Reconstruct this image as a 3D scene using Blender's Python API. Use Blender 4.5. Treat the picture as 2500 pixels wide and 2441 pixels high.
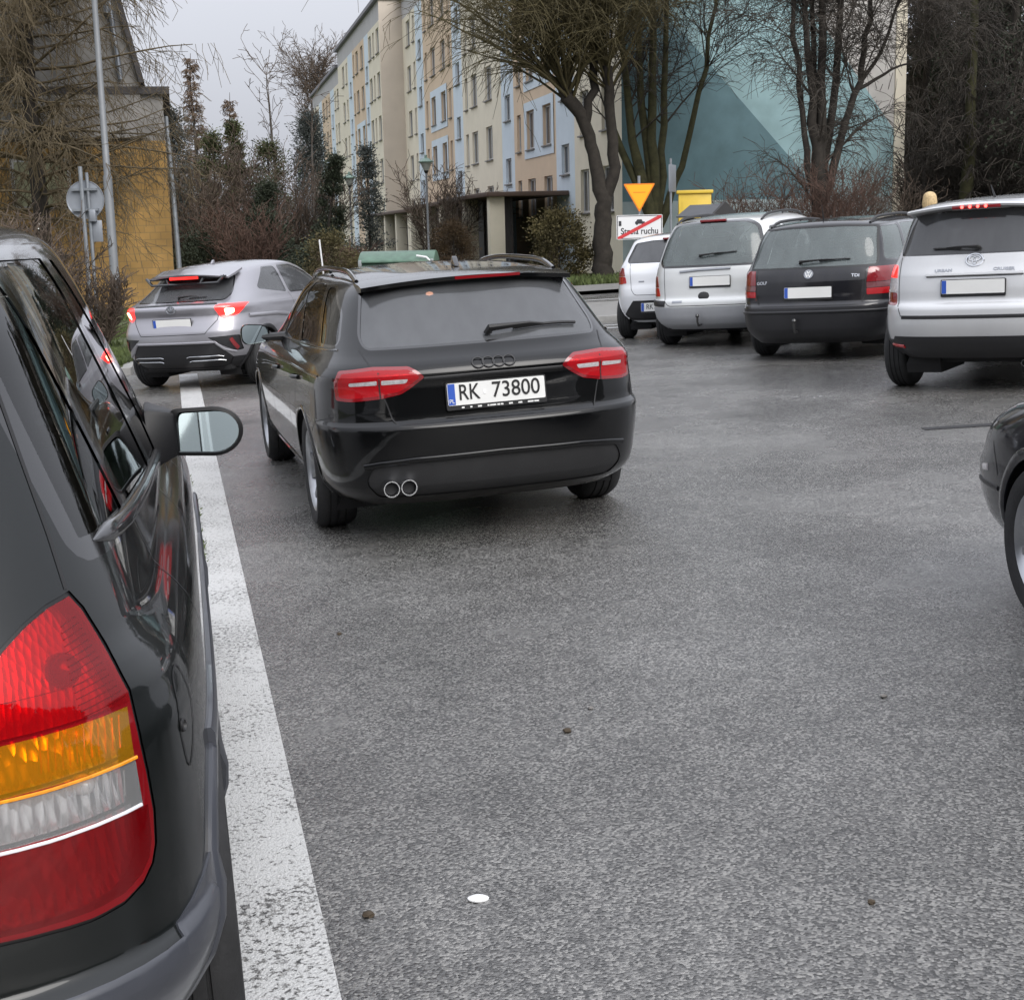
import bpy, bmesh, math, random
from math import sin, cos, pi, radians, sqrt, atan2
from mathutils import Vector, Matrix, Euler, noise
from mathutils.bvhtree import BVHTree
from mathutils.interpolate import poly_3d_calc

scene = bpy.context.scene
for _o in list(bpy.data.objects):
    bpy.data.objects.remove(_o)
COL = scene.collection
V = Vector

# ------------------------------------------------------------------ camera
TILT = 0.039                                   # the car park rises gently to the right
T = Matrix.Rotation(-TILT, 4, 'Y')
cam_d = bpy.data.cameras.new('camera')
cam = bpy.data.objects.new('camera', cam_d)
COL.objects.link(cam)
scene.camera = cam
cam_d.sensor_fit = 'HORIZONTAL'
cam_d.sensor_width = 36.0
cam_d.lens = 3500.0 / 2500.0 * 36.0
cam_d.clip_start = 0.05
cam_d.clip_end = 3000
PITCH, ROLL = 0.1855, 0.064                    # roll against the tilted ground
cam.matrix_world = T @ Matrix.Translation((0, 0, 1.6)) @ Matrix.Rotation(pi / 2 - PITCH, 4, 'X') @ Matrix.Rotation(-ROLL, 4, 'Z')

# ------------------------------------------------------------------ world, sun, exposure
SUN_EL, SUN_AZ = radians(40), radians(150)
world = bpy.data.worlds.new('World')
scene.world = world
world.use_nodes = True
_n = world.node_tree.nodes
_l = world.node_tree.links
for _x in list(_n):
    _n.remove(_x)
_out = _n.new('ShaderNodeOutputWorld')
_bg = _n.new('ShaderNodeBackground')
_sky = _n.new('ShaderNodeTexSky')
_sky.sky_type = 'NISHITA'
_sky.sun_disc = False
_sky.sun_elevation = SUN_EL
_sky.sun_rotation = SUN_AZ
_sky.air_density = 1.0
_sky.dust_density = 6.0
_sky.ozone_density = 1.0
_hs = _n.new('ShaderNodeHueSaturation')
_hs.inputs['Saturation'].default_value = 0.25
_mx = _n.new('ShaderNodeMix')                  # an even grey cloud deck over the clear-sky gradient
_mx.data_type = 'RGBA'
_mx.inputs[0].default_value = 0.8
_mx.inputs[7].default_value = (4.7, 4.87, 5.4, 1)
_l.new(_sky.outputs[0], _hs.inputs['Color'])
_l.new(_hs.outputs[0], _mx.inputs[6])
# overcast sky: the zenith is about three times as bright as the horizon
_tcw = _n.new('ShaderNodeTexCoord'); _sep = _n.new('ShaderNodeSeparateXYZ'); _l.new(_tcw.outputs['Generated'], _sep.inputs[0])
_mrw = _n.new('ShaderNodeMapRange'); _mrw.inputs['From Min'].default_value = 0.0; _mrw.inputs['From Max'].default_value = 1.0
_mrw.inputs['To Min'].default_value = 0.92; _mrw.inputs['To Max'].default_value = 3.0
_l.new(_sep.outputs['Z'], _mrw.inputs['Value'])
_scw = _n.new('ShaderNodeVectorMath'); _scw.operation = 'SCALE'
_l.new(_mx.outputs[2], _scw.inputs[0]); _l.new(_mrw.outputs[0], _scw.inputs['Scale'])
_l.new(_scw.outputs[0], _bg.inputs[0])
_bg.inputs[1].default_value = 0.1
_l.new(_bg.outputs[0], _out.inputs[0])
sun_d = bpy.data.lights.new('sun', 'SUN')
sun_d.energy = 1.3
sun_d.angle = radians(40)
sun_d.color = (1.0, 0.97, 0.93)
sun = bpy.data.objects.new('sun', sun_d)
COL.objects.link(sun)
# lamp points along -Z; aim it down from the same azimuth as the sky's sun
_dir = V((sin(SUN_AZ) * cos(SUN_EL), cos(SUN_AZ) * cos(SUN_EL), sin(SUN_EL)))
sun.rotation_euler = _dir.to_track_quat('Z', 'Y').to_euler()
scene.view_settings.view_transform = 'Standard'
scene.view_settings.look = 'None'
scene.view_settings.exposure = 0.45
scene.view_settings.gamma = 1.0
scene.view_settings.use_curve_mapping = False
scene.render.engine = 'CYCLES'
scene.cycles.max_bounces = 8
scene.cycles.transparent_max_bounces = 24
scene.cycles.use_denoising = True

# ------------------------------------------------------------------ helpers
def link(name, me, parent=None, mat=None):
    o = bpy.data.objects.new(name, me)
    COL.objects.link(o)
    if parent is not None:
        o.parent = parent
    if mat is not None:
        if isinstance(mat, (list, tuple)):
            for m in mat:
                me.materials.append(m)
        elif not me.materials:
            me.materials.append(mat)
    return o

def tag(o, label=None, cat=None, group=None, kind=None):
    if label: o['label'] = label
    if cat: o['category'] = cat
    if group: o['group'] = group
    if kind: o['kind'] = kind
    return o

def thing(name, label, cat, loc=(0, 0, 0), rz=0, group=None):
    o = bpy.data.objects.new(name, None)
    COL.objects.link(o)
    o.location = loc
    o.rotation_euler = (0, 0, rz)
    o.empty_display_size = .2
    return tag(o, label, cat, group)

def smooth(me, ang=None):
    me.polygons.foreach_set('use_smooth', [True] * len(me.polygons))
    if ang is not None:
        me.set_sharp_from_angle(angle=radians(ang))
    me.update()

class B:
    """collects simple shapes, builds ONE mesh"""
    def __init__(s):
        s.v = []; s.f = []
    def add(s, vs, fs):
        k = len(s.v)
        s.v += [tuple(p) for p in vs]
        s.f += [tuple(i + k for i in f) for f in fs]
        return s
    def box(s, a, b, M=None):
        x0, y0, z0 = a; x1, y1, z1 = b
        vs = [(x0, y0, z0), (x1, y0, z0), (x1, y1, z0), (x0, y1, z0), (x0, y0, z1), (x1, y0, z1), (x1, y1, z1), (x0, y1, z1)]
        if M is not None: vs = [M @ V(p) for p in vs]
        return s.add(vs, [(3, 2, 1, 0), (4, 5, 6, 7), (0, 1, 5, 4), (1, 2, 6, 5), (2, 3, 7, 6), (3, 0, 4, 7)])
    def tube(s, pts, rad, n=8, cap=True, flat=1.0):
        pts = [V(p) for p in pts]
        if not isinstance(rad, (list, tuple)): rad = [rad] * len(pts)
        k0 = len(s.v)
        up = None
        for i, p in enumerate(pts):
            t = (pts[min(i + 1, len(pts) - 1)] - pts[max(i - 1, 0)])
            if t.length < 1e-9: t = V((0, 0, 1))
            t.normalize()
            if up is None:
                up = V((0, 0, 1)) if abs(t.z) < .9 else V((1, 0, 0))
            a = t.cross(up)
            if a.length < 1e-6: a = t.cross(V((1, .3, 0)))
            a.normalize(); b = a.cross(t); up = b
            for j in range(n):
                w = 2 * pi * j / n
                s.v.append(tuple(p + (a * cos(w) + b * sin(w) * flat) * rad[i]))
        for i in range(len(pts) - 1):
            for j in range(n):
                q = k0 + i * n
                s.f.append((q + j, q + (j + 1) % n, q + n + (j + 1) % n, q + n + j))
        if cap:
            s.f.append(tuple(k0 + j for j in range(n))[::-1])
            q = k0 + (len(pts) - 1) * n
            s.f.append(tuple(q + j for j in range(n)))
        return s
    def lathe(s, prof, n=32, M=None, closed=False):
        """prof: (r, h) revolved about local Z"""
        k0 = len(s.v); m = len(prof)
        for j in range(n):
            w = 2 * pi * j / n
            for r, h in prof:
                p = V((r * cos(w), r * sin(w), h))
                s.v.append(tuple(M @ p if M is not None else p))
        for j in range(n):
            for i in range(m if closed else m - 1):
                a = k0 + j * m + i; b = k0 + j * m + (i + 1) % m
                c = k0 + ((j + 1) % n) * m + (i + 1) % m; d = k0 + ((j + 1) % n) * m + i
                s.f.append((a, d, c, b))
        return s
    def prism(s, out, d0, d1, M=None):
        """out: 2D outline (x, z) extruded along y from d0 to d1"""
        n = len(out)
        vs = [V((x, d0, z)) for x, z in out] + [V((x, d1, z)) for x, z in out]
        if M is not None: vs = [M @ p for p in vs]
        return s.add(vs, [tuple(range(n)), tuple(range(2 * n - 1, n - 1, -1))] + [(i, i + n, (i + 1) % n + n, (i + 1) % n) for i in range(n)])
    def mesh(s, name):
        me = bpy.data.meshes.new(name)
        me.from_pydata(s.v, [], s.f)
        me.update()
        return me
    def build(s, name, mat, parent=None, sm=False, ang=35, bev=0, seg=2, fix=True):
        me = s.mesh(name)
        if bev or fix:
            bm = bmesh.new(); bm.from_mesh(me)
            if fix: bmesh.ops.recalc_face_normals(bm, faces=bm.faces)
            if bev:
                es = [e for e in bm.edges if len(e.link_faces) == 2 and e.calc_face_angle(0) > radians(30)]
                bmesh.ops.bevel(bm, geom=es, offset=bev, segments=seg, profile=.5, affect='EDGES', clamp_overlap=True)
            bm.to_mesh(me); bm.free()
        if sm or bev: smooth(me, ang)
        return link(name, me, parent, mat)

def pchip(xs, ys):
    n = len(xs)
    h = [xs[i + 1] - xs[i] for i in range(n - 1)]
    d = [(ys[i + 1] - ys[i]) / h[i] for i in range(n - 1)]
    m = [0.0] * n
    m[0] = d[0]; m[-1] = d[-1]
    for i in range(1, n - 1):
        if d[i - 1] * d[i] > 0:
            w1 = 2 * h[i] + h[i - 1]; w2 = h[i] + 2 * h[i - 1]
            m[i] = (w1 + w2) / (w1 / d[i - 1] + w2 / d[i])
    def f(x):
        if x <= xs[0]: return ys[0] 
        if x >= xs[-1]: return ys[-1]
        i = 0
        while x > xs[i + 1]: i += 1
        t = (x - xs[i]) / h[i]
        return ((1 + 2 * t) * (1 - t) ** 2 * ys[i] + t * (1 - t) ** 2 * h[i] * m[i] + t * t * (3 - 2 * t) * ys[i + 1] + t * t * (t - 1) * h[i] * m[i + 1])
    return f

def round_poly(pts, r, n=5):
    """round the corners of a 2D outline; r number or list"""
    out = []
    N = len(pts)
    for i in range(N):
        p = V(pts[i]); a = V(pts[i - 1]) - p; b = V(pts[(i + 1) % N]) - p
        ri = r[i] if isinstance(r, (list, tuple)) else r
        if ri <= 0:
            out.append(tuple(p)); continue
        la, lb = a.length, b.length
        k = min(ri, la * .49, lb * .49)
        p0 = p + a / la * k; p1 = p + b / lb * k
        for j in range(n + 1):
            t = j / n
            out.append(tuple(p0 * (1 - t) ** 2 + p * 2 * t * (1 - t) + p1 * t * t))
    return out
# ------------------------------------------------------------------ materials
MATS = {}
def nt(name):
    m = bpy.data.materials.new(name)
    m.use_nodes = True
    t = m.node_tree
    b = t.nodes['Principled BSDF']
    MATS[name] = m
    return m, t, b

def mat(name, col, rough=.6, metal=0, coat=0, spec=.5, var=0, vscale=3.0, bump=0, bscale=40, rvar=0, emit=None, es=0, coord='Object', detail=6):
    m, t, b = nt(name)
    N, L = t.nodes, t.links
    b.inputs['Base Color'].default_value = (*col, 1)
    b.inputs['Roughness'].default_value = rough
    b.inputs['Metallic'].default_value = metal
    b.inputs['Coat Weight'].default_value = coat
    b.inputs['Coat Roughness'].default_value = .03
    b.inputs['Specular IOR Level'].default_value = spec
    if emit:
        b.inputs['Emission Color'].default_value = (*emit, 1)
        b.inputs['Emission Strength'].default_value = es
    if var or bump or rvar:
        tc = N.new('ShaderNodeTexCoord')
    if var or rvar:
        nz = N.new('ShaderNodeTexNoise'); nz.inputs['Scale'].default_value = vscale; nz.inputs['Detail'].default_value = detail
        nz.inputs['Roughness'].default_value = .65
        L.new(tc.outputs[coord], nz.inputs['Vector'])
    if var:
        mr = N.new('ShaderNodeMapRange')
        mr.inputs['From Min'].default_value = .3; mr.inputs['From Max'].default_value = .7
        mr.inputs['To Min'].default_value = 1 - var; mr.inputs['To Max'].default_value = 1 + var
        L.new(nz.outputs['Fac'], mr.inputs['Value'])
        mu = N.new('ShaderNodeVectorMath'); mu.operation = 'SCALE'
        mu.inputs[0].default_value = col
        L.new(mr.outputs[0], mu.inputs['Scale'])
        L.new(mu.outputs[0], b.inputs['Base Color'])
    if rvar:
        mr2 = N.new('ShaderNodeMapRange')
        mr2.inputs['From Min'].default_value = .3; mr2.inputs['From Max'].default_value = .7
        mr2.inputs['To Min'].default_value = max(0, rough - rvar); mr2.inputs['To Max'].default_value = rough + rvar
        L.new(nz.outputs['Fac'], mr2.inputs['Value'])
        L.new(mr2.outputs[0], b.inputs['Roughness'])
    if bump:
        nb = N.new('ShaderNodeTexNoise'); nb.inputs['Scale'].default_value = bscale; nb.inputs['Detail'].default_value = 4
        L.new(tc.outputs[coord], nb.inputs['Vector'])
        bp = N.new('ShaderNodeBump'); bp.inputs['Strength'].default_value = bump; bp.inputs['Distance'].default_value = .01
        L.new(nb.outputs['Fac'], bp.inputs['Height'])
        L.new(bp.outputs[0], b.inputs['Normal'])
    return m

def paint(name, col, metal=0.0, rough=.35, wet=.5, dirt=.0, cior=1.5):
    """clear-coated car paint, with fine rain beads and a little road film"""
    m, t, b = nt(name)
    N, L = t.nodes, t.links
    b.inputs['Base Color'].default_value = (*col, 1)
    b.inputs['Metallic'].default_value = metal
    b.inputs['Roughness'].default_value = rough
    b.inputs['Specular IOR Level'].default_value = .12 if max(col) < .05 else .5
    b.inputs['Coat Weight'].default_value = 1.0
    b.inputs['Coat Roughness'].default_value = .04
    b.inputs['Coat IOR'].default_value = cior
    tc = N.new('ShaderNodeTexCoord')
    vo = N.new('ShaderNodeTexVoronoi'); vo.inputs['Scale'].default_value = 130
    L.new(tc.outputs['Object'], vo.inputs['Vector'])
    mr = N.new('ShaderNodeMapRange'); mr.inputs['From Min'].default_value = 0; mr.inputs['From Max'].default_value = .35
    mr.inputs['To Min'].default_value = 1; mr.inputs['To Max'].default_value = 0
    L.new(vo.outputs['Distance'], mr.inputs['Value'])
    n2 = N.new('ShaderNodeTexNoise'); n2.inputs['Scale'].default_value = 9; n2.inputs['Detail'].default_value = 5
    L.new(tc.outputs['Object'], n2.inputs['Vector'])
    r2 = N.new('ShaderNodeMapRange'); r2.inputs['From Min'].default_value = .45; r2.inputs['From Max'].default_value = .65
    L.new(n2.outputs['Fac'], r2.inputs['Value'])
    mm = N.new('ShaderNodeMath'); mm.operation = 'MULTIPLY'
    L.new(mr.outputs[0], mm.inputs[0]); L.new(r2.outputs[0], mm.inputs[1])
    bp = N.new('ShaderNodeBump'); bp.inputs['Strength'].default_value = .07 * wet; bp.inputs['Distance'].default_value = .002
    L.new(mm.outputs[0], bp.inputs['Height'])
    L.new(bp.outputs[0], b.inputs['Coat Normal'])
    if dirt:
        n3 = N.new('ShaderNodeTexNoise'); n3.inputs['Scale'].default_value = 3.5; n3.inputs['Detail'].default_value = 8
        mp = N.new('ShaderNodeMapping'); mp.inputs['Scale'].default_value = (1, 1, .35)
        L.new(tc.outputs['Object'], mp.inputs['Vector']); L.new(mp.outputs[0], n3.inputs['Vector'])
        r3 = N.new('ShaderNodeMapRange'); r3.inputs['From Min'].default_value = .35; r3.inputs['From Max'].default_value = .75
        r3.inputs['To Min'].default_value = .03; r3.inputs['To Max'].default_value = .03 + .3 * dirt
        L.new(n3.outputs['Fac'], r3.inputs['Value'])
        L.new(r3.outputs[0], b.inputs['Coat Roughness'])
        mc = N.new('ShaderNodeMix'); mc.data_type = 'RGBA'
        mc.inputs[6].default_value = (*col, 1); mc.inputs[7].default_value = (.11, .1, .09, 1)
        r4 = N.new('ShaderNodeMapRange'); r4.inputs['From Min'].default_value = .4; r4.inputs['From Max'].default_value = .8
        r4.inputs['To Max'].default_value = .5 * dirt
        L.new(n3.outputs['Fac'], r4.inputs['Value']); L.new(r4.outputs[0], mc.inputs[0])
        L.new(mc.outputs[2], b.inputs['Base Color'])
    return m

def glass(name, tint, refl=1.0, rough=.0, wet=0, film=0, fcol=(.55, .57, .6)):
    """car glass: tinted see-through plus Fresnel reflection"""
    m, t, b = nt(name)
    N, L = t.nodes, t.links
    N.remove(b)
    out = N['Material Output']
    tr = N.new('ShaderNodeBsdfTransparent'); tr.inputs[0].default_value = (*tint, 1)
    gl = N.new('ShaderNodeBsdfGlossy'); gl.inputs['Roughness'].default_value = rough; gl.inputs[0].default_value = (refl, refl, refl, 1)
    fr = N.new('ShaderNodeFresnel'); fr.inputs['IOR'].default_value = 1.6
    mx = N.new('ShaderNodeMixShader')
    L.new(fr.outputs[0], mx.inputs[0]); L.new(tr.outputs[0], mx.inputs[1]); L.new(gl.outputs[0], mx.inputs[2])
    if wet:
        tc = N.new('ShaderNodeTexCoord')
        vo = N.new('ShaderNodeTexVoronoi'); vo.inputs['Scale'].default_value = 150
        L.new(tc.outputs['Object'], vo.inputs['Vector'])
        mr = N.new('ShaderNodeMapRange'); mr.inputs['From Max'].default_value = .3; mr.inputs['To Min'].default_value = 1; mr.inputs['To Max'].default_value = 0
        L.new(vo.outputs['Distance'], mr.inputs['Value'])
        bp = N.new('ShaderNodeBump'); bp.inputs['Strength'].default_value = wet; bp.inputs['Distance'].default_value = .002
        L.new(mr.outputs[0], bp.inputs['Height']); L.new(bp.outputs[0], gl.inputs['Normal'])
    last = mx
    if film:                                   # rain film and mist on the pane
        df = N.new('ShaderNodeBsdfDiffuse'); df.inputs[0].default_value = (*fcol, 1)
        nz = N.new('ShaderNodeTexNoise'); nz.inputs['Scale'].default_value = 7; nz.inputs['Detail'].default_value = 8
        tc2 = N.new('ShaderNodeTexCoord'); mp = N.new('ShaderNodeMapping'); mp.inputs['Scale'].default_value = (1.6, 1, .5)
        L.new(tc2.outputs['Object'], mp.inputs['Vector']); L.new(mp.outputs[0], nz.inputs['Vector'])
        r5 = N.new('ShaderNodeMapRange'); r5.inputs['From Min'].default_value = .3; r5.inputs['From Max'].default_value = .7
        r5.inputs['To Min'].default_value = film * .9; r5.inputs['To Max'].default_value = film * 1.1
        L.new(nz.outputs['Fac'], r5.inputs['Value'])
        m2 = N.new('ShaderNodeMixShader')
        L.new(r5.outputs[0], m2.inputs[0]); L.new(mx.outputs[0], m2.inputs[1]); L.new(df.outputs[0], m2.inputs[2])
        last = m2
    L.new(last.outputs[0], out.inputs[0])
    return m

def lens_mat(name, tint, dif=.12):
    """moulded lamp lens: coloured, see-through, shiny"""
    m, t, b = nt(name)
    N, L = t.nodes, t.links
    N.remove(b)
    out = N['Material Output']
    tr = N.new('ShaderNodeBsdfTransparent'); tr.inputs[0].default_value = (*tint, 1)
    df = N.new('ShaderNodeBsdfDiffuse'); df.inputs[0].default_value = (*[min(1, c * .9) for c in tint], 1)
    gl = N.new('ShaderNodeBsdfGlossy'); gl.inputs['Roughness'].default_value = .03
    fr = N.new('ShaderNodeFresnel'); fr.inputs['IOR'].default_value = 1.5
    m1 = N.new('ShaderNodeMixShader'); m1.inputs[0].default_value = dif
    m2 = N.new('ShaderNodeMixShader')
    L.new(tr.outputs[0], m1.inputs[1]); L.new(df.outputs[0], m1.inputs[2])
    L.new(fr.outputs[0], m2.inputs[0]); L.new(m1.outputs[0], m2.inputs[1]); L.new(gl.outputs[0], m2.inputs[2])
    L.new(m2.outputs[0], out.inputs[0])
    return m

def reflector_mat(name, sx=60, sz=14, strength=.9, col=(.75, .75, .76), rough=.18, emit=None, es=0):
    """faceted bright bowl behind a lamp lens"""
    m, t, b = nt(name)
    N, L = t.nodes, t.links
    b.inputs['Base Color'].default_value = (*col, 1); b.inputs['Metallic'].default_value = .85; b.inputs['Roughness'].default_value = rough
    if emit:
        b.inputs['Emission Color'].default_value = (*emit, 1); b.inputs['Emission Strength'].default_value = es
    tc = N.new('ShaderNodeTexCoord'); mp = N.new('ShaderNodeMapping'); mp.inputs['Scale'].default_value = (sx, sx, sz)
    vo = N.new('ShaderNodeTexVoronoi'); vo.inputs['Randomness'].default_value = .35; vo.inputs['Scale'].default_value = 1
    L.new(tc.outputs['Object'], mp.inputs['Vector']); L.new(mp.outputs[0], vo.inputs['Vector'])
    bp = N.new('ShaderNodeBump'); bp.inputs['Strength'].default_value = strength; bp.inputs['Distance'].default_value = .012
    L.new(vo.outputs['Distance'], bp.inputs['Height']); L.new(bp.outputs[0], b.inputs['Normal'])
    return m

lens_mat('lens_red', (.80, .012, .022), .20)
lens_mat('lens_deep', (.50, .008, .014), .22)
lens_mat('lens_amber', (1.0, .45, .02), .22)
lens_mat('lens_clear', (.93, .93, .93), .16)
reflector_mat('reflector', 60, 14, .6)
reflector_mat('reflector_fine', 90, 12, .22, rough=.3)
mat('tyre', (.018, .018, .019), .75, var=.3, vscale=12, bump=.2, bscale=60)
mat('alloy', (.42, .43, .45), .32, .9, var=.12, vscale=8)
mat('steel_wheel', (.10, .10, .105), .5, .3)
mat('black_plastic', (.018, .018, .019), .5, var=.2, vscale=5, bump=.12, bscale=300)
mat('gloss_black', (.008, .008, .009), .12, coat=1)
mat('rubber', (.012, .012, .013), .6)
mat('dark_inside', (.012, .012, .013), .85)
mat('seat_cloth', (.035, .036, .04), .9, var=.2, vscale=9)
mat('chrome', (.62, .63, .65), .12, 1)
mat('dull_chrome', (.35, .36, .38), .28, 1, var=.1)
mat('lamp_red', (.42, .010, .014), .12, coat=1)
mat('lamp_red_dark', (.20, .006, .010), .12, coat=1)
mat('lamp_lit', (.6, .02, .02), .15, coat=1, emit=(1, .022, .016), es=1.5)
mat('lamp_hot', (.8, .3, .2), .2, emit=(1, .42, .25), es=5.5)
mat('lamp_clear', (.55, .52, .53), .1, coat=1, var=.25, vscale=60)
mat('lamp_amber', (.75, .28, .012), .15, coat=1, var=.3, vscale=45)
mat('lamp_led', (.5, .02, .02), .2, emit=(1, .06, .05), es=6)
mat('plate_white', (.72, .72, .70), .35, var=.04)
mat('plate_blue', (.03, .09, .42), .35)
mat('plate_black', (.012, .012, .013), .4)
mat('plate_cover', (.90, .90, .90), .6)
glass('glass_dark', (.10, .11, .11), wet=.05)
glass('glass_misted', (.10, .11, .11), wet=.1, film=.12)
glass('glass_tint', (.30, .33, .32), wet=.05)
glass('glass_clear', (.55, .62, .60), wet=.03)
glass('glass_mirror', (.02, .02, .02), 1)
mat('mirror_face', (.40, .47, .49), .03, 1)
# ------------------------------------------------------------------ ground, road, markings
def gz(x):
    a = min(abs(x), 9.0); e = max(0.0, min(abs(x) - 9.0, 12.0))
    h = a + e - e * e / 24.0
    return TILT * h * (1 if x >= 0 else -1)
def gp(x, y, z=0.0): return V((x, y, gz(x) + z))

def asphalt_nodes(t, b, scale=1.0):
    N, L = t.nodes, t.links
    tc = N.new('ShaderNodeTexCoord')
    v1 = N.new('ShaderNodeTexVoronoi'); v1.inputs['Scale'].default_value = 130 * scale
    v2 = N.new('ShaderNodeTexNoise'); v2.inputs['Scale'].default_value = 230 * scale; v2.inputs['Detail'].default_value = 3
    n1 = N.new('ShaderNodeTexNoise'); n1.inputs['Scale'].default_value = .55; n1.inputs['Detail'].default_value = 7; n1.inputs['Roughness'].default_value = .6
    n2 = N.new('ShaderNodeTexNoise'); n2.inputs['Scale'].default_value = 6; n2.inputs['Detail'].default_value = 6
    for q in (v1, v2, n1, n2): L.new(tc.outputs['Object'], q.inputs['Vector'])
    sp = N.new('ShaderNodeValToRGB')
    e = sp.color_ramp.elements
    e[0].position = .22; e[0].color = (.040, .039, .037, 1)
    e[1].position = .80; e[1].color = (.225, .219, .206, 1)
    e2 = sp.color_ramp.elements.new(.42); e2.color = (.092, .089, .085, 1)
    e3 = sp.color_ramp.elements.new(.62); e3.color = (.130, .127, .121, 1)
    L.new(v1.outputs['Color'], sp.inputs[0])
    mr = N.new('ShaderNodeMapRange'); mr.inputs['From Min'].default_value = .3; mr.inputs['From Max'].default_value = .7; mr.inputs['To Min'].default_value = .72; mr.inputs['To Max'].default_value = 1.25
    L.new(n1.outputs['Fac'], mr.inputs['Value'])
    sc = N.new('ShaderNodeVectorMath'); sc.operation = 'SCALE'
    L.new(sp.outputs[0], sc.inputs[0]); L.new(mr.outputs[0], sc.inputs['Scale'])
    m3 = N.new('ShaderNodeMapRange'); m3.inputs['From Min'].default_value = .3; m3.inputs['From Max'].default_value = .7; m3.inputs['To Min'].default_value = .85; m3.inputs['To Max'].default_value = 1.15
    L.new(n2.outputs['Fac'], m3.inputs['Value'])
    s2 = N.new('ShaderNodeVectorMath'); s2.operation = 'SCALE'
    L.new(sc.outputs[0], s2.inputs[0]); L.new(m3.outputs[0], s2.inputs['Scale'])
    # height: stones minus pits
    hs = N.new('ShaderNodeMath'); hs.operation = 'MULTIPLY_ADD'
    L.new(v1.outputs['Distance'], hs.inputs[0]); hs.inputs[1].default_value = -1.0; L.new(v2.outputs['Fac'], hs.inputs[2])
    bp = N.new('ShaderNodeBump'); bp.inputs['Strength'].default_value = .45; bp.inputs['Distance'].default_value = .007
    L.new(hs.outputs[0], bp.inputs['Height'])
    rr = N.new('ShaderNodeMapRange'); rr.inputs['From Min'].default_value = .35; rr.inputs['From Max'].default_value = .65; rr.inputs['To Min'].default_value = .15; rr.inputs['To Max'].default_value = .36
    L.new(n1.outputs['Fac'], rr.inputs['Value'])
    return s2.outputs[0], rr.outputs[0], bp.outputs[0], tc, hs.outputs[0]

_m, _t, _b = nt('asphalt')
_c, _r, _nrm, _tc, _h = asphalt_nodes(_t, _b)
_t.links.new(_c, _b.inputs['Base Color']); _t.links.new(_r, _b.inputs['Roughness']); _t.links.new(_nrm, _b.inputs['Normal'])
_b.inputs['Specular IOR Level'].default_value = 1.0

_m, _t, _b = nt('line_paint')                  # worn road paint: the stones show through
_c, _r, _nrm, _tc, _h = asphalt_nodes(_t, _b)
_N, _L = _t.nodes, _t.links
_n3 = _N.new('ShaderNodeTexNoise'); _n3.inputs['Scale'].default_value = 70; _n3.inputs['Detail'].default_value = 5; _n3.inputs['Roughness'].default_value = .7
_n4 = _N.new('ShaderNodeTexNoise'); _n4.inputs['Scale'].default_value = 2.2; _n4.inputs['Detail'].default_value = 6
_L.new(_tc.outputs['Object'], _n3.inputs['Vector']); _L.new(_tc.outputs['Object'], _n4.inputs['Vector'])
_ad = _N.new('ShaderNodeMath'); _ad.operation = 'MULTIPLY_ADD'; _ad.inputs[1].default_value = .30
_L.new(_n4.outputs['Fac'], _ad.inputs[0]); _L.new(_n3.outputs['Fac'], _ad.inputs[2])
_mr = _N.new('ShaderNodeMapRange'); _mr.inputs['From Min'].default_value = .535; _mr.inputs['From Max'].default_value = .625
_L.new(_ad.outputs[0], _mr.inputs['Value'])
_mx2 = _N.new('ShaderNodeMix'); _mx2.data_type = 'RGBA'
_mx2.inputs[7].default_value = (.50, .50, .49, 1)
_L.new(_mr.outputs[0], _mx2.inputs[0]); _L.new(_c, _mx2.inputs[6]); _L.new(_mx2.outputs[2], _b.inputs['Base Color'])
_b.inputs['Roughness'].default_value = .5
_L.new(_nrm, _b.inputs['Normal'])
mat('earth', (.055, .05, .035), .95, var=.35, vscale=2.5, bump=.5, bscale=25)
mat('grass_ground', (.06, .075, .025), .95, var=.4, vscale=3, bump=.8, bscale=60)
mat('paving', (.20, .195, .185), .55, var=.15, vscale=4, bump=.2, bscale=60, rvar=.1)
mat('kerb_stone', (.26, .255, .24), .65, var=.2, vscale=5, bump=.2, bscale=80)

def sheet(name, pts, m, z=0.0, grid=None, kind='structure'):
    """flat outline (x, y) laid on the sloping ground"""
    b = B()
    if len(pts) == 4 and abs(pts[1][0] - pts[0][0]) > 3:      # long strips follow the slope
        n = 24
        for i in range(n + 1):
            t = i / n
            b.v += [gp(pts[0][0] + (pts[1][0] - pts[0][0]) * t, pts[0][1], z), gp(pts[3][0] + (pts[2][0] - pts[3][0]) * t, pts[3][1], z)]
        b.f = [(2 * i, 2 * i + 2, 2 * i + 3, 2 * i + 1) for i in range(n)]
    else:
        b.add([gp(x, y, z) for x, y in pts], [tuple(range(len(pts)))])
    o = b.build(name, MATS[m], None, fix=False)
    return tag(o, kind=kind)

def grid_sheet(name, x0, x1, y0, y1, m, z, step=3.0, zf=None):
    b = B(); xs = []; x = x0
    while x < x1 - 1e-6: xs.append(x); x += step if abs(x) < 40 else step * 12
    xs.append(x1); ys = []; y = y0
    while y < y1 - 1e-6: ys.append(y); y += step if abs(y) < 80 else step * 12
    ys.append(y1)
    for y in ys:
        for x in xs: b.v.append((x, y, gz(x) + z + (zf(x, y) if zf else 0)))
    n = len(xs)
    for j in range(len(ys) - 1):
        for i in range(n - 1): b.f.append((j * n + i, j * n + i + 1, (j + 1) * n + i + 1, (j + 1) * n + i))
    o = b.build(name, MATS[m], None, sm=True, ang=None, fix=False)
    return tag(o, kind='structure')

grid_sheet('ground', -600, 600, -300, 1200, 'grass_ground', -.03)
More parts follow.
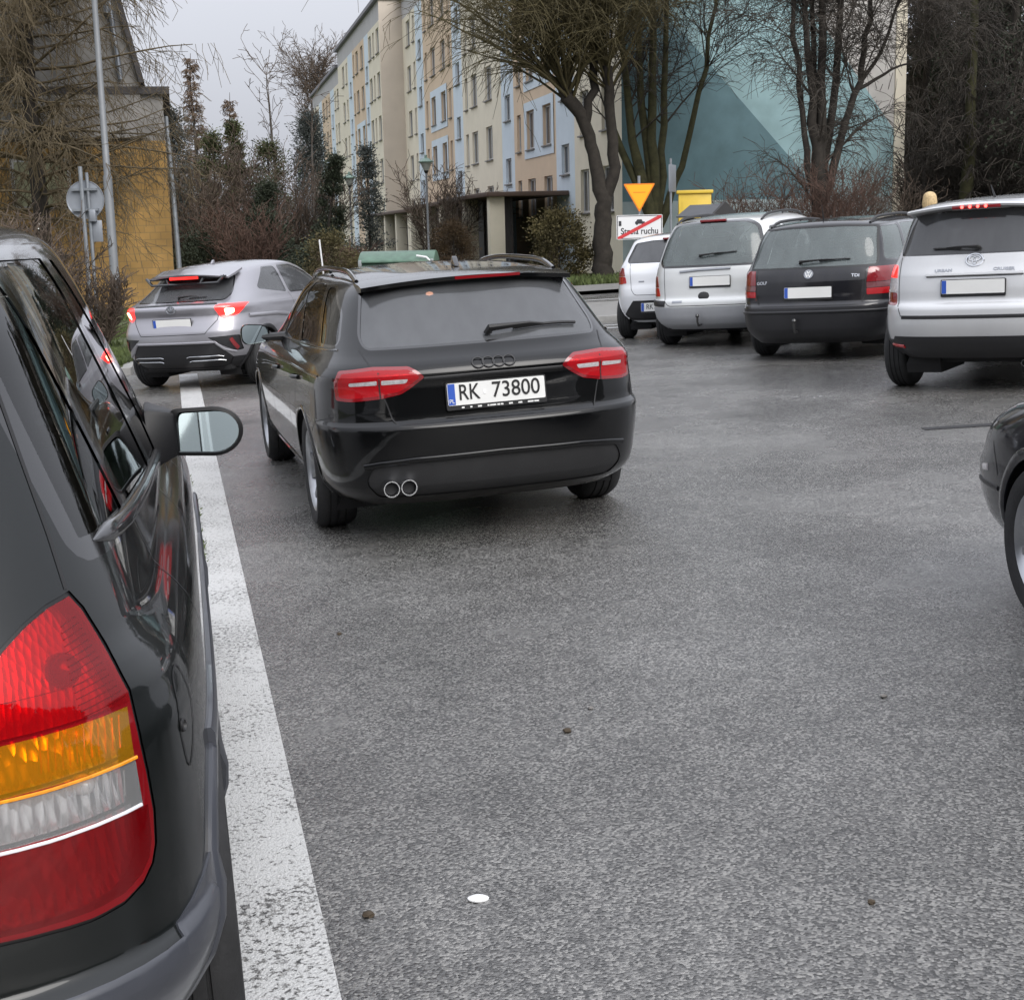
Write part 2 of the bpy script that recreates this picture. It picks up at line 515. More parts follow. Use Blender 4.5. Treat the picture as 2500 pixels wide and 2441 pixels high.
# the car park and the road that leads away from it
lx = lambda y: -.555 - .2235 * (y - 2.84)       # middle of the white edge line
grid_sheet('car_park', -14, 26, -40, 23.9, 'asphalt', 0.0, 2.0)
def quad_strip(name, left, right, ys, m, z):
    b = B()
    for y in ys: b.v += [gp(left(y), y, z), gp(right(y), y, z)]
    for i in range(len(ys) - 1): b.f.append((2 * i, 2 * i + 1, 2 * i + 3, 2 * i + 2))
    o = b.build(name, MATS[m], None, sm=True, ang=None)
    return tag(o, kind='structure')
ys_far = [23.9 + 3 * i for i in range(20)]
quad_strip('road', lambda y: lx(y) - 3.0, lambda y: lx(y) + 4.2, ys_far, 'asphalt', -.004)
quad_strip('edge_line', lambda y: lx(y) - .12, lambda y: lx(y) + .12, [-6 + 1.0 * i for i in range(26)], 'line_paint', .004)
quad_strip('edge_line', lambda y: lx(y) - .12, lambda y: lx(y) + .12, [21.5, 23, 24.5, 26], 'line_paint', .0045)
# far pavement, kerbs and give-way markings on the right
b = B()
for x0 in [-1.6 + 1.0 * i for i in range(26)]:
    b = B(); c = [gp(x0, 23.9, 0), gp(x0 + .985, 23.9, 0), gp(x0 + .985, 24.06, 0), gp(x0, 24.06, 0)]
    b.add([p + V((0, 0, -.06)) for p in c] + [p + V((0, 0, .11)) for p in c], [(4, 5, 6, 7), (0, 1, 5, 4), (1, 2, 6, 5), (2, 3, 7, 6), (3, 0, 4, 7)])
    k = b.build('kerb', MATS['kerb_stone'], None, bev=.012)
    if x0 < -1.5:
        tag(k, kind='structure'); KERB = k
    else:
        k.parent = KERB; k.name = 'kerb_stone'
sheet('pavement', [(-1.6, 24.06), (26, 24.06), (26, 28.6), (-2.6, 28.6)], 'paving', .10)
sheet('side_street', [(-2.6, 28.6), (26, 28.6), (26, 34.0), (-3.8, 34.0)], 'asphalt', .004)
sheet('pavement', [(-3.8, 34.0), (26, 34.0), (26, 37.4), (-4.6, 37.4)], 'paving', .09)
for a, w, x1 in ((22.45, .22, 6.5), (23.1, .16, 5.5)):
    sheet('give_way_line', [(.4, a), (x1, a), (x1, a + w), (.4, a + w)], 'line_paint', .004)
sheet('street_line', [(-2, 31.2), (14, 31.2), (14, 31.4), (-2, 31.4)], 'line_paint', .008)
# grass verge on the left, behind its kerb
vl = lambda y: -5.05 - .2235 * (y - 19.6)
quad_strip('verge', lambda y: vl(y) - 12, lambda y: vl(y) - .14, [19.6 + 2 * i for i in range(16)], 'grass_ground', .09)
KV = None
for i in range(22):
    y0 = 19.6 + i; b = B()
    c = [gp(vl(y0) - .14, y0), gp(vl(y0), y0), gp(vl(y0 + .985), y0 + .985), gp(vl(y0 + .985) - .14, y0 + .985)]
    b.add([p + V((0, 0, -.05)) for p in c] + [p + V((0, 0, .10)) for p in c], [(4, 5, 6, 7), (0, 1, 5, 4), (1, 2, 6, 5), (2, 3, 7, 6), (3, 0, 4, 7)])
    k = b.build('kerb' if KV is None else 'kerb_stone', MATS['kerb_stone'], KV, bev=.012)
    if KV is None: KV = tag(k, kind='structure')
b = B(); c = [gp(-17, 19.5), gp(vl(19.6), 19.5), gp(vl(19.6), 19.62), gp(-17, 19.62)]
b.add([p + V((0, 0, -.05)) for p in c] + [p + V((0, 0, .10)) for p in c], [(4, 5, 6, 7), (0, 1, 5, 4), (1, 2, 6, 5), (2, 3, 7, 6), (3, 0, 4, 7)])
b.build('kerb_stone', MATS['kerb_stone'], KV, bev=.012)
# ------------------------------------------------------------------ buildings
def plaster(name, col, **k): return mat(name, col, .9, var=k.get('var', .06), vscale=k.get('vs', .8), bump=.15, bscale=35, spec=.2)
plaster('cream_plaster', (.74, .68, .55)); plaster('peach_plaster', (.66, .52, .38)); plaster('sky_plaster', (.62, .70, .76)); plaster('shaded_plaster', (.52, .46, .39))  # last tone: beige wall colour with the cross walls' shade put in
plaster('attic_plaster', (.46, .45, .45)); plaster('pale_plinth', (.42, .45, .44))
mat('roof_edge', (.13, .125, .14), .5); mat('window_frame', (.52, .52, .51), .45); mat('dark_door', (.028, .022, .022), .6, var=.2); mat('sill_metal', (.16, .15, .14), .5)
mat('window_glass', (.055, .06, .07), .08, spec=.8, var=.4, vscale=.35)
mat('brown_trim', (.10, .065, .05), .6)

def wall_with_openings(s0, s1, z0, z1, wins, y, depth=.16):
    """wall strip in facade coordinates (s, outward y, z) with real openings; wins: (sa, sb, za, zb)"""
    b = B()
    ss = sorted(set([s0, s1] + [q for w in wins for q in w[:2]])); zs = sorted(set([z0, z1] + [q for w in wins for q in w[2:]]))
    for i in range(len(ss) - 1):
        for j in range(len(zs) - 1):
            cs, cz = (ss[i] + ss[i + 1]) / 2, (zs[j] + zs[j + 1]) / 2
            if any(w[0] < cs < w[1] and w[2] < cz < w[3] for w in wins): continue
            k = len(b.v); b.v += [(ss[i], y, zs[j]), (ss[i + 1], y, zs[j]), (ss[i + 1], y, zs[j + 1]), (ss[i], y, zs[j + 1])]; b.f.append((k + 3, k + 2, k + 1, k))
    for a, c, p, q in wins:
        k = len(b.v)
        b.v += [(a, y, p), (c, y, p), (c, y, q), (a, y, q), (a, y - depth, p), (c, y - depth, p), (c, y - depth, q), (a, y - depth, q)]
        for i in range(4): j = (i + 1) % 4; b.f.append((k + i, k + j, k + 4 + j, k + 4 + i))
    return b

_winmesh = {}
def window(parent, sa, sb, za, zb, y):
    w, h = round(sb - sa, 3), round(zb - za, 3)
    if (w, h) not in _winmesh:
        f = B(); t = .07
        for o in ((0, w, 0, t), (0, w, h - t, h), (0, t, t, h - t), (w - t, w, t, h - t)): f.box((o[0], -.03, o[2]), (o[1], .03, o[3]))
        if w > .9: f.box((w / 2 - .04, -.03, t), (w / 2 + .04, .03, h - t))
        g = B(); g.add([(t, 0, t), (w - t, 0, t), (w - t, 0, h - t), (t, 0, h - t)], [(3, 2, 1, 0)])
        s = B(); s.box((-.06, 0, -.05), (w + .06, .24, 0))
        ms = [q.mesh(n) for q, n in ((f, 'window'), (g, 'pane'), (s, 'sill'))]
        for me, m in zip(ms, ('window_frame', 'window_glass', 'sill_metal')): me.materials.append(MATS[m])
        _winmesh[(w, h)] = ms
    ms = _winmesh[(w, h)]
    o = link('window', ms[0], parent); o.location = (sa, y - .13, za)
    p = link('pane', ms[1], o); q = link('sill', ms[2], o); q.location = (0, -.02, 0)
    return o

FL = 2.58
def apartment_block():
    A = V((3.94, 45.6, 0)); d = V((-.2028, .979, 0)); ang = atan2(d.y, d.x)
    root = thing('apartment_block', 'five storey apartment block with cream, peach and sky blue panels and a teal gable', 'building', A, ang)
    W0 = 2.14                                             # ground-floor window sill
    def rows(drop=0): return [(W0 - drop + FL * k, W0 + 1.45 - drop + FL * k) for k in range(5)]
    # (s0, s1, plaster, windows [(centre, width)], stair?)
    M1 = [(0, 5.7, 'cream_plaster', [(1.6, 1.3), (4.4, 1.1)], 0), (5.7, 8.3, 'sky_plaster', [(7.0, 1.1)], 1), (8.3, 15.3, 'peach_plaster', [(9.6, 1.3), (12.3, 1.3), (14.4, .7)], 0), (15.3, 17.7, 'sky_plaster', [(16.5, 1.1)], 1),
          (17.7, 26.6, 'cream_plaster', [(20.4, 1.4), (23.7, 1.4), (25.6, .7)], 0), (26.6, 29.1, 'sky_plaster', [(27.8, 1.1)], 1), (29.1, 38.2, 'peach_plaster', [(30.0, .7), (31.9, 1.4), (35.0, 1.4), (37.3, .7)], 0),
          (38.2, 40.8, 'sky_plaster', [(39.5, 1.1)], 1), (40.8, 45.8, 'cream_plaster', [(41.5, .7), (43.6, 1.4)], 0)]
    M2 = [(45.8, 51.6, 'cream_plaster', [(46.9, 1.3), (48.9, .8), (50.7, 1.3)], 0), (51.6, 53.8, 'sky_plaster', [(52.7, 1.0)], 1), (53.8, 61, 'peach_plaster', [(55.3, 1.4), (58.2, 1.4), (60.2, .7)], 0), (61, 64, 'sky_plaster', [(62.5, 1.0)], 1),
          (64, 71.2, 'cream_plaster', [(65.0, .8), (67.4, 1.4)], 0)]
    M3 = [(71.2, 75, 'cream_plaster', [(72, 1.3), (73.9, .8)], 0), (75, 78.2, 'sky_plaster', [(76.6, 1.0)], 1), (78.2, 86, 'peach_plaster', [(79.2, .8), (81.6, 1.4), (84.4, 1.4)], 0), (86, 89, 'sky_plaster', [(87.4, 1.0)], 1), (89, 95.5, 'cream_plaster', [(90.7, .8), (93.2, 1.4)], 0)]
    TOP = 14.25
    for mods, y, drop in ((M1, 0, 0), (M2, 1.4, 0), (M3, 1.4, 1.13)):
        for (s0, s1, pl, ws, stair) in mods:
            wins = []
            for c, w in ws:
                if stair:
                    for k in range(4): wins.append((c - w / 2, c + w / 2, W0 + FL * (k + .5) - drop + .1, W0 + FL * (k + .5) - drop + 1.15))
                else:
                    for k, (a, b_) in enumerate(rows(drop)): wins.append((c - w / 2, c + w / 2, a, b_))
            wl = wall_with_openings(s0, s1, -1.5, TOP - drop, wins, y).build('wall', MATS[pl], root, fix=False)
            for w in wins: window(wl, w[0], w[1], w[2], w[3], y)
            if pl == 'peach_plaster':                      # pale panels that join the window pairs of two storeys
                cs = [c for c, w in ws if w > 1]
                a0, a1 = min(cs) - 1.05, max(cs) + 1.05
                for k in (1, 2):
                    za, zb = rows(drop)[k]
                    pw = [(c - w / 2 - .02, c + w / 2 + .02, za - .02, zb + .02) for c, w in ws if w > 1]
                    bb = wall_with_openings(a0, a1, za - .35, zb + .35, pw, y + .03, .03)
                    bb.build('panel', MATS['sky_plaster'], wl, fix=False)
        s0, s1 = mods[0][0], mods[-1][1]
        b = B(); b.add([(s0, y, TOP - drop), (s1, y, TOP - drop), (s1, y, 15.4 - drop), (s0, y, 15.4 - drop)], [(3, 2, 1, 0)])
        b.build('attic_wall', MATS['attic_plaster'], root, fix=False)
        b = B(); b.box((s0 - .1, -9.5, 15.4 - drop), (s1 + .1, y + .25, 15.62 - drop)); b.build('roof', MATS['roof_edge'], root)
    # cross walls where the front steps
    b = B(); b.add([(45.8, 1.4, -1.5), (45.8, 0, -1.5), (45.8, 0, 15.4), (45.8, 1.4, 15.4)], [(0, 1, 2, 3)]); b.build('wall', MATS['shaded_plaster'], root, fix=False)
    b = B(); b.add([(71.2, -9.4, 14.27), (71.2, 1.4, 14.27), (71.2, 1.4, 15.4), (71.2, -9.5, 15.4)], [(0, 1, 2, 3)]); b.build('wall', MATS['shaded_plaster'], root, fix=False)
    b = B(); b.add([(0, -9.4, -1.5), (95.5, -9.4, -1.5), (95.5, -9.4, 14.2), (0, -9.4, 15.4)], [(0, 1, 2, 3)]); b.add([(95.5, -9.4, -1.5), (95.5, 1.4, -1.5), (95.5, 1.4, 14.27), (95.5, -9.4, 14.27)], [(0, 1, 2, 3)])
    b.build('back_wall', MATS['cream_plaster'], root, fix=False)
    # painted gable: big slanting fields of teal, grey and sand
    m, t, bs = nt('mural_plaster'); N, L = t.nodes, t.links
    tc = N.new('ShaderNodeTexCoord'); sx = N.new('ShaderNodeSeparateXYZ'); L.new(tc.outputs['Object'], sx.inputs[0])
    def lin(a, c, k):                                      # step of a*y + c*z + k
        m1 = N.new('ShaderNodeMath'); m1.operation = 'MULTIPLY_ADD'; m1.inputs[1].default_value = a; m1.inputs[2].default_value = k; L.new(sx.outputs['Y'], m1.inputs[0])
        m2 = N.new('ShaderNodeMath'); m2.operation = 'MULTIPLY_ADD'; m2.inputs[1].default_value = c; L.new(sx.outputs['Z'], m2.inputs[0]); L.new(m1.outputs[0], m2.inputs[2])
        m3 = N.new('ShaderNodeMath'); m3.operation = 'GREATER_THAN'; m3.inputs[1].default_value = 0; L.new(m2.outputs[0], m3.inputs[0])
        return m3.outputs[0]
    def mixc(f, c0, c1):
        q = N.new('ShaderNodeMix'); q.data_type = 'RGBA'; L.new(f, q.inputs[0])
        for k, c in ((6, c0), (7, c1)):
            if isinstance(c, tuple): q.inputs[k].default_value = (*c, 1)
            else: L.new(c, q.inputs[k])
        return q.outputs[2]
    c = mixc(lin(1.285, -1, 16.23), (.50, .48, .45), (.29, .43, .45))     # sand above the upper diagonal
    c = mixc(lin(1.056, -1, 9.56), c, (.125, .21, .235))                # deep teal below the lower one
    c = mixc(lin(0, -1, 2.4), c, (.36, .43, .44))                        # pale base band
    nz = N.new('ShaderNodeTexNoise'); nz.inputs['Scale'].default_value = 1.2; nz.inputs['Detail'].default_value = 7; L.new(tc.outputs['Object'], nz.inputs['Vector'])
    mr = N.new('ShaderNodeMapRange'); mr.inputs['From Min'].default_value = .3; mr.inputs['From Max'].default_value = .7; mr.inputs['To Min'].default_value = .85; mr.inputs['To Max'].default_value = 1.15; L.new(nz.outputs['Fac'], mr.inputs['Value'])
    sc = N.new('ShaderNodeVectorMath'); sc.operation = 'SCALE'; L.new(c, sc.inputs[0]); L.new(mr.outputs[0], sc.inputs['Scale']); L.new(sc.outputs[0], bs.inputs['Base Color'])
    bs.inputs['Roughness'].default_value = .9
    b = B(); b.add([(0, 0, -1.5), (0, -9.4, -1.5), (0, -9.4, 15.4), (0, 0, 15.4)], [(3, 2, 1, 0)]); b.build('gable_wall', m, root, fix=False)
    b = B(); b.box((-.06, -9.48, -1.5), (.3, -9.12, 15.4)); b.build('corner_strip', MATS['cream_plaster'], root)
    b = B(); b.box((-.05, -9.1, -1.5), (.02, -.02, .25)); b.build('plinth', MATS['pale_plinth'], root)
    # row of entrance porches along the front
    PZ = ((6.5, 17.2, 2.80), (16.9, 26.5, 2.72), (26.2, 45.0, 2.60))
    for s0, s1, z in PZ:
        b = B(); b.box((s0, .02, z), (s1, 3.0, z + .16)); p = b.build('porch_roof', MATS['brown_trim'], root, bev=.02)
        n = max(2, int((s1 - s0) / 4.2))
        for i in range(n + 1):
            s = s0 + .3 + (s1 - s0 - .9) * i / n
            b = B(); b.box((s, 2.3, -1.5), (s + .45, 2.85, z)); b.build('porch_pillar', MATS['cream_plaster'], p, bev=.015)
            if i < n:
                s2 = s0 + .3 + (s1 - s0 - .9) * (i + 1) / n
                b = B(); b.box((s + .5, 1.9, -1.5), (s2 - .05, 2.0, z - .05)); b.build('porch_door', MATS['dark_door'], p)
    return root
apartment_block()

mat('old_plaster', (.27, .26, .245), .95, var=.35, vscale=.9, bump=.4, bscale=25, detail=9)
mat('roof_sheet', (.055, .05, .05), .6, var=.2)
mat('zinc', (.26, .28, .31), .4, .6, var=.1)
_m, _t, _b = nt('ochre_tiles')
_N, _L = _t.nodes, _t.links
_tc = _N.new('ShaderNodeTexCoord'); _mp = _N.new('ShaderNodeMapping'); _mp.inputs['Rotation'].default_value = (pi / 2, 0, 0)
_br = _N.new('ShaderNodeTexBrick'); _br.inputs['Scale'].default_value = 1; _br.inputs['Brick Width'].default_value = .30; _br.inputs['Row Height'].default_value = .20; _br.inputs['Mortar Size'].default_value = .012
_br.inputs['Color1'].default_value = (.47, .28, .09, 1); _br.inputs['Color2'].default_value = (.38, .23, .075, 1); _br.inputs['Mortar'].default_value = (.30, .20, .08, 1)
_nz = _N.new('ShaderNodeTexNoise'); _nz.inputs['Scale'].default_value = .9; _nz.inputs['Detail'].default_value = 8
_mr = _N.new('ShaderNodeMapRange'); _mr.inputs['From Min'].default_value = .3; _mr.inputs['From Max'].default_value = .7; _mr.inputs['To Min'].default_value = .7; _mr.inputs['To Max'].default_value = 1.25
_sc = _N.new('ShaderNodeVectorMath'); _sc.operation = 'SCALE'
_L.new(_tc.outputs['Object'], _mp.inputs['Vector']); _L.new(_mp.outputs[0], _br.inputs['Vector']); _L.new(_tc.outputs['Object'], _nz.inputs['Vector']); _L.new(_nz.outputs['Fac'], _mr.inputs['Value'])
_L.new(_br.outputs['Color'], _sc.inputs[0]); _L.new(_mr.outputs[0], _sc.inputs['Scale']); _L.new(_sc.outputs[0], _b.inputs['Base Color']); _b.inputs['Roughness'].default_value = .8

def old_house():
    root = thing('old_house', 'old house with stained grey gable above ochre tiled walls behind the larch', 'building', (-9.35, 42, 0), .215)
    b = B(); b.box((-20.65, 0, -1.5), (0.00, 9, 4.35)); b.build('tiled_wall', MATS['ochre_tiles'], root)
    b = B(); b.box((-20.65, .02, 4.35), (0.00, 9, 5.62)); b.build('annexe_wall', MATS['old_plaster'], root)
    b = B(); b.box((-20.65, -.15, 5.62), (0.20, 9.2, 5.82)); b.build('annexe_roof', MATS['roof_sheet'], root)
    g = [(-20.65, 4.4), (-0.60, 4.4), (-0.60, 5.9), (-1.65, 10.8), (-6.65, 16.5), (-20.65, 16.5)]
    b = B(); b.prism(g, -.12, 8.5); b.build('gable', MATS['old_plaster'], root)
    for (x0, z0), (x1, z1) in zip(g[2:4], g[3:5]):
        nx = B(); n = V((z1 - z0, 0, -(x1 - x0))).normalized() * .14
        nx.add([(x0, -.35, z0), (x1, -.35, z1), (x1, 8.8, z1), (x0, 8.8, z0)] + [(x0 + n.x, -.35, z0 + n.z), (x1 + n.x, -.35, z1 + n.z), (x1 + n.x, 8.8, z1 + n.z), (x0 + n.x, 8.8, z0 + n.z)], [(0, 1, 2, 3), (4, 5, 6, 7), (0, 1, 5, 4), (1, 2, 6, 5), (2, 3, 7, 6), (3, 0, 4, 7)])
        nx.build('roof_slope', MATS['roof_sheet'], root)
    b = B(); b.tube([(-1.40, -.25, 14), (-1.27, -.25, 8.2), (-1.10, -.25, 6.0)], .075, 10); b.build('downpipe', MATS['zinc'], root, sm=True)
    b = B(); b.tube([(-1.35, -.25, 7.75), (-1.37, -.25, 8.4)], [.09, .15], 10); b.build('pipe_hopper', MATS['zinc'], root, sm=True)
    for i, (x, z, w, h) in enumerate(((-4.25, 2.5, 1.6, 1.4), (-9.15, 2.5, 1.6, 1.4))):
        b = B(); b.box((x, -.05, z), (x + w, .06, z + h)); f = b.build('window', MATS['window_frame'], root)
        b = B(); b.box((x + .1, -.07, z + .1), (x + w - .1, -.04, z + h - .1)); b.build('pane', MATS['pale_pane'] if 'pale_pane' in MATS else mat('pale_pane', (.34, .34, .22), .4), f)
    b = B(); b.box((-8.65, -.9, 1.15), (-2.85, -.01, 1.25)); b.build('awning', MATS['brown_trim'], root)
old_house()
# ------------------------------------------------------------------ cars: a lofted shell that is cut into panels, panes and lamps
class Shell:
    """levels from sill to belt are (z, y_rear, y_front, half_width, a, b); from belt to roof (g, ...) with g 0..1.
    Each level is a superellipse in plan.  roof: [(y, z)] long profile, crown: fall per x^2"""
    def __init__(s, low, up, roof, crown=.10, nlow=34, nup=22, barrel=.03, dz=None, xf=None, NS=64):
        s.roof = pchip([p[0] for p in roof], [p[1] for p in roof]); s.crown = crown
        zb = low[-1][0]
        lf = [pchip([k[0] for k in low], [k[c] for k in low]) for c in range(1, 6)]
        uf = [pchip([k[0] for k in up], [k[c] for k in up]) for c in range(1, 6)]
        rings = []
        xr = [0, .1, .2, .3, .4, .5, .58, .66, .73, .79, .84, .88, .915, .94, .96, .975]
        s.nx = len(xr)
        # levels spaced evenly plus all key levels, so that creases stay crisp
        lz = sorted(set([round(low[0][0] + (zb - low[0][0]) * i / nlow, 4) for i in range(nlow + 1)] + [round(k[0], 4) for k in low]))
        gz = sorted(set([round(i / nup, 4) for i in range(1, nup + 1)] + [round(k[0], 4) for k in up if k[0] > 0]))
        for kind, q in [(0, z) for z in lz] + [(1, g) for g in gz]:
            yr, yf, W, a, b = [f(q) for f in (uf if kind else lf)]
            ym, L = (yr + yf) / 2, (yf - yr) / 2
            pts = []
            for t in xr:
                pts.append((W * t, -L * (1 - t ** a) ** (1 / b)))
            Y0 = pts[-1][1]
            for j in range(1, NS):
                Y = Y0 * (1 - 2 * j / NS)
                pts.append((W * (1 - abs(Y / L) ** b) ** (1 / a), Y))
            for t in reversed(xr):
                pts.append((W * t, L * (1 - t ** a) ** (1 / b)))
            ring = []
            for x, Y in pts:
                x *= 1 - barrel * (Y / L) ** 4
                y = ym + Y
                z = q if not kind else zb + (s.top(x, y) - zb) * q
                if dz: z += dz(x, y, z, kind, q)
                p = V((x, y, z))
                if xf: p = V(xf(p))
                ring.append(p)
            rings.append(ring)
        n = len(rings[0]); m = len(rings)
        vs, fs = [], []
        R = [[0] * n for _ in range(m)]; Lf = [[0] * n for _ in range(m)]
        for j in range(m):
            for i in range(n):
                R[j][i] = len(vs); vs.append(rings[j][i])
                if i in (0, n - 1): Lf[j][i] = R[j][i]
                else:
                    Lf[j][i] = len(vs); p = rings[j][i]; vs.append(V((-p.x, p.y, p.z)))
        for j in range(m - 1):
            for i in range(n - 1):
                fs.append((R[j][i], R[j][i + 1], R[j + 1][i + 1], R[j + 1][i]))
                fs.append((Lf[j][i], Lf[j + 1][i], Lf[j + 1][i + 1], Lf[j][i + 1]))
        M = 10
        prev = [R[-1][0]]
        for i in range(1, n - 1):
            a, b = vs[Lf[-1][i]], vs[R[-1][i]]
            row = [Lf[-1][i]]
            for k in range(1, M):
                x = a.x + (b.x - a.x) * k / M
                w = (x / b.x) ** 2 if b.x > 1e-6 else 0
                p = V((x, b.y, b.z + s.crown * (b.x ** 2 - x * x)))
                row.append(len(vs)); vs.append(p)
            row.append(R[-1][i])
            if len(prev) == 1:
                for k in range(M): fs.append((prev[0], row[k], row[k + 1])[::-1])
            else:
                for k in range(M): fs.append((prev[k], row[k], row[k + 1], prev[k + 1])[::-1])
            prev = row
        for k in range(M): fs.append((prev[k], R[-1][-1], prev[k + 1])[::-1])
        me = bpy.data.meshes.new('shell')
        me.from_pydata([tuple(p) for p in vs], [], fs)
        me.update()
        s.bm = bmesh.new(); s.bm.from_mesh(me)
        bmesh.ops.recalc_face_normals(s.bm, faces=s.bm.faces)
        s.bm.normal_update()
        s.bm.faces.ensure_lookup_table()
        s.ref = s.bm.copy()
        s.ref.faces.ensure_lookup_table(); s.ref.verts.ensure_lookup_table()
        s.bvh = BVHTree.FromBMesh(s.ref)
        bpy.data.meshes.remove(me)
    def top(s, x, y):
        return s.roof(y) - s.crown * x * x
    def normal(s, p):
        loc, nor, i, d = s.bvh.find_nearest(p)
        f = s.ref.faces[i]
        w = poly_3d_calc([v.co for v in f.verts], loc)
        n = V((0, 0, 0))
        for v, k in zip(f.verts, w): n += v.normal * k
        return loc, (n.normalized() if n.length > 1e-6 else nor)
    def hit(s, view, a, b, sx=1):
        """project a 2D point of a view on the shell"""
        if view == 'rear': o, d = V((a, -3, b)), V((0, 1, 0))
        elif view == 'front': o, d = V((a, 9, b)), V((0, -1, 0))
        elif view == 'side': o, d = V((3 * sx, a, b)), V((-sx, 0, 0))
        else: o, d = V((a, b, 4)), V((0, 0, -1))
        r = s.bvh.ray_cast(o, d)
        return r[0] if r[0] is not None else None
    def cut(s, outline, view='rear', sx=1, lim=None, d=None):
        """faces inside a convex outline; view rear: (x, z), side: (y, z), top: (x, y)"""
        def lift(p):
            if view in ('rear', 'front'): return V((p[0], 0, p[1]))
            if view == 'side': return V((0, p[0], p[1]))
            return V((p[0], p[1], 0))
        D = {'rear': V((0, -1, 0)), 'front': V((0, 1, 0)), 'side': V((sx, 0, 0)), 'top': V((0, 0, 1))}[view]
        n = len(outline)
        cx = sum(p[0] for p in outline) / n; cy = sum(p[1] for p in outline) / n
        C = lift((cx, cy))
        lo = [min(p[k] for p in outline) - .12 for k in (0, 1)]; hi = [max(p[k] for p in outline) + .12 for k in (0, 1)]
        a0, a1 = {'rear': (0, 2), 'front': (0, 2), 'side': (1, 2), 'top': (0, 1)}[view]
        l0, l1, h0, h1 = lo[0], lo[1], hi[0], hi[1]
        da = {'rear': 1, 'front': 1, 'side': 0, 'top': 2}[view]; dsg = D[da] * .02
        faces = []
        for f in s.bm.faces:
            if f.normal[da] * D[da] < .02: continue
            c = f.verts[0].co
            if not (l0 < c[a0] < h0 and l1 < c[a1] < h1):
                c = f.calc_center_median()
                if not (l0 < c[a0] < h0 and l1 < c[a1] < h1): continue
            if lim and not lim(f.calc_center_median()): continue
            faces.append(f)
        for i in range(n):
            A, Bp = lift(outline[i]), lift(outline[(i + 1) % n])
            e = Bp - A
            if e.length < 1e-5: continue
            no = e.cross(D).normalized()
            if no.dot(C - A) > 0: no = -no
            keep, cross = [], []
            k0 = no.dot(A)
            for f in faces:
                lo_, hi_ = 9.0, -9.0
                for v in f.verts:
                    q = no.dot(v.co) - k0
                    if q < lo_: lo_ = q
                    if q > hi_: hi_ = q
                if hi_ <= 2e-5: keep.append(f)
                elif lo_ < -2e-5: cross.append(f)
            if cross:
                geo = set(cross)
                for f in cross:
                    geo.update(f.edges); geo.update(f.verts)
                r = bmesh.ops.bisect_plane(s.bm, geom=list(geo), dist=1e-5, plane_co=A, plane_no=no)
                fs = set(g for g in r['geom'] if isinstance(g, bmesh.types.BMFace))
                fs |= set(f for f in cross if f.is_valid)
                keep += [f for f in fs if f.is_valid and no.dot(f.calc_center_median()) < k0]
            faces = keep
        return faces
    def take(s, faces, name, mat, parent, off=0.0, thick=0.0):
        """separate faces into an object of their own, keeping the shell's smooth normals"""
        b2 = bmesh.new(); mp = {}
        if not faces: print('EMPTY CUT', name); b2.free(); return None
        s.bm.verts.index_update()
        faces = list(set(faces))
        for f in faces:
            vs = []
            for v in f.verts:
                k = v.index
                if k not in mp:
                    mp[k] = b2.verts.new(v.co)
                vs.append(mp[k])
            try: b2.faces.new(vs)
            except ValueError: pass
        bmesh.ops.delete(s.bm, geom=faces, context='FACES')
        s.finish(b2, name, mat, parent, off, thick)
        return s.last
    def finish(s, b2, name, mat, parent, off=0.0, thick=0.0):
        b2.normal_update()
        b2.verts.ensure_lookup_table()
        nor = []
        for v in b2.verts:
            nn = s.normal(v.co)[1]
            nor.append(nn)
        if off:
            for v, nn in zip(b2.verts, nor): v.co += nn * off
        nv = len(b2.verts)
        if thick:
            be = [e for e in b2.edges if len(e.link_faces) == 1]
            ext = bmesh.ops.extrude_edge_only(b2, edges=be)
            b2.verts.ensure_lookup_table()
            for v in ext['geom']:
                if isinstance(v, bmesh.types.BMVert):
                    nn = s.normal(v.co)[1]
                    v.co -= nn * thick
        me = bpy.data.meshes.new(name)
        b2.to_mesh(me); b2.free()
        smooth(me, 50 if thick else None)
        if not thick:
            me.normals_split_custom_set_from_vertices([tuple(x) for x in nor])
        s.last = link(name, me, parent, mat)
        return s.last
    def rest(s, name, mat, parent):
        loose = [v for v in s.bm.verts if not v.link_faces]
        bmesh.ops.delete(s.bm, geom=loose, context='VERTS')
        return s.finish(s.bm, name, mat, parent)
    def path(s, pts, view='rear', sx=1, step=.03, closed=False):
        """2D polyline of a view laid on the shell: list of (point, normal)"""
        out = []
        pp = list(pts) + ([pts[0]] if closed else [])
        for i in range(len(pp) - 1):
            a, b = pp[i], pp[i + 1]
            k = max(1, int(math.hypot(b[0] - a[0], b[1] - a[1]) / step))
            for j in range(k):
                t = j / k
                out.append((a[0] + (b[0] - a[0]) * t, a[1] + (b[1] - a[1]) * t))
        out.append(pp[-1])
        res = []
        for a, b in out:
            h = s.hit(view, a, b, sx)
            if h is None: continue
            res.append(s.normal(h))
        return res
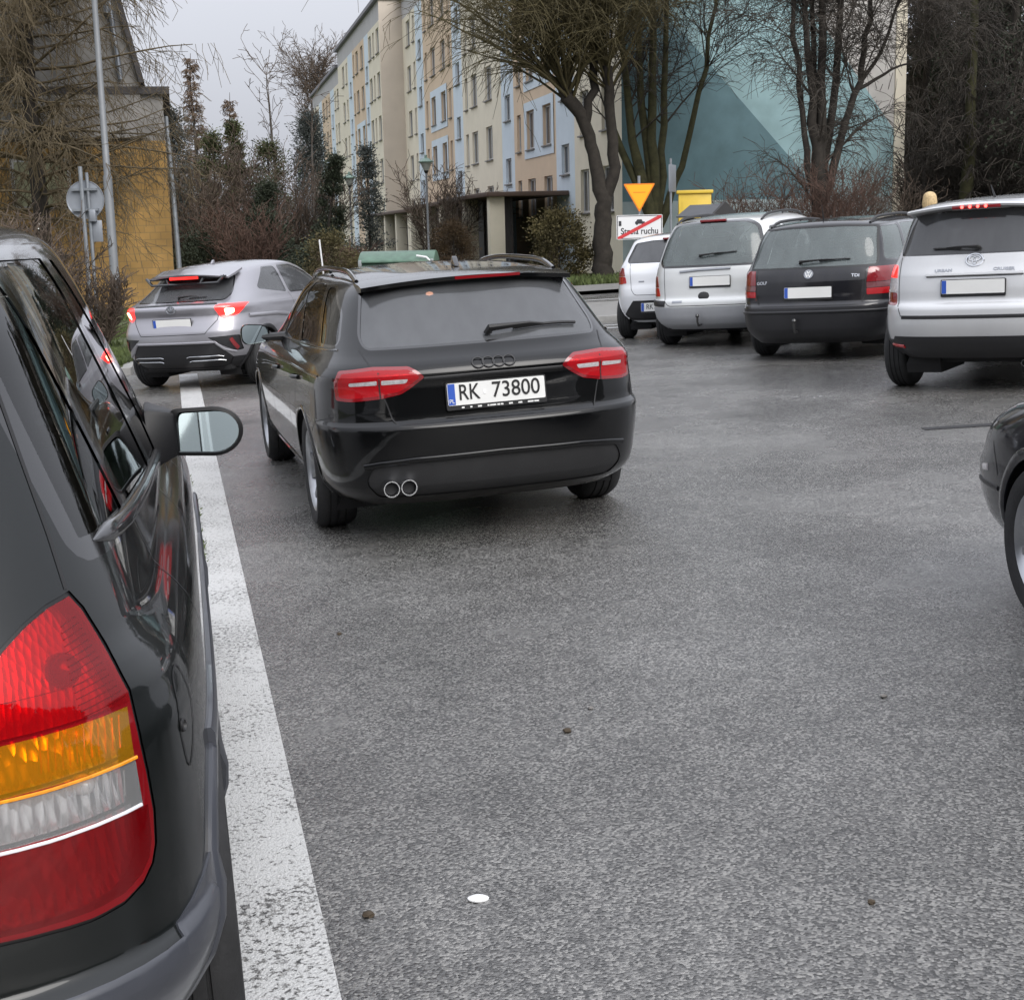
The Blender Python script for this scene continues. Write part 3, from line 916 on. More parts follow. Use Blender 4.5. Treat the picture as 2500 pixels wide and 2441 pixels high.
    def bead(s, pth, w, t, name, mat, parent, off=0.0, rnd=True, Bd=None, taper=0):
        """a moulding of width w and height t that follows the shell"""
        b = B() if Bd is None else Bd
        k0 = len(b.v)
        prof = [(-.5, -.3), (-.5, .5), (-.3, 1), (.3, 1), (.5, .5), (.5, -.3)] if rnd else [(-.5, -.3), (-.5, 1), (.5, 1), (.5, -.3)]
        m = len(prof)
        for i, (p, n) in enumerate(pth):
            tg = (pth[min(i + 1, len(pth) - 1)][0] - pth[max(i - 1, 0)][0])
            if tg.length < 1e-9: tg = V((0, 0, 1))
            sd = tg.normalized().cross(n).normalized()
            k = min(1, (min(i, len(pth) - 1 - i) + .25) / taper) if taper else 1
            for u, h in prof:
                b.v.append(tuple(p + n * off + sd * u * w * k + n * h * t * k))
        for i in range(len(pth) - 1):
            for j in range(m):
                q = k0 + i * m
                b.f.append((q + j, q + (j + 1) % m, q + m + (j + 1) % m, q + m + j))
        b.f.append(tuple(k0 + j for j in range(m)))
        b.f.append(tuple(k0 + (len(pth) - 1) * m + j for j in range(m))[::-1])
        if Bd is None:
            return b.build(name, mat, parent, sm=True, ang=50)
    def seam(s, pts, view='rear', sx=1, w=.006, parent=None, Bd=None, step=.03):
        pth = s.path(pts, view, sx, step)
        b = B() if Bd is None else Bd
        k0 = len(b.v)
        for i, (p, n) in enumerate(pth):
            tg = (pth[min(i + 1, len(pth) - 1)][0] - pth[max(i - 1, 0)][0])
            if tg.length < 1e-9: tg = V((0, 0, 1))
            sd = tg.normalized().cross(n).normalized()
            b.v.append(tuple(p + n * .0012 - sd * w / 2)); b.v.append(tuple(p + n * .0012 + sd * w / 2))
        for i in range(len(pth) - 1):
            q = k0 + 2 * i
            b.f.append((q, q + 1, q + 3, q + 2))
        if Bd is None:
            return b.build('panel_gap', MATS['rubber'], parent, sm=True, ang=180)

def car_root(name, label, x, y, yaw, group=None):
    o = bpy.data.objects.new(name, None)
    COL.objects.link(o)
    o.matrix_world = T @ Matrix.Translation((x, y, 0)) @ Matrix.Rotation(yaw, 4, 'Z')
    tag(o, label, 'car', group)
    return o

def make_wheel(parent, x, y, r, w, rimr, style='five', sx=1, rimmat='alloy', steer=0):
    """tyre, with the rim as its sub-part; sx=+1: outer face towards +x"""
    M = Matrix.Translation((x, y, r)) @ Matrix.Rotation(steer, 4, 'Z') @ Matrix.Rotation(pi / 2 * sx, 4, 'Y')
    h = w / 2
    b = B()
    sw = r - rimr
    prof = [(rimr, -h * .86), (rimr + sw * .35, -h), (r - sw * .25, -h * .98), (r - .012, -h * .82), (r, -h * .62),
            (r, -h * .42), (r - .007, -h * .40), (r - .007, -h * .34), (r, -h * .32), (r, -h * .04), (r - .007, -h * .02), (r - .007, h * .06), (r, h * .08), (r, h * .34), (r - .007, h * .36), (r - .007, h * .42), (r, h * .44),
            (r, h * .62), (r - .012, h * .82), (r - sw * .25, h * .98), (r - sw * .27, h * 1.0), (rimr + sw * .35, h), (rimr + sw * .1, h * .93), (rimr, h * .86)]
    b.lathe(prof, 48, M)
    wh = b.build('wheel', MATS['tyre'], parent, sm=True, ang=40)
    c = B()
    c.lathe([(rimr, -h * .85), (rimr - .015, -h * .6), (rimr - .03, 0), (rimr - .03, h * .5), (rimr - .012, h * .78), (rimr + .004, h * .9), (rimr + .006, h * .84)], 48, M)
    if style == 'cap':
        c.lathe([(rimr - .005, h * .80), (rimr - .04, h * .86), (rimr * .55, h * .78), (.05, h * .9), (0, h * .9)], 48, M)
    else:
        ns = {'five': 5, 'ten': 10, 'seven': 7}[style]
        c.lathe([(0, h * .55), (.06, h * .55), (.065, h * .42), (.065, h * .1)], 24, M)
        for k in range(ns):
            a = 2 * pi * k / ns
            wd = {'five': .085, 'ten': .035, 'seven': .055}[style]
            R = M @ Matrix.Rotation(a, 4, 'Z')
            vs = [(.05, -wd * .55, h * .52), (.05, wd * .55, h * .52), (rimr - .02, wd * .42, h * .72), (rimr - .02, -wd * .42, h * .72),
                  (.05, -wd * .55, h * .1), (.05, wd * .55, h * .1), (rimr - .02, wd * .42, h * .3), (rimr - .02, -wd * .42, h * .3)]
            c.add([R @ V(p) for p in vs], [(0, 1, 2, 3), (4, 7, 6, 5), (0, 4, 5, 1), (1, 5, 6, 2), (2, 6, 7, 3), (3, 7, 4, 0)])
    c.build('rim', MATS[rimmat], wh, sm=True, ang=35)
    d = B()
    d.lathe([(0, -h * .1), (rimr - .03, -h * .1), (rimr - .03, -h * .3), (0, -h * .3)], 24, M)
    d.build('brake_disc', MATS['steel_wheel'], wh, sm=True, ang=30)
    return wh

def arch_outline(y, z, r, n=28, zmin=-.3):
    return [(y + r * cos(2 * pi * i / n), z + r * sin(2 * pi * i / n)) for i in range(n)]

def arches(sh, root, ys, zc, r, bodymat, depth=.30, lip=.018, lipmat=None):
    """open the four wheel arches, give them a rolled lip and a dark wheel house"""
    for y in ys:
        for sx in (1, -1):
            fs = sh.cut(arch_outline(y, zc, r), 'side', sx)
            bmesh.ops.delete(sh.bm, geom=fs, context='FACES')
            pts = []
            for i in range(25):
                a = -.35 + (pi + .7) * i / 24
                h = sh.hit('side', y + r * cos(a), zc + r * sin(a), sx)
                if h is None or h.x * sx < .3: continue
                pts.append(sh.normal(h))
            if len(pts) > 4:
                sh.bead(pts, lip * 1.6, lip * .45, 'wheel_arch_lip', lipmat or bodymat, root)
            b = B()
            k = 20
            xo = (min(abs(p[0].x) for p in pts) if pts else .8) - .004
            for i in range(k + 1):
                a = -.5 + (pi + 1.0) * i / k
                xx = xo
                h = sh.hit('side', y + r * 1.01 * cos(a), zc + r * 1.01 * sin(a), sx)
                if h is not None and h.x * sx > .3: xx = h.x * sx - .004
                b.v += [(sx * xx, y + r * 1.01 * cos(a), zc + r * 1.01 * sin(a)), (sx * (xo - depth), y + r * 1.01 * cos(a), zc + r * 1.01 * sin(a))]
            for i in range(k):
                b.f.append((2 * i, 2 * i + 1, 2 * i + 3, 2 * i + 2))
            b.f.append(tuple(2 * i + 1 for i in range(k + 1)))
            b.build('wheel_house', MATS['dark_inside'], root, fix=False)

def plate(root, c, w, h, tiltx, text=None, cover=False, frame=True, name='number_plate', blob=None, n=None, yaw=0):
    """registration plate standing on the tailgate; c centre, faces -y"""
    M = Matrix.Translation(c) @ Matrix.Rotation(yaw, 4, 'Z') @ Matrix.Rotation(tiltx, 4, 'X')
    if frame:
        fr = B(); fr.prism(round_poly([(-w / 2 - .008, -h / 2 - .024), (w / 2 + .008, -h / 2 - .024), (w / 2 + .008, h / 2 + .006), (-w / 2 - .008, h / 2 + .006)], .01, 3), .0, .012, M)
        holder = fr.build(name, MATS['plate_black'], root)
    else:
        holder = root
    p = B(); p.prism(round_poly([(-w / 2, -h / 2), (w / 2, -h / 2), (w / 2, h / 2), (-w / 2, h / 2)], .008, 3), -.003, .002, M)
    pw = p.build('plate_face' if frame else name, MATS['plate_white'], holder)
    q = B(); q.prism([(-w / 2 + .003, -h / 2 + .003), (-w / 2 + .04, -h / 2 + .003), (-w / 2 + .04, h / 2 - .003), (-w / 2 + .003, h / 2 - .003)], -.0045, -.0032, M)
    q.build('country_band', MATS['plate_blue'], holder)
    return M, holder

def text_mesh(body, size, M, name, mat, parent, ext=.0008, align='CENTER', sx=1.0, bold=0):
    cu = bpy.data.curves.new(name, 'FONT')
    cu.body = body; cu.size = size; cu.align_x = align; cu.align_y = 'CENTER'; cu.extrude = ext
    cu.offset = bold
    o = bpy.data.objects.new(name, cu)
    COL.objects.link(o)
    dg = bpy.context.evaluated_depsgraph_get()
    me = bpy.data.meshes.new_from_object(o.evaluated_get(dg))
    bpy.data.objects.remove(o)
    R = M @ Matrix.Rotation(pi / 2, 4, 'X') @ Matrix.Scale(sx, 4, V((1, 0, 0)))
    me.transform(R)
    return link(name, me, parent, mat)
SPEC = {}
SPEC['audi'] = dict(
 low=[(.215,.22,4.45,.78,3,14),(.26,.13,4.55,.835,3,14),(.33,.055,4.64,.875,3,14),(.44,.025,4.68,.894,3,14),(.56,.005,4.70,.906,3,14),(.635,.0,4.69,.910,3,14),(.66,.014,4.67,.910,3,14),(.676,.054,4.66,.908,3,14),
      (.72,.060,4.62,.905,3,14),(.86,.070,4.3,.893,3,13),(.883,.062,4.2,.888,3,13),(.905,.060,4.1,.883,3,13),(.95,.088,3.8,.862,3,12),(1.0,.165,3.5,.818,3,12)],
 up=[(0,.165,3.5,.818,3,12),(.1,.20,3.42,.80,3,11),(.5,.36,3.1,.738,3,9),(.80,.475,2.86,.675,3,8),(.88,.50,2.8,.648,3,7.5),(.95,.53,2.74,.61,3,7),(.985,.57,2.66,.545,3,7),(1,.66,2.5,.44,3,6)],
 roof=[(.2,1.365),(.45,1.385),(.8,1.413),(1.3,1.435),(1.9,1.443),(2.5,1.425),(3.2,1.36),(4,1.2)], crown=.09)
SPEC['zafira'] = dict(
 low=[(.20,.14,4.15,.74,3,13),(.28,.05,4.25,.80,3,13),(.38,.01,4.30,.862,3,13),(.44,.0,4.317,.876,3,13),(.468,.008,4.315,.876,3,13),(.485,.040,4.31,.868,3,13),(.56,.052,4.30,.868,3,13),(.66,.07,4.26,.868,3,13),(.80,.095,4.1,.862,3,13),(.88,.108,3.9,.842,3,12),(.93,.115,3.75,.812,3,12),(.965,.125,3.55,.782,3,12)],
 up=[(0,.125,3.55,.782,3,12),(.25,.19,3.30,.732,3,11),(.6,.30,2.85,.658,3,10),(.86,.38,2.5,.597,3,9),(.94,.41,2.4,.565,3,8),(.98,.46,2.3,.517,3,7),(1,.58,2.15,.42,3,6)],
 roof=[(.2,1.605),(.5,1.65),(1.0,1.695),(1.7,1.715),(2.4,1.685),(3,1.60),(4,1.3)], crown=.08)
SPEC['toyota'] = dict(
 low=[(.30,.16,3.75,.74,3.2,12),(.38,.08,3.8,.80,3.2,12),(.46,.03,3.88,.845,3.2,12),(.60,.0,3.93,.862,3.2,12),(.72,.01,3.92,.862,3.2,12),(.755,.03,3.9,.86,3.2,12),(.775,.06,3.88,.86,3.2,12),(.88,.075,3.8,.856,3.2,12),(1.0,.10,3.4,.838,3.2,11),(1.06,.13,3.15,.82,3.2,11)],
 up=[(0,.13,3.15,.82,3.2,11),(.3,.185,2.95,.765,3.2,10),(.7,.26,2.7,.70,3.2,9),(.88,.295,2.55,.66,3.2,8),(.95,.31,2.5,.625,3.2,8),(.985,.35,2.42,.57,3.2,7),(1,.46,2.3,.46,3,6)],
 roof=[(.1,1.57),(.4,1.595),(.9,1.625),(1.5,1.635),(2.2,1.61),(3,1.5)], crown=.08)
SPEC['golf'] = dict(
 low=[(.20,.16,4.2,.72,3.2,13),(.28,.06,4.3,.79,3.2,13),(.36,.01,4.36,.835,3.2,13),(.50,.0,4.397,.858,3.2,13),(.585,.005,4.39,.860,3.2,13),(.61,.02,4.36,.860,3.2,13),(.63,.05,4.34,.862,3.2,13),(.74,.062,4.25,.866,3.2,13),(.86,.075,4.0,.858,3.2,12),(.955,.105,3.4,.836,3.2,12)],
 up=[(0,.105,3.4,.836,3.2,12),(.3,.19,3.2,.79,3.2,10),(.7,.31,2.9,.732,3.2,9),(.87,.365,2.75,.692,3.2,8),(.94,.39,2.68,.655,3.2,8),(.98,.44,2.6,.575,3.2,7),(1,.56,2.45,.46,3,6)],
 roof=[(.1,1.455),(.45,1.48),(1.0,1.505),(1.7,1.515),(2.4,1.49),(3.2,1.39)], crown=.08)
SPEC['scenic'] = dict(
 low=[(.24,.16,4.0,.72,3,12),(.31,.06,4.08,.79,3,12),(.40,.015,4.15,.838,3,12),(.52,.0,4.17,.855,3,12),(.60,.015,4.16,.856,3,12),(.62,.04,4.15,.854,3,12),(.72,.06,4.1,.855,3,12),(.86,.08,3.95,.848,3,12),(.98,.105,3.6,.828,3,11)],
 up=[(0,.105,3.6,.828,3,11),(.3,.17,3.4,.785,3,10),(.7,.28,3.0,.71,3,9),(.87,.335,2.8,.665,3,8),(.94,.36,2.7,.63,3,8),(.98,.41,2.6,.57,3,7),(1,.52,2.4,.45,3,6)],
 roof=[(.1,1.54),(.45,1.57),(1.0,1.615),(1.7,1.635),(2.4,1.60),(3.2,1.45)], crown=.09)
SPEC['white'] = dict(
 low=[(.24,.16,3.75,.72,2.8,11),(.32,.06,3.85,.79,2.8,11),(.45,.015,3.92,.84,2.8,11),(.60,.0,3.94,.855,2.8,11),(.70,.02,3.92,.856,2.8,11),(.76,.05,3.88,.856,2.8,11),(.90,.08,3.6,.848,2.8,11),(1.0,.13,3.3,.82,2.8,10)],
 up=[(0,.13,3.3,.82,2.8,10),(.3,.22,3.1,.77,2.8,9),(.7,.35,2.8,.70,2.8,8),(.87,.41,2.6,.66,2.8,8),(.94,.44,2.5,.62,2.8,7),(.98,.5,2.4,.56,2.8,7),(1,.62,2.2,.45,2.8,6)],
 roof=[(.1,1.38),(.45,1.40),(1.0,1.425),(1.6,1.435),(2.2,1.41),(3,1.32)], crown=.09)
SPEC['chr'] = dict(
 low=[(.26,.20,4.1,.74,2.6,11),(.34,.10,4.2,.80,2.6,11),(.46,.03,4.3,.86,2.6,11),(.62,.0,4.36,.893,2.6,11),(.72,.01,4.35,.897,2.6,11),(.80,.05,4.3,.890,2.6,11),(.92,.10,4.1,.875,2.6,10),(1.0,.06,3.8,.86,2.6,10),(1.03,.07,3.7,.845,2.6,10),(1.06,.14,3.5,.82,2.6,10)],
 up=[(0,.14,3.5,.82,2.6,10),(.3,.40,3.3,.76,2.6,8),(.65,.64,3.0,.69,2.6,7),(.87,.80,2.75,.63,2.6,7),(.94,.86,2.65,.59,2.6,6),(.98,.95,2.55,.53,2.6,6),(1,1.1,2.4,.43,2.6,6)],
 roof=[(.3,1.43),(.8,1.48),(1.3,1.53),(1.9,1.55),(2.5,1.52),(3.2,1.42)], crown=.10)
POSE = dict(audi=(-.032, 7.34, .2495), zafira=(-1.313, 1.842, .217), toyota=(3.904, 11.954, -.591), golf=(3.28, 15.435, -.5197),
            scenic=(2.55, 17.884, -.4896), white=(2.327, 19.57, -.3198), chr=(-3.80, 16.62, -.30))
POSE['white_ahead'] = (-3.28, 7.35, .22)
POSE['dark'] = (2.975, 2.15, .07)
def make_shell(k, **kw):
    s = SPEC[k]
    return Shell(s['low'], s['up'], s['roof'], s['crown'], **kw)
def mir(o): return [(-a, b) for a, b in reversed(o)]

def expand(o, d):
    n = len(o); out = []
    cx = sum(p[0] for p in o) / n; cy = sum(p[1] for p in o) / n
    for i in range(n):
        p = V(o[i]); a = (p - V(o[i - 1])); b = (V(o[(i + 1) % n]) - p)
        if a.length < 1e-6 or b.length < 1e-6:
            out.append(tuple(p + (p - V((cx, cy))).normalized() * d)); continue
        n1 = V((a.y, -a.x)).normalized(); n2 = V((b.y, -b.x)).normalized()
        nn = (n1 + n2).normalized()
        if nn.dot(p - V((cx, cy))) < 0: nn = -nn
        out.append(tuple(p + nn * d / max(.5, nn.dot(n1) if nn.dot(n1) > 0 else -nn.dot(n1))))
    return out

def pane(sh, o, view, sx, name, gm, root, trim=.015, tm='gloss_black', rnd=.04, lim=None):
    """a glass pane in its black surround"""
    oo = round_poly(o, rnd, 4) if rnd else o
    g = sh.take(sh.cut(oo, view, sx, lim), name, MATS[gm], root, off=-.003)
    if trim and g is not None:
        sh.take(sh.cut(expand(oo, trim), view, sx, lim), 'window_trim', MATS[tm], g, off=0)
    return g

def lens(sh, o, name, m, root, view='rear', sx=1, off=.004, thick=.012, rnd=.012):
    return sh.take(sh.cut(round_poly(o, rnd, 3) if rnd else o, view, sx), name, MATS[m] if isinstance(m, str) else m, root, off=off, thick=thick)

def mirror_unit(root, c, w, h, dep, mat_, yaw=0, arm=None, cap=None, tilt=0, rnd=.06, rim=.905, shift=0, base=False, dshape=0):
    """door mirror: domed housing, glass facing back, stalk to the door"""
    o = round_poly([(-w / 2, -h / 2), (w / 2, -h / 2 * .8), (w / 2, h / 2 * .75), (-w / 2, h / 2)], rnd, 6)
    if dshape:
        o = [(-w * .5, -h * .46), (w * .1, -h * .5)] + [(w * .1 + w * .4 * sin(a), -h * .5 * cos(a) * (1 if a < pi / 2 else .96)) for a in [pi * i / 14 for i in range(1, 14)]] + [(w * .1, h * .48), (-w * .46, h * .46)]
        o = round_poly(o, [.02, 0] + [0] * 13 + [0, .02], 4)
        if dshape < 0: o = mir(o)
    M = Matrix.Translation(c) @ Matrix.Rotation(yaw, 4, 'Z') @ Matrix.Rotation(tilt, 4, 'Y')
    b = B(); n = len(o); L = 9
    for j in range(L):
        t = j / (L - 1)
        k = sqrt(max(0, 1 - (t * .985) ** 2)) if j else 1
        for x, z in o: b.v.append(tuple(M @ V((x * k, t * dep, z * k))))
    for j in range(L - 1):
        for i in range(n):
            b.f.append((j * n + i, j * n + (i + 1) % n, (j + 1) * n + (i + 1) % n, (j + 1) * n + i))
    b.f.append(tuple((L - 1) * n + i for i in range(n)))
    k0 = len(b.v)
    for s_, d in ((rim + .025, -.004), (rim - .005, .012)):
        for x, z in o: b.v.append(tuple(M @ V((x * s_ + shift, d, z * s_))))
    for i in range(n):
        j = (i + 1) % n
        b.f.append((i, k0 + i, k0 + j, j)); b.f.append((k0 + i, k0 + n + i, k0 + n + j, k0 + j))
    hs = b.build('door_mirror', mat_, root, sm=True, ang=40)
    g = B(); g.v = [tuple(M @ V((x * rim + shift, (.010 + z * .10) if not dshape else ((.018 + z * .15)), z * rim))) for x, z in o]; g.f = [tuple(range(n))]
    g.build('mirror_glass', MATS['mirror_face'], hs)
    if base:
        sg = 1 if c[0] > 0 else -1; a = B(); xo = c[0] - sg * w * .36
        q = [(xo, c[1] + .01, c[2] - h * .46), (xo, c[1] + dep * .8, c[2] - h * .4), (xo, c[1] + dep * .8, c[2] + h * .38), (xo, c[1] + .01, c[2] + h * .42)]
        r_ = [(arm[0] - sg * .04, arm[1] - .10, c[2] - h * .62), (arm[0] - sg * .04, arm[1] + .20, c[2] - h * .62), (arm[0] - sg * .05, arm[1] + .18, c[2] + h * .6), (arm[0] - sg * .05, arm[1] - .04, c[2] + h * .55)]
        a.add(q + r_, [(0, 1, 2, 3), (7, 6, 5, 4), (0, 4, 5, 1), (1, 5, 6, 2), (2, 6, 7, 3), (3, 7, 4, 0)])
        a.build('mirror_base', mat_, hs, bev=.015)
    elif arm:
        a = B(); a.tube([V(c) + V((0, dep * .5, -h * .2)), V(arm) + V((0, 0, .01)), V(arm)], [h * .22, h * .3, h * .34], 10, flat=.7)
        a.build('mirror_stalk', MATS['black_plastic'], hs, sm=True)
    return hs

def seat(root, x, y, w=.5, h=.62, m='seat_cloth', head=True, z=.45):
    b = B(); R = Matrix.Translation((x, y, z)) @ Matrix.Rotation(-.25, 4, 'X').inverted()
    b.box((-w / 2, -.06, 0), (w / 2, .07, h), Matrix.Translation((x, y, z)) @ Matrix.Rotation(.22, 4, 'X'))
    b.box((x - w / 2, y, z - .12), (x + w / 2, y + .5, z + .05))
    s = b.build('seat', MATS[m], root, bev=.04, seg=3)
    if head:
        k = B()
        n = 3 if w > .8 else 1
        for i in range(n):
            xx = x + (i - (n - 1) / 2) * w * .34
            k.box((-.13, -.05, h + .03), (.13, .045, h + .21), Matrix.Translation((xx, y, z)) @ Matrix.Rotation(.22, 4, 'X'))
        k.build('headrest', MATS[m], s, bev=.03, seg=3)
    return s

def interior(root, yr, yf, W, front=1.75, rear=.75, z=.45, h=.62, m='seat_cloth', belt=.95):
    b = B(); b.box((-W, yr, .28), (W, yf, .36)); b.box((-W, yf - .45, .36), (W, yf, belt - .06)); b.box((-W * .95, yr, .36), (W * .95, yr + .45, belt - .3))
    b.build('cabin_floor', MATS['dark_inside'], root)
    for x in (-.36, .36): seat(root, x, front, z=z, h=h, m=m)
    seat(root, 0, rear, w=1.15, h=h - .05, z=z, m=m)
    t = B(); t.lathe([(.17, -.015), (.19, 0), (.17, .015), (.155, 0)], 20, Matrix.Translation((-.36, front + .75, belt - .03)) @ Matrix.Rotation(-1.1, 4, 'X'), closed=True)
    t.build('steering_wheel', MATS['dark_inside'], root)

def underbody(root, y0, y1, W, z0=.17, z1=.30):
    b = B(); b.box((-W, y0, z0), (W, y1, z1))
    b.build('underbody', MATS['dark_inside'], root, bev=.05)

def wheels(root, y0, y1, R, x, w, rimr, style, rm='alloy', steer=0):
    for y in (y0, y1):
        for sx in (1, -1):
            make_wheel(root, sx * (x - w / 2), y, R, w, rimr, style, sx, rm, steer if y == y1 else 0)

def rail(sh, root, x, y0, y1, h=.045, r=.014, m='black_plastic', n=14):
    for sx in (1, -1):
        pts = []
        for i in range(n + 1):
            t = i / n; y = y0 + (y1 - y0) * t
            hh = h * min(1, sin(pi * min(t, 1 - t) * 3.2) if min(t, 1 - t) < .156 else 1)
            q = sh.hit('top', x * sx, y)
            if q is None: continue
            pts.append(V((q.x, q.y, q.z + hh + .004)))
        b = B(); b.tube(pts, r, 10, flat=1.3)
        for t in (.5,):
            i = n // 2; q = pts[i]; b.tube([q, q - V((0, 0, h))], r * .8, 8)
        b.build('roof_rail', MATS[m], root, sm=True)

def wiper(sh, root, piv, tip, lift=.02, blade=.62, m='black_plastic', thick=1.0):
    a = sh.normal(sh.hit('rear', *piv)); c = sh.normal(sh.hit('rear', *tip))
    b = B()
    p0 = a[0] + a[1] * .012; p1 = c[0] + c[1] * lift
    md = p0.lerp(p1, .45) + a[1] * .03
    b.tube([p0, p0 + a[1] * .03, md, p0.lerp(p1, 1 - blade * .5) + a[1] * .012], [.022 * thick, .02 * thick, .011 * thick, .006 * thick], 8, flat=.7)
    w = b.build('wiper', MATS[m], root, sm=True)
    k = B(); q0 = p0.lerp(p1, 1 - blade)
    pts = []
    for i in range(9):
        p = q0.lerp(p1, i / 8); n = sh.normal(p); pts.append(n[0] + n[1] * .012)
    k.tube(pts, .008 * thick, 6)
    k.build('wiper_blade', MATS['rubber'], w, sm=True)

def badge(sh, root, txt, x, z, size, name='badge', m='chrome', sx=1.0, bold=.0):
    p, n = sh.normal(sh.hit('rear', x, z))
    ax = V((1, 0, 0)); ax = (ax - n * ax.dot(n)).normalized()
    up = (-n).cross(ax) if False else ax.cross(n) * -1
    M = Matrix((( ax.x, -n.x, up.x, p.x + n.x * .003), (ax.y, -n.y, up.y, p.y + n.y * .003), (ax.z, -n.z, up.z, p.z + n.z * .003), (0, 0, 0, 1)))
    if txt: return text_mesh(txt, size, M, name, MATS[m], root, .0015, sx=sx, bold=bold)
    return M

def frame_at(sh, x, z, off=.003):
    p, n = sh.normal(sh.hit('rear', x, z))
    ax = V((1, 0, 0)); ax = (ax - n * ax.dot(n)).normalized(); up = n.cross(ax)
    p = p + n * off
    return Matrix(((ax.x, up.x, n.x, p.x), (ax.y, up.y, n.y, p.y), (ax.z, up.z, n.z, p.z), (0, 0, 0, 1)))

def ring(b, M, r, t, n=40, ex=1.0):
    b.lathe([(r - t, 0), (r - t * .5, t * .9), (r + t * .5, t * .9), (r + t, 0)], n, M @ Matrix.Scale(ex, 4, V((1, 0, 0))))

def blank_plate(sh, root, x, z, tilt=-.08, off=.012, name='number_plate', frame=True, yaw=0.0):
    h = sh.hit('rear', x, z)
    return plate(root, (h.x, h.y - off, h.z), .52, .114, tilt, frame=frame, name=name, yaw=yaw)

def deep_lamp(sh, root, o, lensm, refl='reflector', name='lamp_lens', parent=None, view='rear', rnd=0, depth=.035):
    oo = round_poly(o, rnd, 3) if rnd else o
    fs = sh.cut(oo, view)
    if not fs: return None
    # copy of the faces sunk into the body: the bright bowl
    b2 = bmesh.new(); mp = {}
    sh.bm.verts.index_update()
    for f in fs:
        vs = []
        for v in f.verts:
            if v.index not in mp: mp[v.index] = b2.verts.new(v.co)
            vs.append(mp[v.index])
        b2.faces.new(vs)
    ln = sh.take(fs, name, MATS[lensm], parent or root, off=.004)
    sh.finish(b2, 'reflector', MATS[refl], ln, off=-depth)
    return ln
def bulb(parent, c, r, m='lamp_clear'):
    b = B(); b.lathe([(0, r), (r * .5, r * .87), (r * .87, r * .5), (r, 0), (r * .9, -r)], 18, Matrix.Translation(c) @ Matrix.Rotation(pi / 2 - .2, 4, 'X') @ Matrix.Rotation(.5, 4, 'Y'))
    b.build('bulb', MATS[m], parent, sm=True)

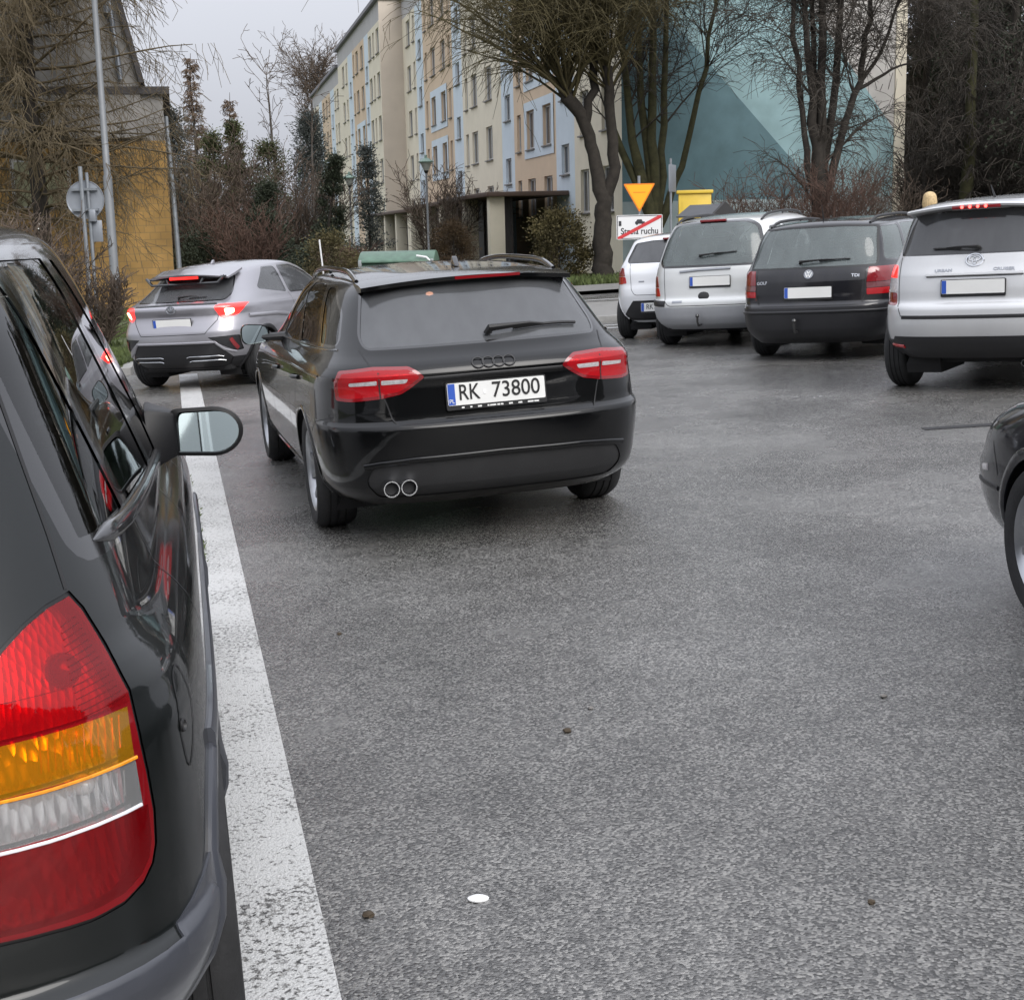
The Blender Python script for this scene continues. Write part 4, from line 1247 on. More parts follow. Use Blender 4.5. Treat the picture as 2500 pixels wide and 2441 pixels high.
# ------------------------------------------------------------------ the black estate car in the middle
paint('black_paint', (.0018, .002, .0024), 0, .3, wet=.5, dirt=.03, cior=1.38)
lens_mat('lens_audi', (.80, .02, .03), .45)
def build_estate():
    root = car_root('estate_car', 'glossy wet black estate car with number plate RK 73800 driving away in the middle', *POSE['audi'])
    sh = make_shell('audi'); bp = MATS['black_paint']
    arches(sh, root, (1.0, 3.81), .325, .37, bp, lip=.016)
    # rear glass, lamps, tailgate
    pane(sh, [(-.622, 1.045), (.622, 1.045), (.632, 1.10), (.565, 1.325), (.3, 1.357), (0, 1.368), (-.3, 1.357), (-.565, 1.325), (-.632, 1.10)], 'rear', 1, 'rear_window', 'glass_misted', root, .012, rnd=.03)
    L = [(-.802, .89), (-.775, .94), (-.615, .955), (-.44, .949), (-.395, .921), (-.366, .893), (-.43, .846), (-.487, .813), (-.59, .794), (-.735, .783), (-.80, .79)]
    for s in (1, -1):
        f = (lambda o: o) if s == 1 else mir
        for o in ([(-.738, .862), (-.605, .866), (-.605, .889), (-.738, .881)], [(-.585, .865), (-.462, .867), (-.45, .889), (-.585, .889)]):
            lens(sh, f(o), 'reversing_strip', 'lamp_clear', root, off=.003, thick=.006, rnd=.008)
        inner = expand(f(L), -.016)
        a = deep_lamp(sh, root, round_poly(inner, .01, 3), 'lens_audi', 'reflector_fine', 'tail_light', depth=.025)
        for ch in [c for c in root.children if c.name.startswith('reversing_strip')]: ch.parent = a
        b2 = lens(sh, f(L), 'lamp_surround', 'lamp_red_dark', a, off=.004, thick=.012, rnd=.012)
        bs = B(); sh.seam([(-s * .596, .957), (-s * .594, .793)], w=.007, Bd=bs)
        for i in range(len(bs.v)): bs.v[i] = (bs.v[i][0], bs.v[i][1] - .005, bs.v[i][2])
        bs.build('lamp_joint', MATS['rubber'], a)
    gate = [(-.655, 1.04), (-.622, .95), (-.592, .845), (-.565, .765), (-.545, .69), (-.52, .65), (.52, .65), (.545, .69), (.565, .765), (.592, .845), (.622, .95), (.655, 1.04)]
    tg = sh.take(sh.cut(gate, 'rear'), 'tailgate', bp, root)
    sh.seam(gate, w=.007, parent=tg)
    # lower bumper
    valance = sh.take(sh.cut(round_poly([(-.63, .27), (.63, .27), (.70, .36), (.66, .445), (.45, .462), (-.45, .462), (-.66, .445), (-.70, .36)], .04), 'rear'), 'diffuser', MATS['black_plastic'], root, off=-.006)
    sh.bead(sh.path([(-.70, .45), (-.62, .463), (-.45, .476), (0, .482), (.45, .476), (.62, .463), (.70, .45)]), .03, .012, 'bumper_crease', bp, root)
    bump = sh.take(sh.cut([(-.2, .1), (.66, .1), (.66, .62), (.50, .665), (-.2, .665)], 'side', 1, lambda c: c.y < .8) + sh.cut([(-.2, .1), (.66, .1), (.66, .62), (.50, .665), (-.2, .665)], 'side', -1, lambda c: c.y < .8), 'rear_bumper', bp, root)
    for s in (1, -1):
        sh.seam([(.645, .60), (.52, .665), (.30, .70)], 'side', s, .005, parent=bump)
    for x in (-.588, -.497):
        e = B(); M = Matrix.Translation((x, .06, .338)) @ Matrix.Rotation(pi / 2, 4, 'X')
        e.lathe([(.033, -.02), (.037, .03), (.042, .03), (.042, -.08), (.033, -.08), (.031, -.02)], 28, M)
        p = e.build('exhaust_pipe', MATS['chrome'], root, sm=True)
        e = B(); e.lathe([(0, 0), (.033, 0)], 20, M); e.build('pipe_inside', MATS['dark_inside'], p)
    # plate with its text
    M, hd = plate(root, (0, .050, .792), .52, .114, -.08)
    text_mesh('RK', .114, M @ Matrix.Translation((-.146, -.0055, .004)), 'plate_text', MATS['plate_black'], hd, .0006, sx=.80, bold=.0006)
    text_mesh('73800', .114, M @ Matrix.Translation((.104, -.0055, .004)), 'plate_text', MATS['plate_black'], hd, .0006, sx=.92, bold=.0006)
    text_mesh('PL', .03, M @ Matrix.Translation((-.239, -.0055, -.036)), 'plate_text', MATS['plate_white'], hd, .0006)
    st = B(); st.prism([(-.065, .012), (-.052, .012), (-.052, .032), (-.065, .032)], -.0055, -.0035, M @ Matrix.Translation((-.005, 0, -.02)))
    st.build('plate_sticker', MATS['plate_cover'], hd)
    fr = B(); rr = random.Random(3); x = -.19
    while x < .24:
        w = rr.uniform(.008, .035); fr.prism([(x, -.074), (x + w, -.074), (x + w, -.066), (x, -.066)], -.001, .0, M); x += w + rr.choice((.004, .006, .03))
    fr.build('frame_lettering', MATS['plate_white'], hd)['kind'] = 'stuff'
    # fold above the plate, rings, wiper
    sh.bead(sh.path([(-.37, .884), (0, .887), (.37, .884)]), .016, .004, 'grip_strip', MATS['black_plastic'], tg)  # black bead puts the shade under the fold into colour
    b = B()
    for i in range(4): ring(b, frame_at(sh, -.081 + .055 * i, .941, .002), .031, .005)
    b.build('ring_emblem', MATS['black_plastic'], tg, sm=True)
    wiper(sh, root, (.02, 1.075), (.52, 1.085), thick=1.15, blade=.72)
    # roof: spoiler, rails, aerial
    b = B(); cols = []
    N = 24
    for i in range(N + 1):
        x = -.585 + 1.17 * i / N; k = (x / .585) ** 2
        y0 = .445 + .10 * k; zt = sh.top(x, y0 + .06) - .006 - .012 * k
        cols.append([(x, y0 + .24, sh.top(x, y0 + .24) + .001 - .01 * k), (x, y0 + .08, zt + .010), (x, y0, zt - .004), (x, y0 + .004, zt - .026), (x, y0 + .10, zt - .030), (x, y0 + .24, zt - .03)])
    m = len(cols[0])
    for c in cols: b.v += c
    for i in range(N):
        for j in range(m): b.f.append((i * m + j, i * m + (j + 1) % m, (i + 1) * m + (j + 1) % m, (i + 1) * m + j))
    b.f.append(tuple(range(m))); b.f.append(tuple(N * m + j for j in range(m)))
    sp = b.build('roof_spoiler', bp, root, sm=True, ang=50)
    b = B()
    for x0, x1 in ((-.09, .27),):
        for i in range(8):
            xa = x0 + (x1 - x0) * i / 8; xb = x0 + (x1 - x0) * (i + 1) / 8
            y0 = .443; z = sh.top(0, .5) - .02
            b.v += [(xa, y0, z - .008), (xb, y0, z - .008), (xb, y0, z + .008), (xa, y0, z + .008)]
            k = len(b.v) - 4; b.f.append((k, k + 1, k + 2, k + 3))
    b.build('brake_light', MATS['lamp_red_dark'], sp)
    rail(sh, root, .565, .80, 2.8, .032, .013, 'gloss_black', n=20)
    h = sh.hit('top', .03, .95)
    b = B(); b.prism([(-.06, 0), (.06, 0), (.03, .022), (-.005, .055), (-.03, .055)], -.015, .015, Matrix.Translation(h) @ Matrix.Rotation(-pi / 2, 4, 'Z'))
    b.build('aerial', MATS['gloss_black'], root, bev=.006)
    # side glass
    for s in (1, -1):
        pane(sh, [(.50, 1.058), (.83, 1.055), (1.25, 1.345), (1.02, 1.34), (.68, 1.215)], 'side', s, 'quarter_window', 'glass_dark', root, .014, rnd=.05)
        pane(sh, [(.93, 1.052), (1.62, 1.03), (2.02, 1.30), (1.92, 1.36), (1.38, 1.355)], 'side', s, 'rear_door_window', 'glass_dark', root, .014, rnd=.04)
        pane(sh, [(1.74, 1.025), (2.55, 1.015), (2.45, 1.19), (2.30, 1.30), (2.12, 1.36), (2.10, 1.345)], 'side', s, 'front_door_window', 'glass_dark', root, .014, rnd=.04)
        sh.bead(sh.path([(.46, 1.035), (1.2, 1.025), (2.6, 1.0)], 'side', s), .014, .006, 'window_moulding', MATS['gloss_black'], root)
        for y, z in ((1.24, .85), (2.30, .83)):
            pth = sh.path([(y - .10, z), (y + .10, z - .004)], 'side', s, .02)
            pth = [(p + n * .03 * sin(pi * i / (len(pth) - 1)), n) for i, (p, n) in enumerate(pth)]
            sh.bead(pth, .024, .012, 'door_handle', bp, root)
        for pts in ([(1.62, .30), (1.62, .62), (1.60, 1.02)], [(2.62, .30), (2.64, .7), (2.62, 1.0)], [(1.36, .48), (1.30, .75), (1.12, 1.03)]):
            sh.seam(pts, 'side', s, .006, parent=root)
        sh.bead(sh.path([(1.4, .27), (3.4, .25)], 'side', s), .06, .012, 'sill', bp, root)
        sh.bead(sh.path([(.5, .905), (1.5, .90), (3.2, .86)], 'side', s), .012, .004, 'shoulder_line', bp, root)
        mirror_unit(root, (s * 1.0, 2.52, 1.035), .19, .145, .13, bp, yaw=-s * .12, arm=(s * .80, 2.5, 1.0))
    pane(sh, [(-.62, 1.05), (.62, 1.05), (.58, 1.32), (-.58, 1.32)], 'front', 1, 'windscreen', 'glass_clear', root, .0)
    sh.rest('body', bp, root)
    underbody(root, .35, 4.3, .66, .20, .32)
    interior(root, .5, 3.2, .68, 2.2, 1.15, z=.42, h=.60)
    wheels(root, 1.0, 3.81, .327, .89, .225, .228, 'ten')
    # a lit cabin lamp seen through the glass
    b = B(); b.lathe([(0, .012), (.02, .006), (.022, -.006), (0, -.012)], 14, Matrix.Translation((-.10, 1.1, 1.27)))
    b.build('cabin_lamp', MATS['lamp_hot'], root, sm=True)
    return root
build_estate()
# ------------------------------------------------------------------ the dark minivan right beside the camera
glass('glass_side', (.30, .34, .33))
paint('anthracite_paint', (.005, .0065, .0065), .1, .38, wet=.3, dirt=.07, cior=1.42)
mat('grey_bumper', (.045, .048, .058), .34, coat=.25, var=.12, vscale=4, rvar=.06)
def build_minivan():
    root = car_root('minivan', 'dark anthracite minivan close at the left edge with tall red and amber tail light', *POSE['zafira'])
    sh = make_shell('zafira', nlow=44, nup=28); bp = MATS['anthracite_paint']; gb = MATS['grey_bumper']
    arches(sh, root, (.75, 3.44), .315, .355, gb, lip=.03, lipmat=gb)
    R = [(.66, 1.062), (.68, 1.031), (.70, .987), (.722, .938), (.741, .89), (.75, .825), (.757, .755), (.761, .689), (.758, .635), (.75, .607), (.733, .584), (.70, .567), (.65, .562), (.585, .566), (.44, .575), (.425, .61), (.435, .75), (.455, .85), (.50, .94), (.557, 1.008), (.591, 1.035), (.624, 1.053)]
    mat('lamp_seal', (.01, .01, .011), .45)
    for s in (1, -1):
        f = (lambda o: o) if s == 1 else mir
        Ri = expand(R, -.007)
        lo_ = lambda z0, z1, x1: [(.40, z0), (x1, z0), (x1, z1), (.40, z1)]
        # amber and clear bands, kept inside the red surround
        holder = None
        bands = []
        for (z0, z1, x1, lm) in ((.79, .868, .731, 'lens_amber'), (.713, .784, .736, 'lens_clear')):
            o = [(.448, z0), (x1 + .004, z0), (x1, z1), (.455, z1)]
            bands.append((f(o), lm, z0, z1))
        top = [p for p in Ri if p[1] > .873]
        top = [(.735, .873)] + [p for p in top if p[0] > .60 or p[1] > .9] + [(.462, .873)]
        # upper red (convex part of the outline)
        up = sorted(set(top), key=lambda p: atan2(p[1] - .93, p[0] - .61))
        root_l = deep_lamp(sh, root, f(up) if s == 1 else mir(up), 'lens_red', 'reflector_fine', 'tail_light')
        for o, lm, z0, z1 in bands:
            deep_lamp(sh, root, o, lm, 'reflector', 'indicator_lens' if lm == 'lens_amber' else 'reversing_lens', root_l)
        low = [(.45, .588), (.57, .582), (.65, .580), (.70, .586), (.728, .602), (.742, .622), (.748, .65), (.748, .706), (.45, .706)]
        deep_lamp(sh, root, f(low), 'lens_deep', 'reflector', 'fog_lens', root_l)
        # what is left of the outline: the red rim and the bars between the bands
        sh.take(sh.cut(f(Ri), 'rear'), 'lamp_surround', MATS['lens_rim'] if 'lens_rim' in MATS else lens_mat('lens_rim', (.5, .012, .02), .35), root_l, off=.004)
        sh.take(sh.cut(f(R), 'rear'), 'lamp_seal', MATS['lamp_seal'], root_l, off=-.004)
        for z, em in ((.787, 'lamp_amber'), (.7095, 'lamp_edge')):
            if em not in MATS: mat(em, (.72, .72, .74), .1, coat=1)
            sh.bead([(p + n * .004, n) for p, n in sh.path([(s * .45, z), (s * .60, z - .002), (s * .738, z + .001)], step=.02)], .006, .003, 'lens_edge', MATS[em], root_l)
        if s == 1:
            for (x, z, rr_, m) in ((.652, .945, .030, 'bulb_red'), (.662, .845, .017, 'bulb_amber'), (.668, .765, .018, 'bulb_clear')):
                if m not in MATS: mat(m, {'bulb_red': (.05, .004, .004), 'bulb_amber': (.5, .2, .02), 'bulb_clear': (.6, .6, .6)}[m], .15, coat=1)
                h = sh.hit('rear', x, z); bulb(root_l, h + V((-.012, .030, 0)), rr_, m)
            # moulded light-guide ribs on the outer flank of the lens
            for i in range(15):
                z = .885 + .0098 * i
                x1 = .741 - .081 * max(0, (z - .885) / .175) ** .9; x0 = x1 - .075 + .003 * i
                pth = sh.path([(x0, z - .008), (x1 - .012, z)], step=.012)
                sh.bead([(p + n * .004, n) for p, n in pth], .0016, .0012, 'lens_rib', MATS['lens_deep'], root_l, rnd=False)
            for j, (z0, z1, lm) in enumerate(((.793, .865, 'lens_amber'), (.716, .781, 'lens_clear'))):
                for i in range(12):
                    x = .60 + .0105 * i
                    pth = sh.path([(x, z0 + .02), (x + .002, z1 - .004)], step=.01)
                    sh.bead([(p + n * .003, n) for p, n in pth], .002, .0012, 'lens_rib', MATS[lm], root_l, rnd=False)
    # glass
    pane(sh, [(-.53, 1.10), (.53, 1.10), (.545, 1.15), (.50, 1.47), (.44, 1.51), (-.44, 1.51), (-.50, 1.47), (-.545, 1.15)], 'rear', 1, 'rear_window', 'glass_misted', root, .02, rnd=.03)
    for s in (1, -1):
        pane(sh, [(.428, 1.130), (.80, 1.114), (.665, 1.58), (.56, 1.585), (.495, 1.43), (.463, 1.29)], 'side', s, 'quarter_window', 'glass_side', root, .04, rnd=.008)
        pane(sh, [(.925, 1.108), (1.86, 1.043), (1.72, 1.25), (1.50, 1.52), (1.40, 1.605), (.775, 1.605)], 'side', s, 'rear_door_window', 'glass_side', root, .03, rnd=.015)
        pane(sh, [(2.0, 1.038), (2.40, 1.016), (2.36, 1.14), (2.02, 1.42), (1.66, 1.60), (1.58, 1.60)], 'side', s, 'front_door_window', 'glass_side', root, .02, rnd=.012)
        sh.bead(sh.path([(.47, 1.116), (.60, 1.110), (.9, 1.088), (1.4, 1.052), (2.0, 1.018), (2.46, .995)], 'side', s), .036, .014, 'window_moulding', MATS['dull_black'] if 'dull_black' in MATS else mat('dull_black', (.02, .02, .022), .2, coat=.6), root, taper=3)
        # fuel flap
        fl = round_poly([(.392, .70), (.452, .742), (.49, .815), (.49, .88), (.43, .865), (.385, .79)], .03, 4)
        if s == 1:
            fp = sh.take(sh.cut(fl, 'side', 1), 'fuel_flap', bp, root)
            sh.seam(fl + [fl[0]], 'side', 1, .0045, parent=fp, step=.01)
            p, n = sh.normal(sh.hit('side', .40, .785, 1))
            k = B(); k.lathe([(.012, 0), (.012, .003), (.009, .004), (.004, -.004), (0, -.004)], 18, Matrix.Translation(p + n * .001) @ n.to_track_quat('Z', 'Y').to_matrix().to_4x4())
            k.build('flap_lock', MATS['black_plastic'], fp, sm=True)
        # doors
        for pts in ([(1.10, .55), (1.02, .8), (.88, 1.09)], [(1.90, .30), (1.92, .7), (1.88, 1.03)], [(2.80, .30), (2.82, .7), (2.62, .98)]):
            sh.seam(pts, 'side', s, .006, parent=root)
        # rub strip along the doors
        sh.bead(sh.path([(.62, .675), (1.1, .66), (2.0, .63), (3.0, .60)], 'side', s), .05, .014, 'rub_strip', gb, root)
        side = [(.17, .1), (.64, .1), (.64, .70), (.60, .695), (.36, .56), (.26, .488), (.17, .468)]
        fs = sh.cut(side, 'side', s, lambda c: c.y < .9)
        bpt = sh.take(fs, 'bumper_side', gb, root, off=.005, thick=.006)
        sh.seam([(.20, .47), (.225, .43), (.26, .38), (.27, .30)], 'side', s, .006, parent=bpt)
        for i, y in enumerate(()): pass
    tail = [(-.9, .1), (.9, .1), (.9, .470), (-.9, .470)]
    sh.take(sh.cut(tail, 'rear', 1, lambda c: c.y < .3), 'rear_bumper', gb, root, off=.006, thick=.008)
    gate = [(-.60, 1.02), (-.415, .59), (-.40, .50), (.40, .50), (.415, .59), (.60, 1.02), (.545, 1.5), (.45, 1.54), (-.45, 1.54), (-.545, 1.5)]
    sh.seam([(.655, 1.065), (.635, 1.15), (.60, 1.28), (.555, 1.45), (.50, 1.53)], w=.008, parent=root)
    sh.seam([(-.655, 1.065), (-.635, 1.15), (-.60, 1.28), (-.555, 1.45), (-.50, 1.53)], w=.008, parent=root)
    for s in (1, -1):
        mirror_unit(root, (s * .925, 2.47, 1.045), .232, .158, .13, MATS['mirror_black'] if 'mirror_black' in MATS else mat('mirror_black', (.007, .007, .008), .45, spec=.3), yaw=-s * .16, arm=(s * .79, 2.50, 1.02), tilt=s * .03, rnd=.075, rim=.84, shift=s * .004, base=True, dshape=s)
    pane(sh, [(-.62, 1.06), (.62, 1.06), (.55, 1.50), (-.55, 1.50)], 'front', 1, 'windscreen', 'glass_clear', root, 0)
    sh.rest('body', bp, root)
    underbody(root, .3, 4.0, .64, .18, .30)
    interior(root, .5, 3.1, .66, 1.95, 1.15, z=.5, h=.62)
    wheels(root, .75, 3.44, .315, .872, .20, .20, 'cap')
    return root
build_minivan()
# ------------------------------------------------------------------ the other cars
paint('silver_paint', (.58, .585, .59), .35, .38, wet=.3, dirt=.25)
paint('violet_silver_paint', (.30, .295, .32), .55, .36, wet=.4, dirt=.15)
paint('pale_silver_paint', (.62, .63, .62), .3, .36, wet=.3, dirt=.15)
paint('cold_silver_paint', (.42, .44, .46), .65, .36, wet=.3, dirt=.12)
paint('white_paint', (.74, .75, .77), 0, .35, wet=.3, dirt=.06)
paint('faded_black_paint', (.010, .010, .013), .1, .42, wet=.2, dirt=.35)
paint('dark_blue_paint', (.008, .009, .014), .2, .35, wet=.3, dirt=.2)
mat('bumper_black', (.014, .014, .016), .42, coat=.15, rvar=.08, vscale=6)
mat('bumper_silver', (.38, .39, .41), .4, .3, coat=.5, var=.06)
mat('tow_steel', (.10, .10, .10), .4, .8)
glass('glass_grey', (.46, .53, .51), wet=.05, film=.22, fcol=(.42, .49, .49))
glass('glass_priv', (.06, .065, .07), wet=.05, film=.10)

def tow_ball(root, x, y, z):
    b = B(); b.tube([(x, y + .12, z - .06), (x, y - .04, z - .07), (x, y - .07, z - .02), (x, y - .07, z + .04)], .014, 8)
    t = b.build('tow_bar', MATS['tow_steel'], root, sm=True)
    b = B(); b.lathe([(0, .026), (.018, .019), (.026, 0), (.018, -.019), (.010, -.026)], 16, Matrix.Translation((x, y - .07, z + .055)))
    b.build('tow_ball', MATS['tow_steel'], t, sm=True)

def side_glass(sh, root, outs, gm, trim=.016, tm='gloss_black'):
    for s in (1, -1):
        for nm, o in outs:
            pane(sh, o, 'side', s, nm, gm, root, trim, tm=tm, rnd=.04)

def low_band(sh, root, z, m, ymax=.75, off=.006, name='rear_bumper'):
    fs = sh.cut([(-.95, .05), (.95, .05), (.95, z), (-.95, z)], 'rear', 1, lambda c: c.y < .34)
    for s in (1, -1):
        fs = fs + sh.cut([(-.2, .05), (ymax, .05), (ymax, z), (-.2, z)], 'side', s, lambda c: c.y < ymax + .1)
    fs = [f for f in set(fs) if f.is_valid]
    return sh.take(fs, name, MATS[m], root, off=off, thick=off)

def build_compact_suv():
    root = car_root('compact_suv', 'silver compact car at the right edge with lit brake lights and black lower bumper', *POSE['toyota'])
    sh = make_shell('toyota', nlow=26, nup=16, NS=44); bp = MATS['silver_paint']
    arches(sh, root, (.66, 3.12), .34, .385, MATS['bumper_black'], lip=.03, lipmat=MATS['bumper_black'])
    pane(sh, [(-.665, 1.175), (.665, 1.175), (.678, 1.21), (.615, 1.495), (.3, 1.515), (-.3, 1.515), (-.615, 1.495), (-.678, 1.21)], 'rear', 1, 'rear_window', 'glass_priv', root, .012, rnd=.03)
    for s in (1, -1):
        f = (lambda o: o) if s == 1 else mir
        # upper lit, clear middle, dark lower
        a = lens(sh, f([(.685, .985), (.80, .985), (.80, 1.085), (.70, 1.09)]), 'tail_light', 'lamp_lit', root, rnd=.015)
        lens(sh, f([(.68, .865), (.80, .865), (.80, .98), (.684, .98)]), 'reversing_light', 'lamp_clear', a, rnd=.015)
        lens(sh, f([(.675, .755), (.80, .755), (.80, .86), (.679, .86)]), 'indicator', 'lamp_red_dark', a, rnd=.02)
    cl = sh.take(sh.cut([(-.66, .28), (.66, .28), (.74, .40), (.69, .49), (-.69, .49), (-.74, .40)], 'rear'), 'bumper_cladding', MATS['bumper_black'], root, off=.006, thick=.01)
    low_band(sh, root, .46, 'bumper_black', .5, .004, 'side_cladding')
    for s in (1, -1):
        pth = sh.path([(s * .60, .405), (s * .73, .41)])
        sh.bead([(p + n * .006, n) for p, n in pth], .035, .012, 'reflector_strip', MATS['lamp_red'], root)
    gt = sh.take(sh.cut(round_poly([(-.64, .665), (.64, .665), (.66, .75), (.67, 1.165), (-.67, 1.165), (-.66, .75)], .03), 'rear'), 'tailgate', bp, root)
    sh.seam([(-.665, 1.15), (-.655, .75), (-.62, .665), (.62, .665), (.655, .75), (.665, 1.15)], w=.008, parent=gt)
    sh.bead(sh.path([(-.61, .655), (.61, .655)]), .03, .004, 'tailgate_shadow_gap', MATS['rubber'], gt)
    # recessed plate field with a grip strip
    b = B(); M = frame_at(sh, 0, .87, .002)
    sh.bead(sh.path([(-.40, 1.0), (.40, 1.0)]), .028, .022, 'grip_strip', MATS['cold_silver_paint'] if False else bp, gt)
    sh.bead(sh.path([(-.40, .985), (.40, .985)]), .008, .006, 'grip_shadow', MATS['rubber'], gt)
    blank_plate(sh, root, 0, .90, -.05, .014)
    e = B(); Mf = frame_at(sh, -.005, 1.115, .003)
    ring(e, Mf, .052, .007, ex=1.35); ring(e, Mf @ Matrix.Translation((0, .012, .002)) @ Matrix.Scale(.62, 4, V((0, 1, 0))), .036, .006, ex=1.3)
    ring(e, Mf @ Matrix.Translation((0, -.006, .003)), .028, .005, ex=.6)
    e.build('oval_emblem', MATS['chrome'], gt, sm=True)
    for t, x in (('URBAN', -.26), ('CRUISER', .24)):
        text_mesh(t, .036, frame_at(sh, x, 1.035, .002) @ Matrix.Rotation(-pi / 2, 4, 'X'), 'model_lettering', MATS['dull_chrome'], gt, .0015, sx=1.25, bold=.001)
    wiper(sh, root, (.02, 1.21), (-.36, 1.215), thick=1.1)
    # spoiler with its four bright diodes
    b = B(); cols = []; N = 16
    for i in range(N + 1):
        x = -.60 + 1.2 * i / N; k = (x / .6) ** 2
        y0 = .16 + .07 * k; zt = sh.top(x, .3) - .004 - .014 * k
        cols.append([(x, y0 + .30, zt + .012), (x, y0 + .05, zt + .004), (x, y0, zt - .012), (x, y0 + .01, zt - .03), (x, y0 + .14, zt - .05), (x, y0 + .30, zt - .05)])
    m = 6
    for c in cols: b.v += c
    for i in range(N):
        for j in range(m): b.f.append((i * m + j, i * m + (j + 1) % m, (i + 1) * m + (j + 1) % m, (i + 1) * m + j))
    b.f.append(tuple(range(m))); b.f.append(tuple(N * m + j for j in range(m)))
    sp = b.build('roof_spoiler', bp, root, sm=True, ang=50)
    b = B(); b.box((-.20, .165, sh.top(0, .3) - .052), (.20, .2, sh.top(0, .3) - .022)); bl = b.build('brake_light', MATS['lamp_red_dark'], sp, bev=.006)
    for i in range(4):
        b = B(); b.lathe([(0, .012), (.010, .008), (.013, 0), (0, 0)], 12, Matrix.Translation((-.115 + .065 * i, .164, sh.top(0, .3) - .036)) @ Matrix.Rotation(pi / 2, 4, 'X'))
        b.build('diode', MATS['lamp_led'], bl, sm=True)
    side_glass(sh, root, [('quarter_window', [(.42, 1.16), (.72, 1.15), (.72, 1.49), (.52, 1.47)]), ('rear_door_window', [(.80, 1.12), (1.55, 1.08), (1.55, 1.51), (.80, 1.51)]), ('front_door_window', [(1.64, 1.08), (2.6, 1.07), (2.2, 1.43), (1.98, 1.51), (1.64, 1.515)])], 'glass_priv')
    for s in (1, -1):
        sh.seam([(1.6, .4), (1.6, 1.05)], 'side', s, .006, parent=root)
        sh.bead(sh.path([(.98, .93), (1.16, .925)], 'side', s), .025, .02, 'door_handle', bp, root)
        mirror_unit(root, (s * .94, 2.35, 1.10), .17, .14, .10, bp, arm=(s * .78, 2.35, 1.07))
    b = B(); h = sh.hit('top', 0, .75); b.tube([h, h + V((0, -.12, .10))], [.012, .004], 8); b.build('aerial', MATS['black_plastic'], root)
    e = B(); e.lathe([(.026, 0), (.03, .0), (.03, -.16), (.026, -.16)], 18, Matrix.Translation((.42, .08, .26)) @ Matrix.Rotation(pi / 2, 4, 'X')); e.build('exhaust_pipe', MATS['dull_chrome'], root, sm=True)
    pane(sh, [(-.62, 1.12), (.62, 1.12), (.57, 1.42), (-.57, 1.42)], 'front', 1, 'windscreen', 'glass_clear', root, 0)
    sh.rest('body', bp, root)
    underbody(root, .3, 3.6, .62, .24, .36); interior(root, .4, 2.9, .64, 1.65, .85, z=.52, h=.6, belt=1.05)
    wheels(root, .66, 3.12, .335, .865, .205, .205, 'five')
build_compact_suv()

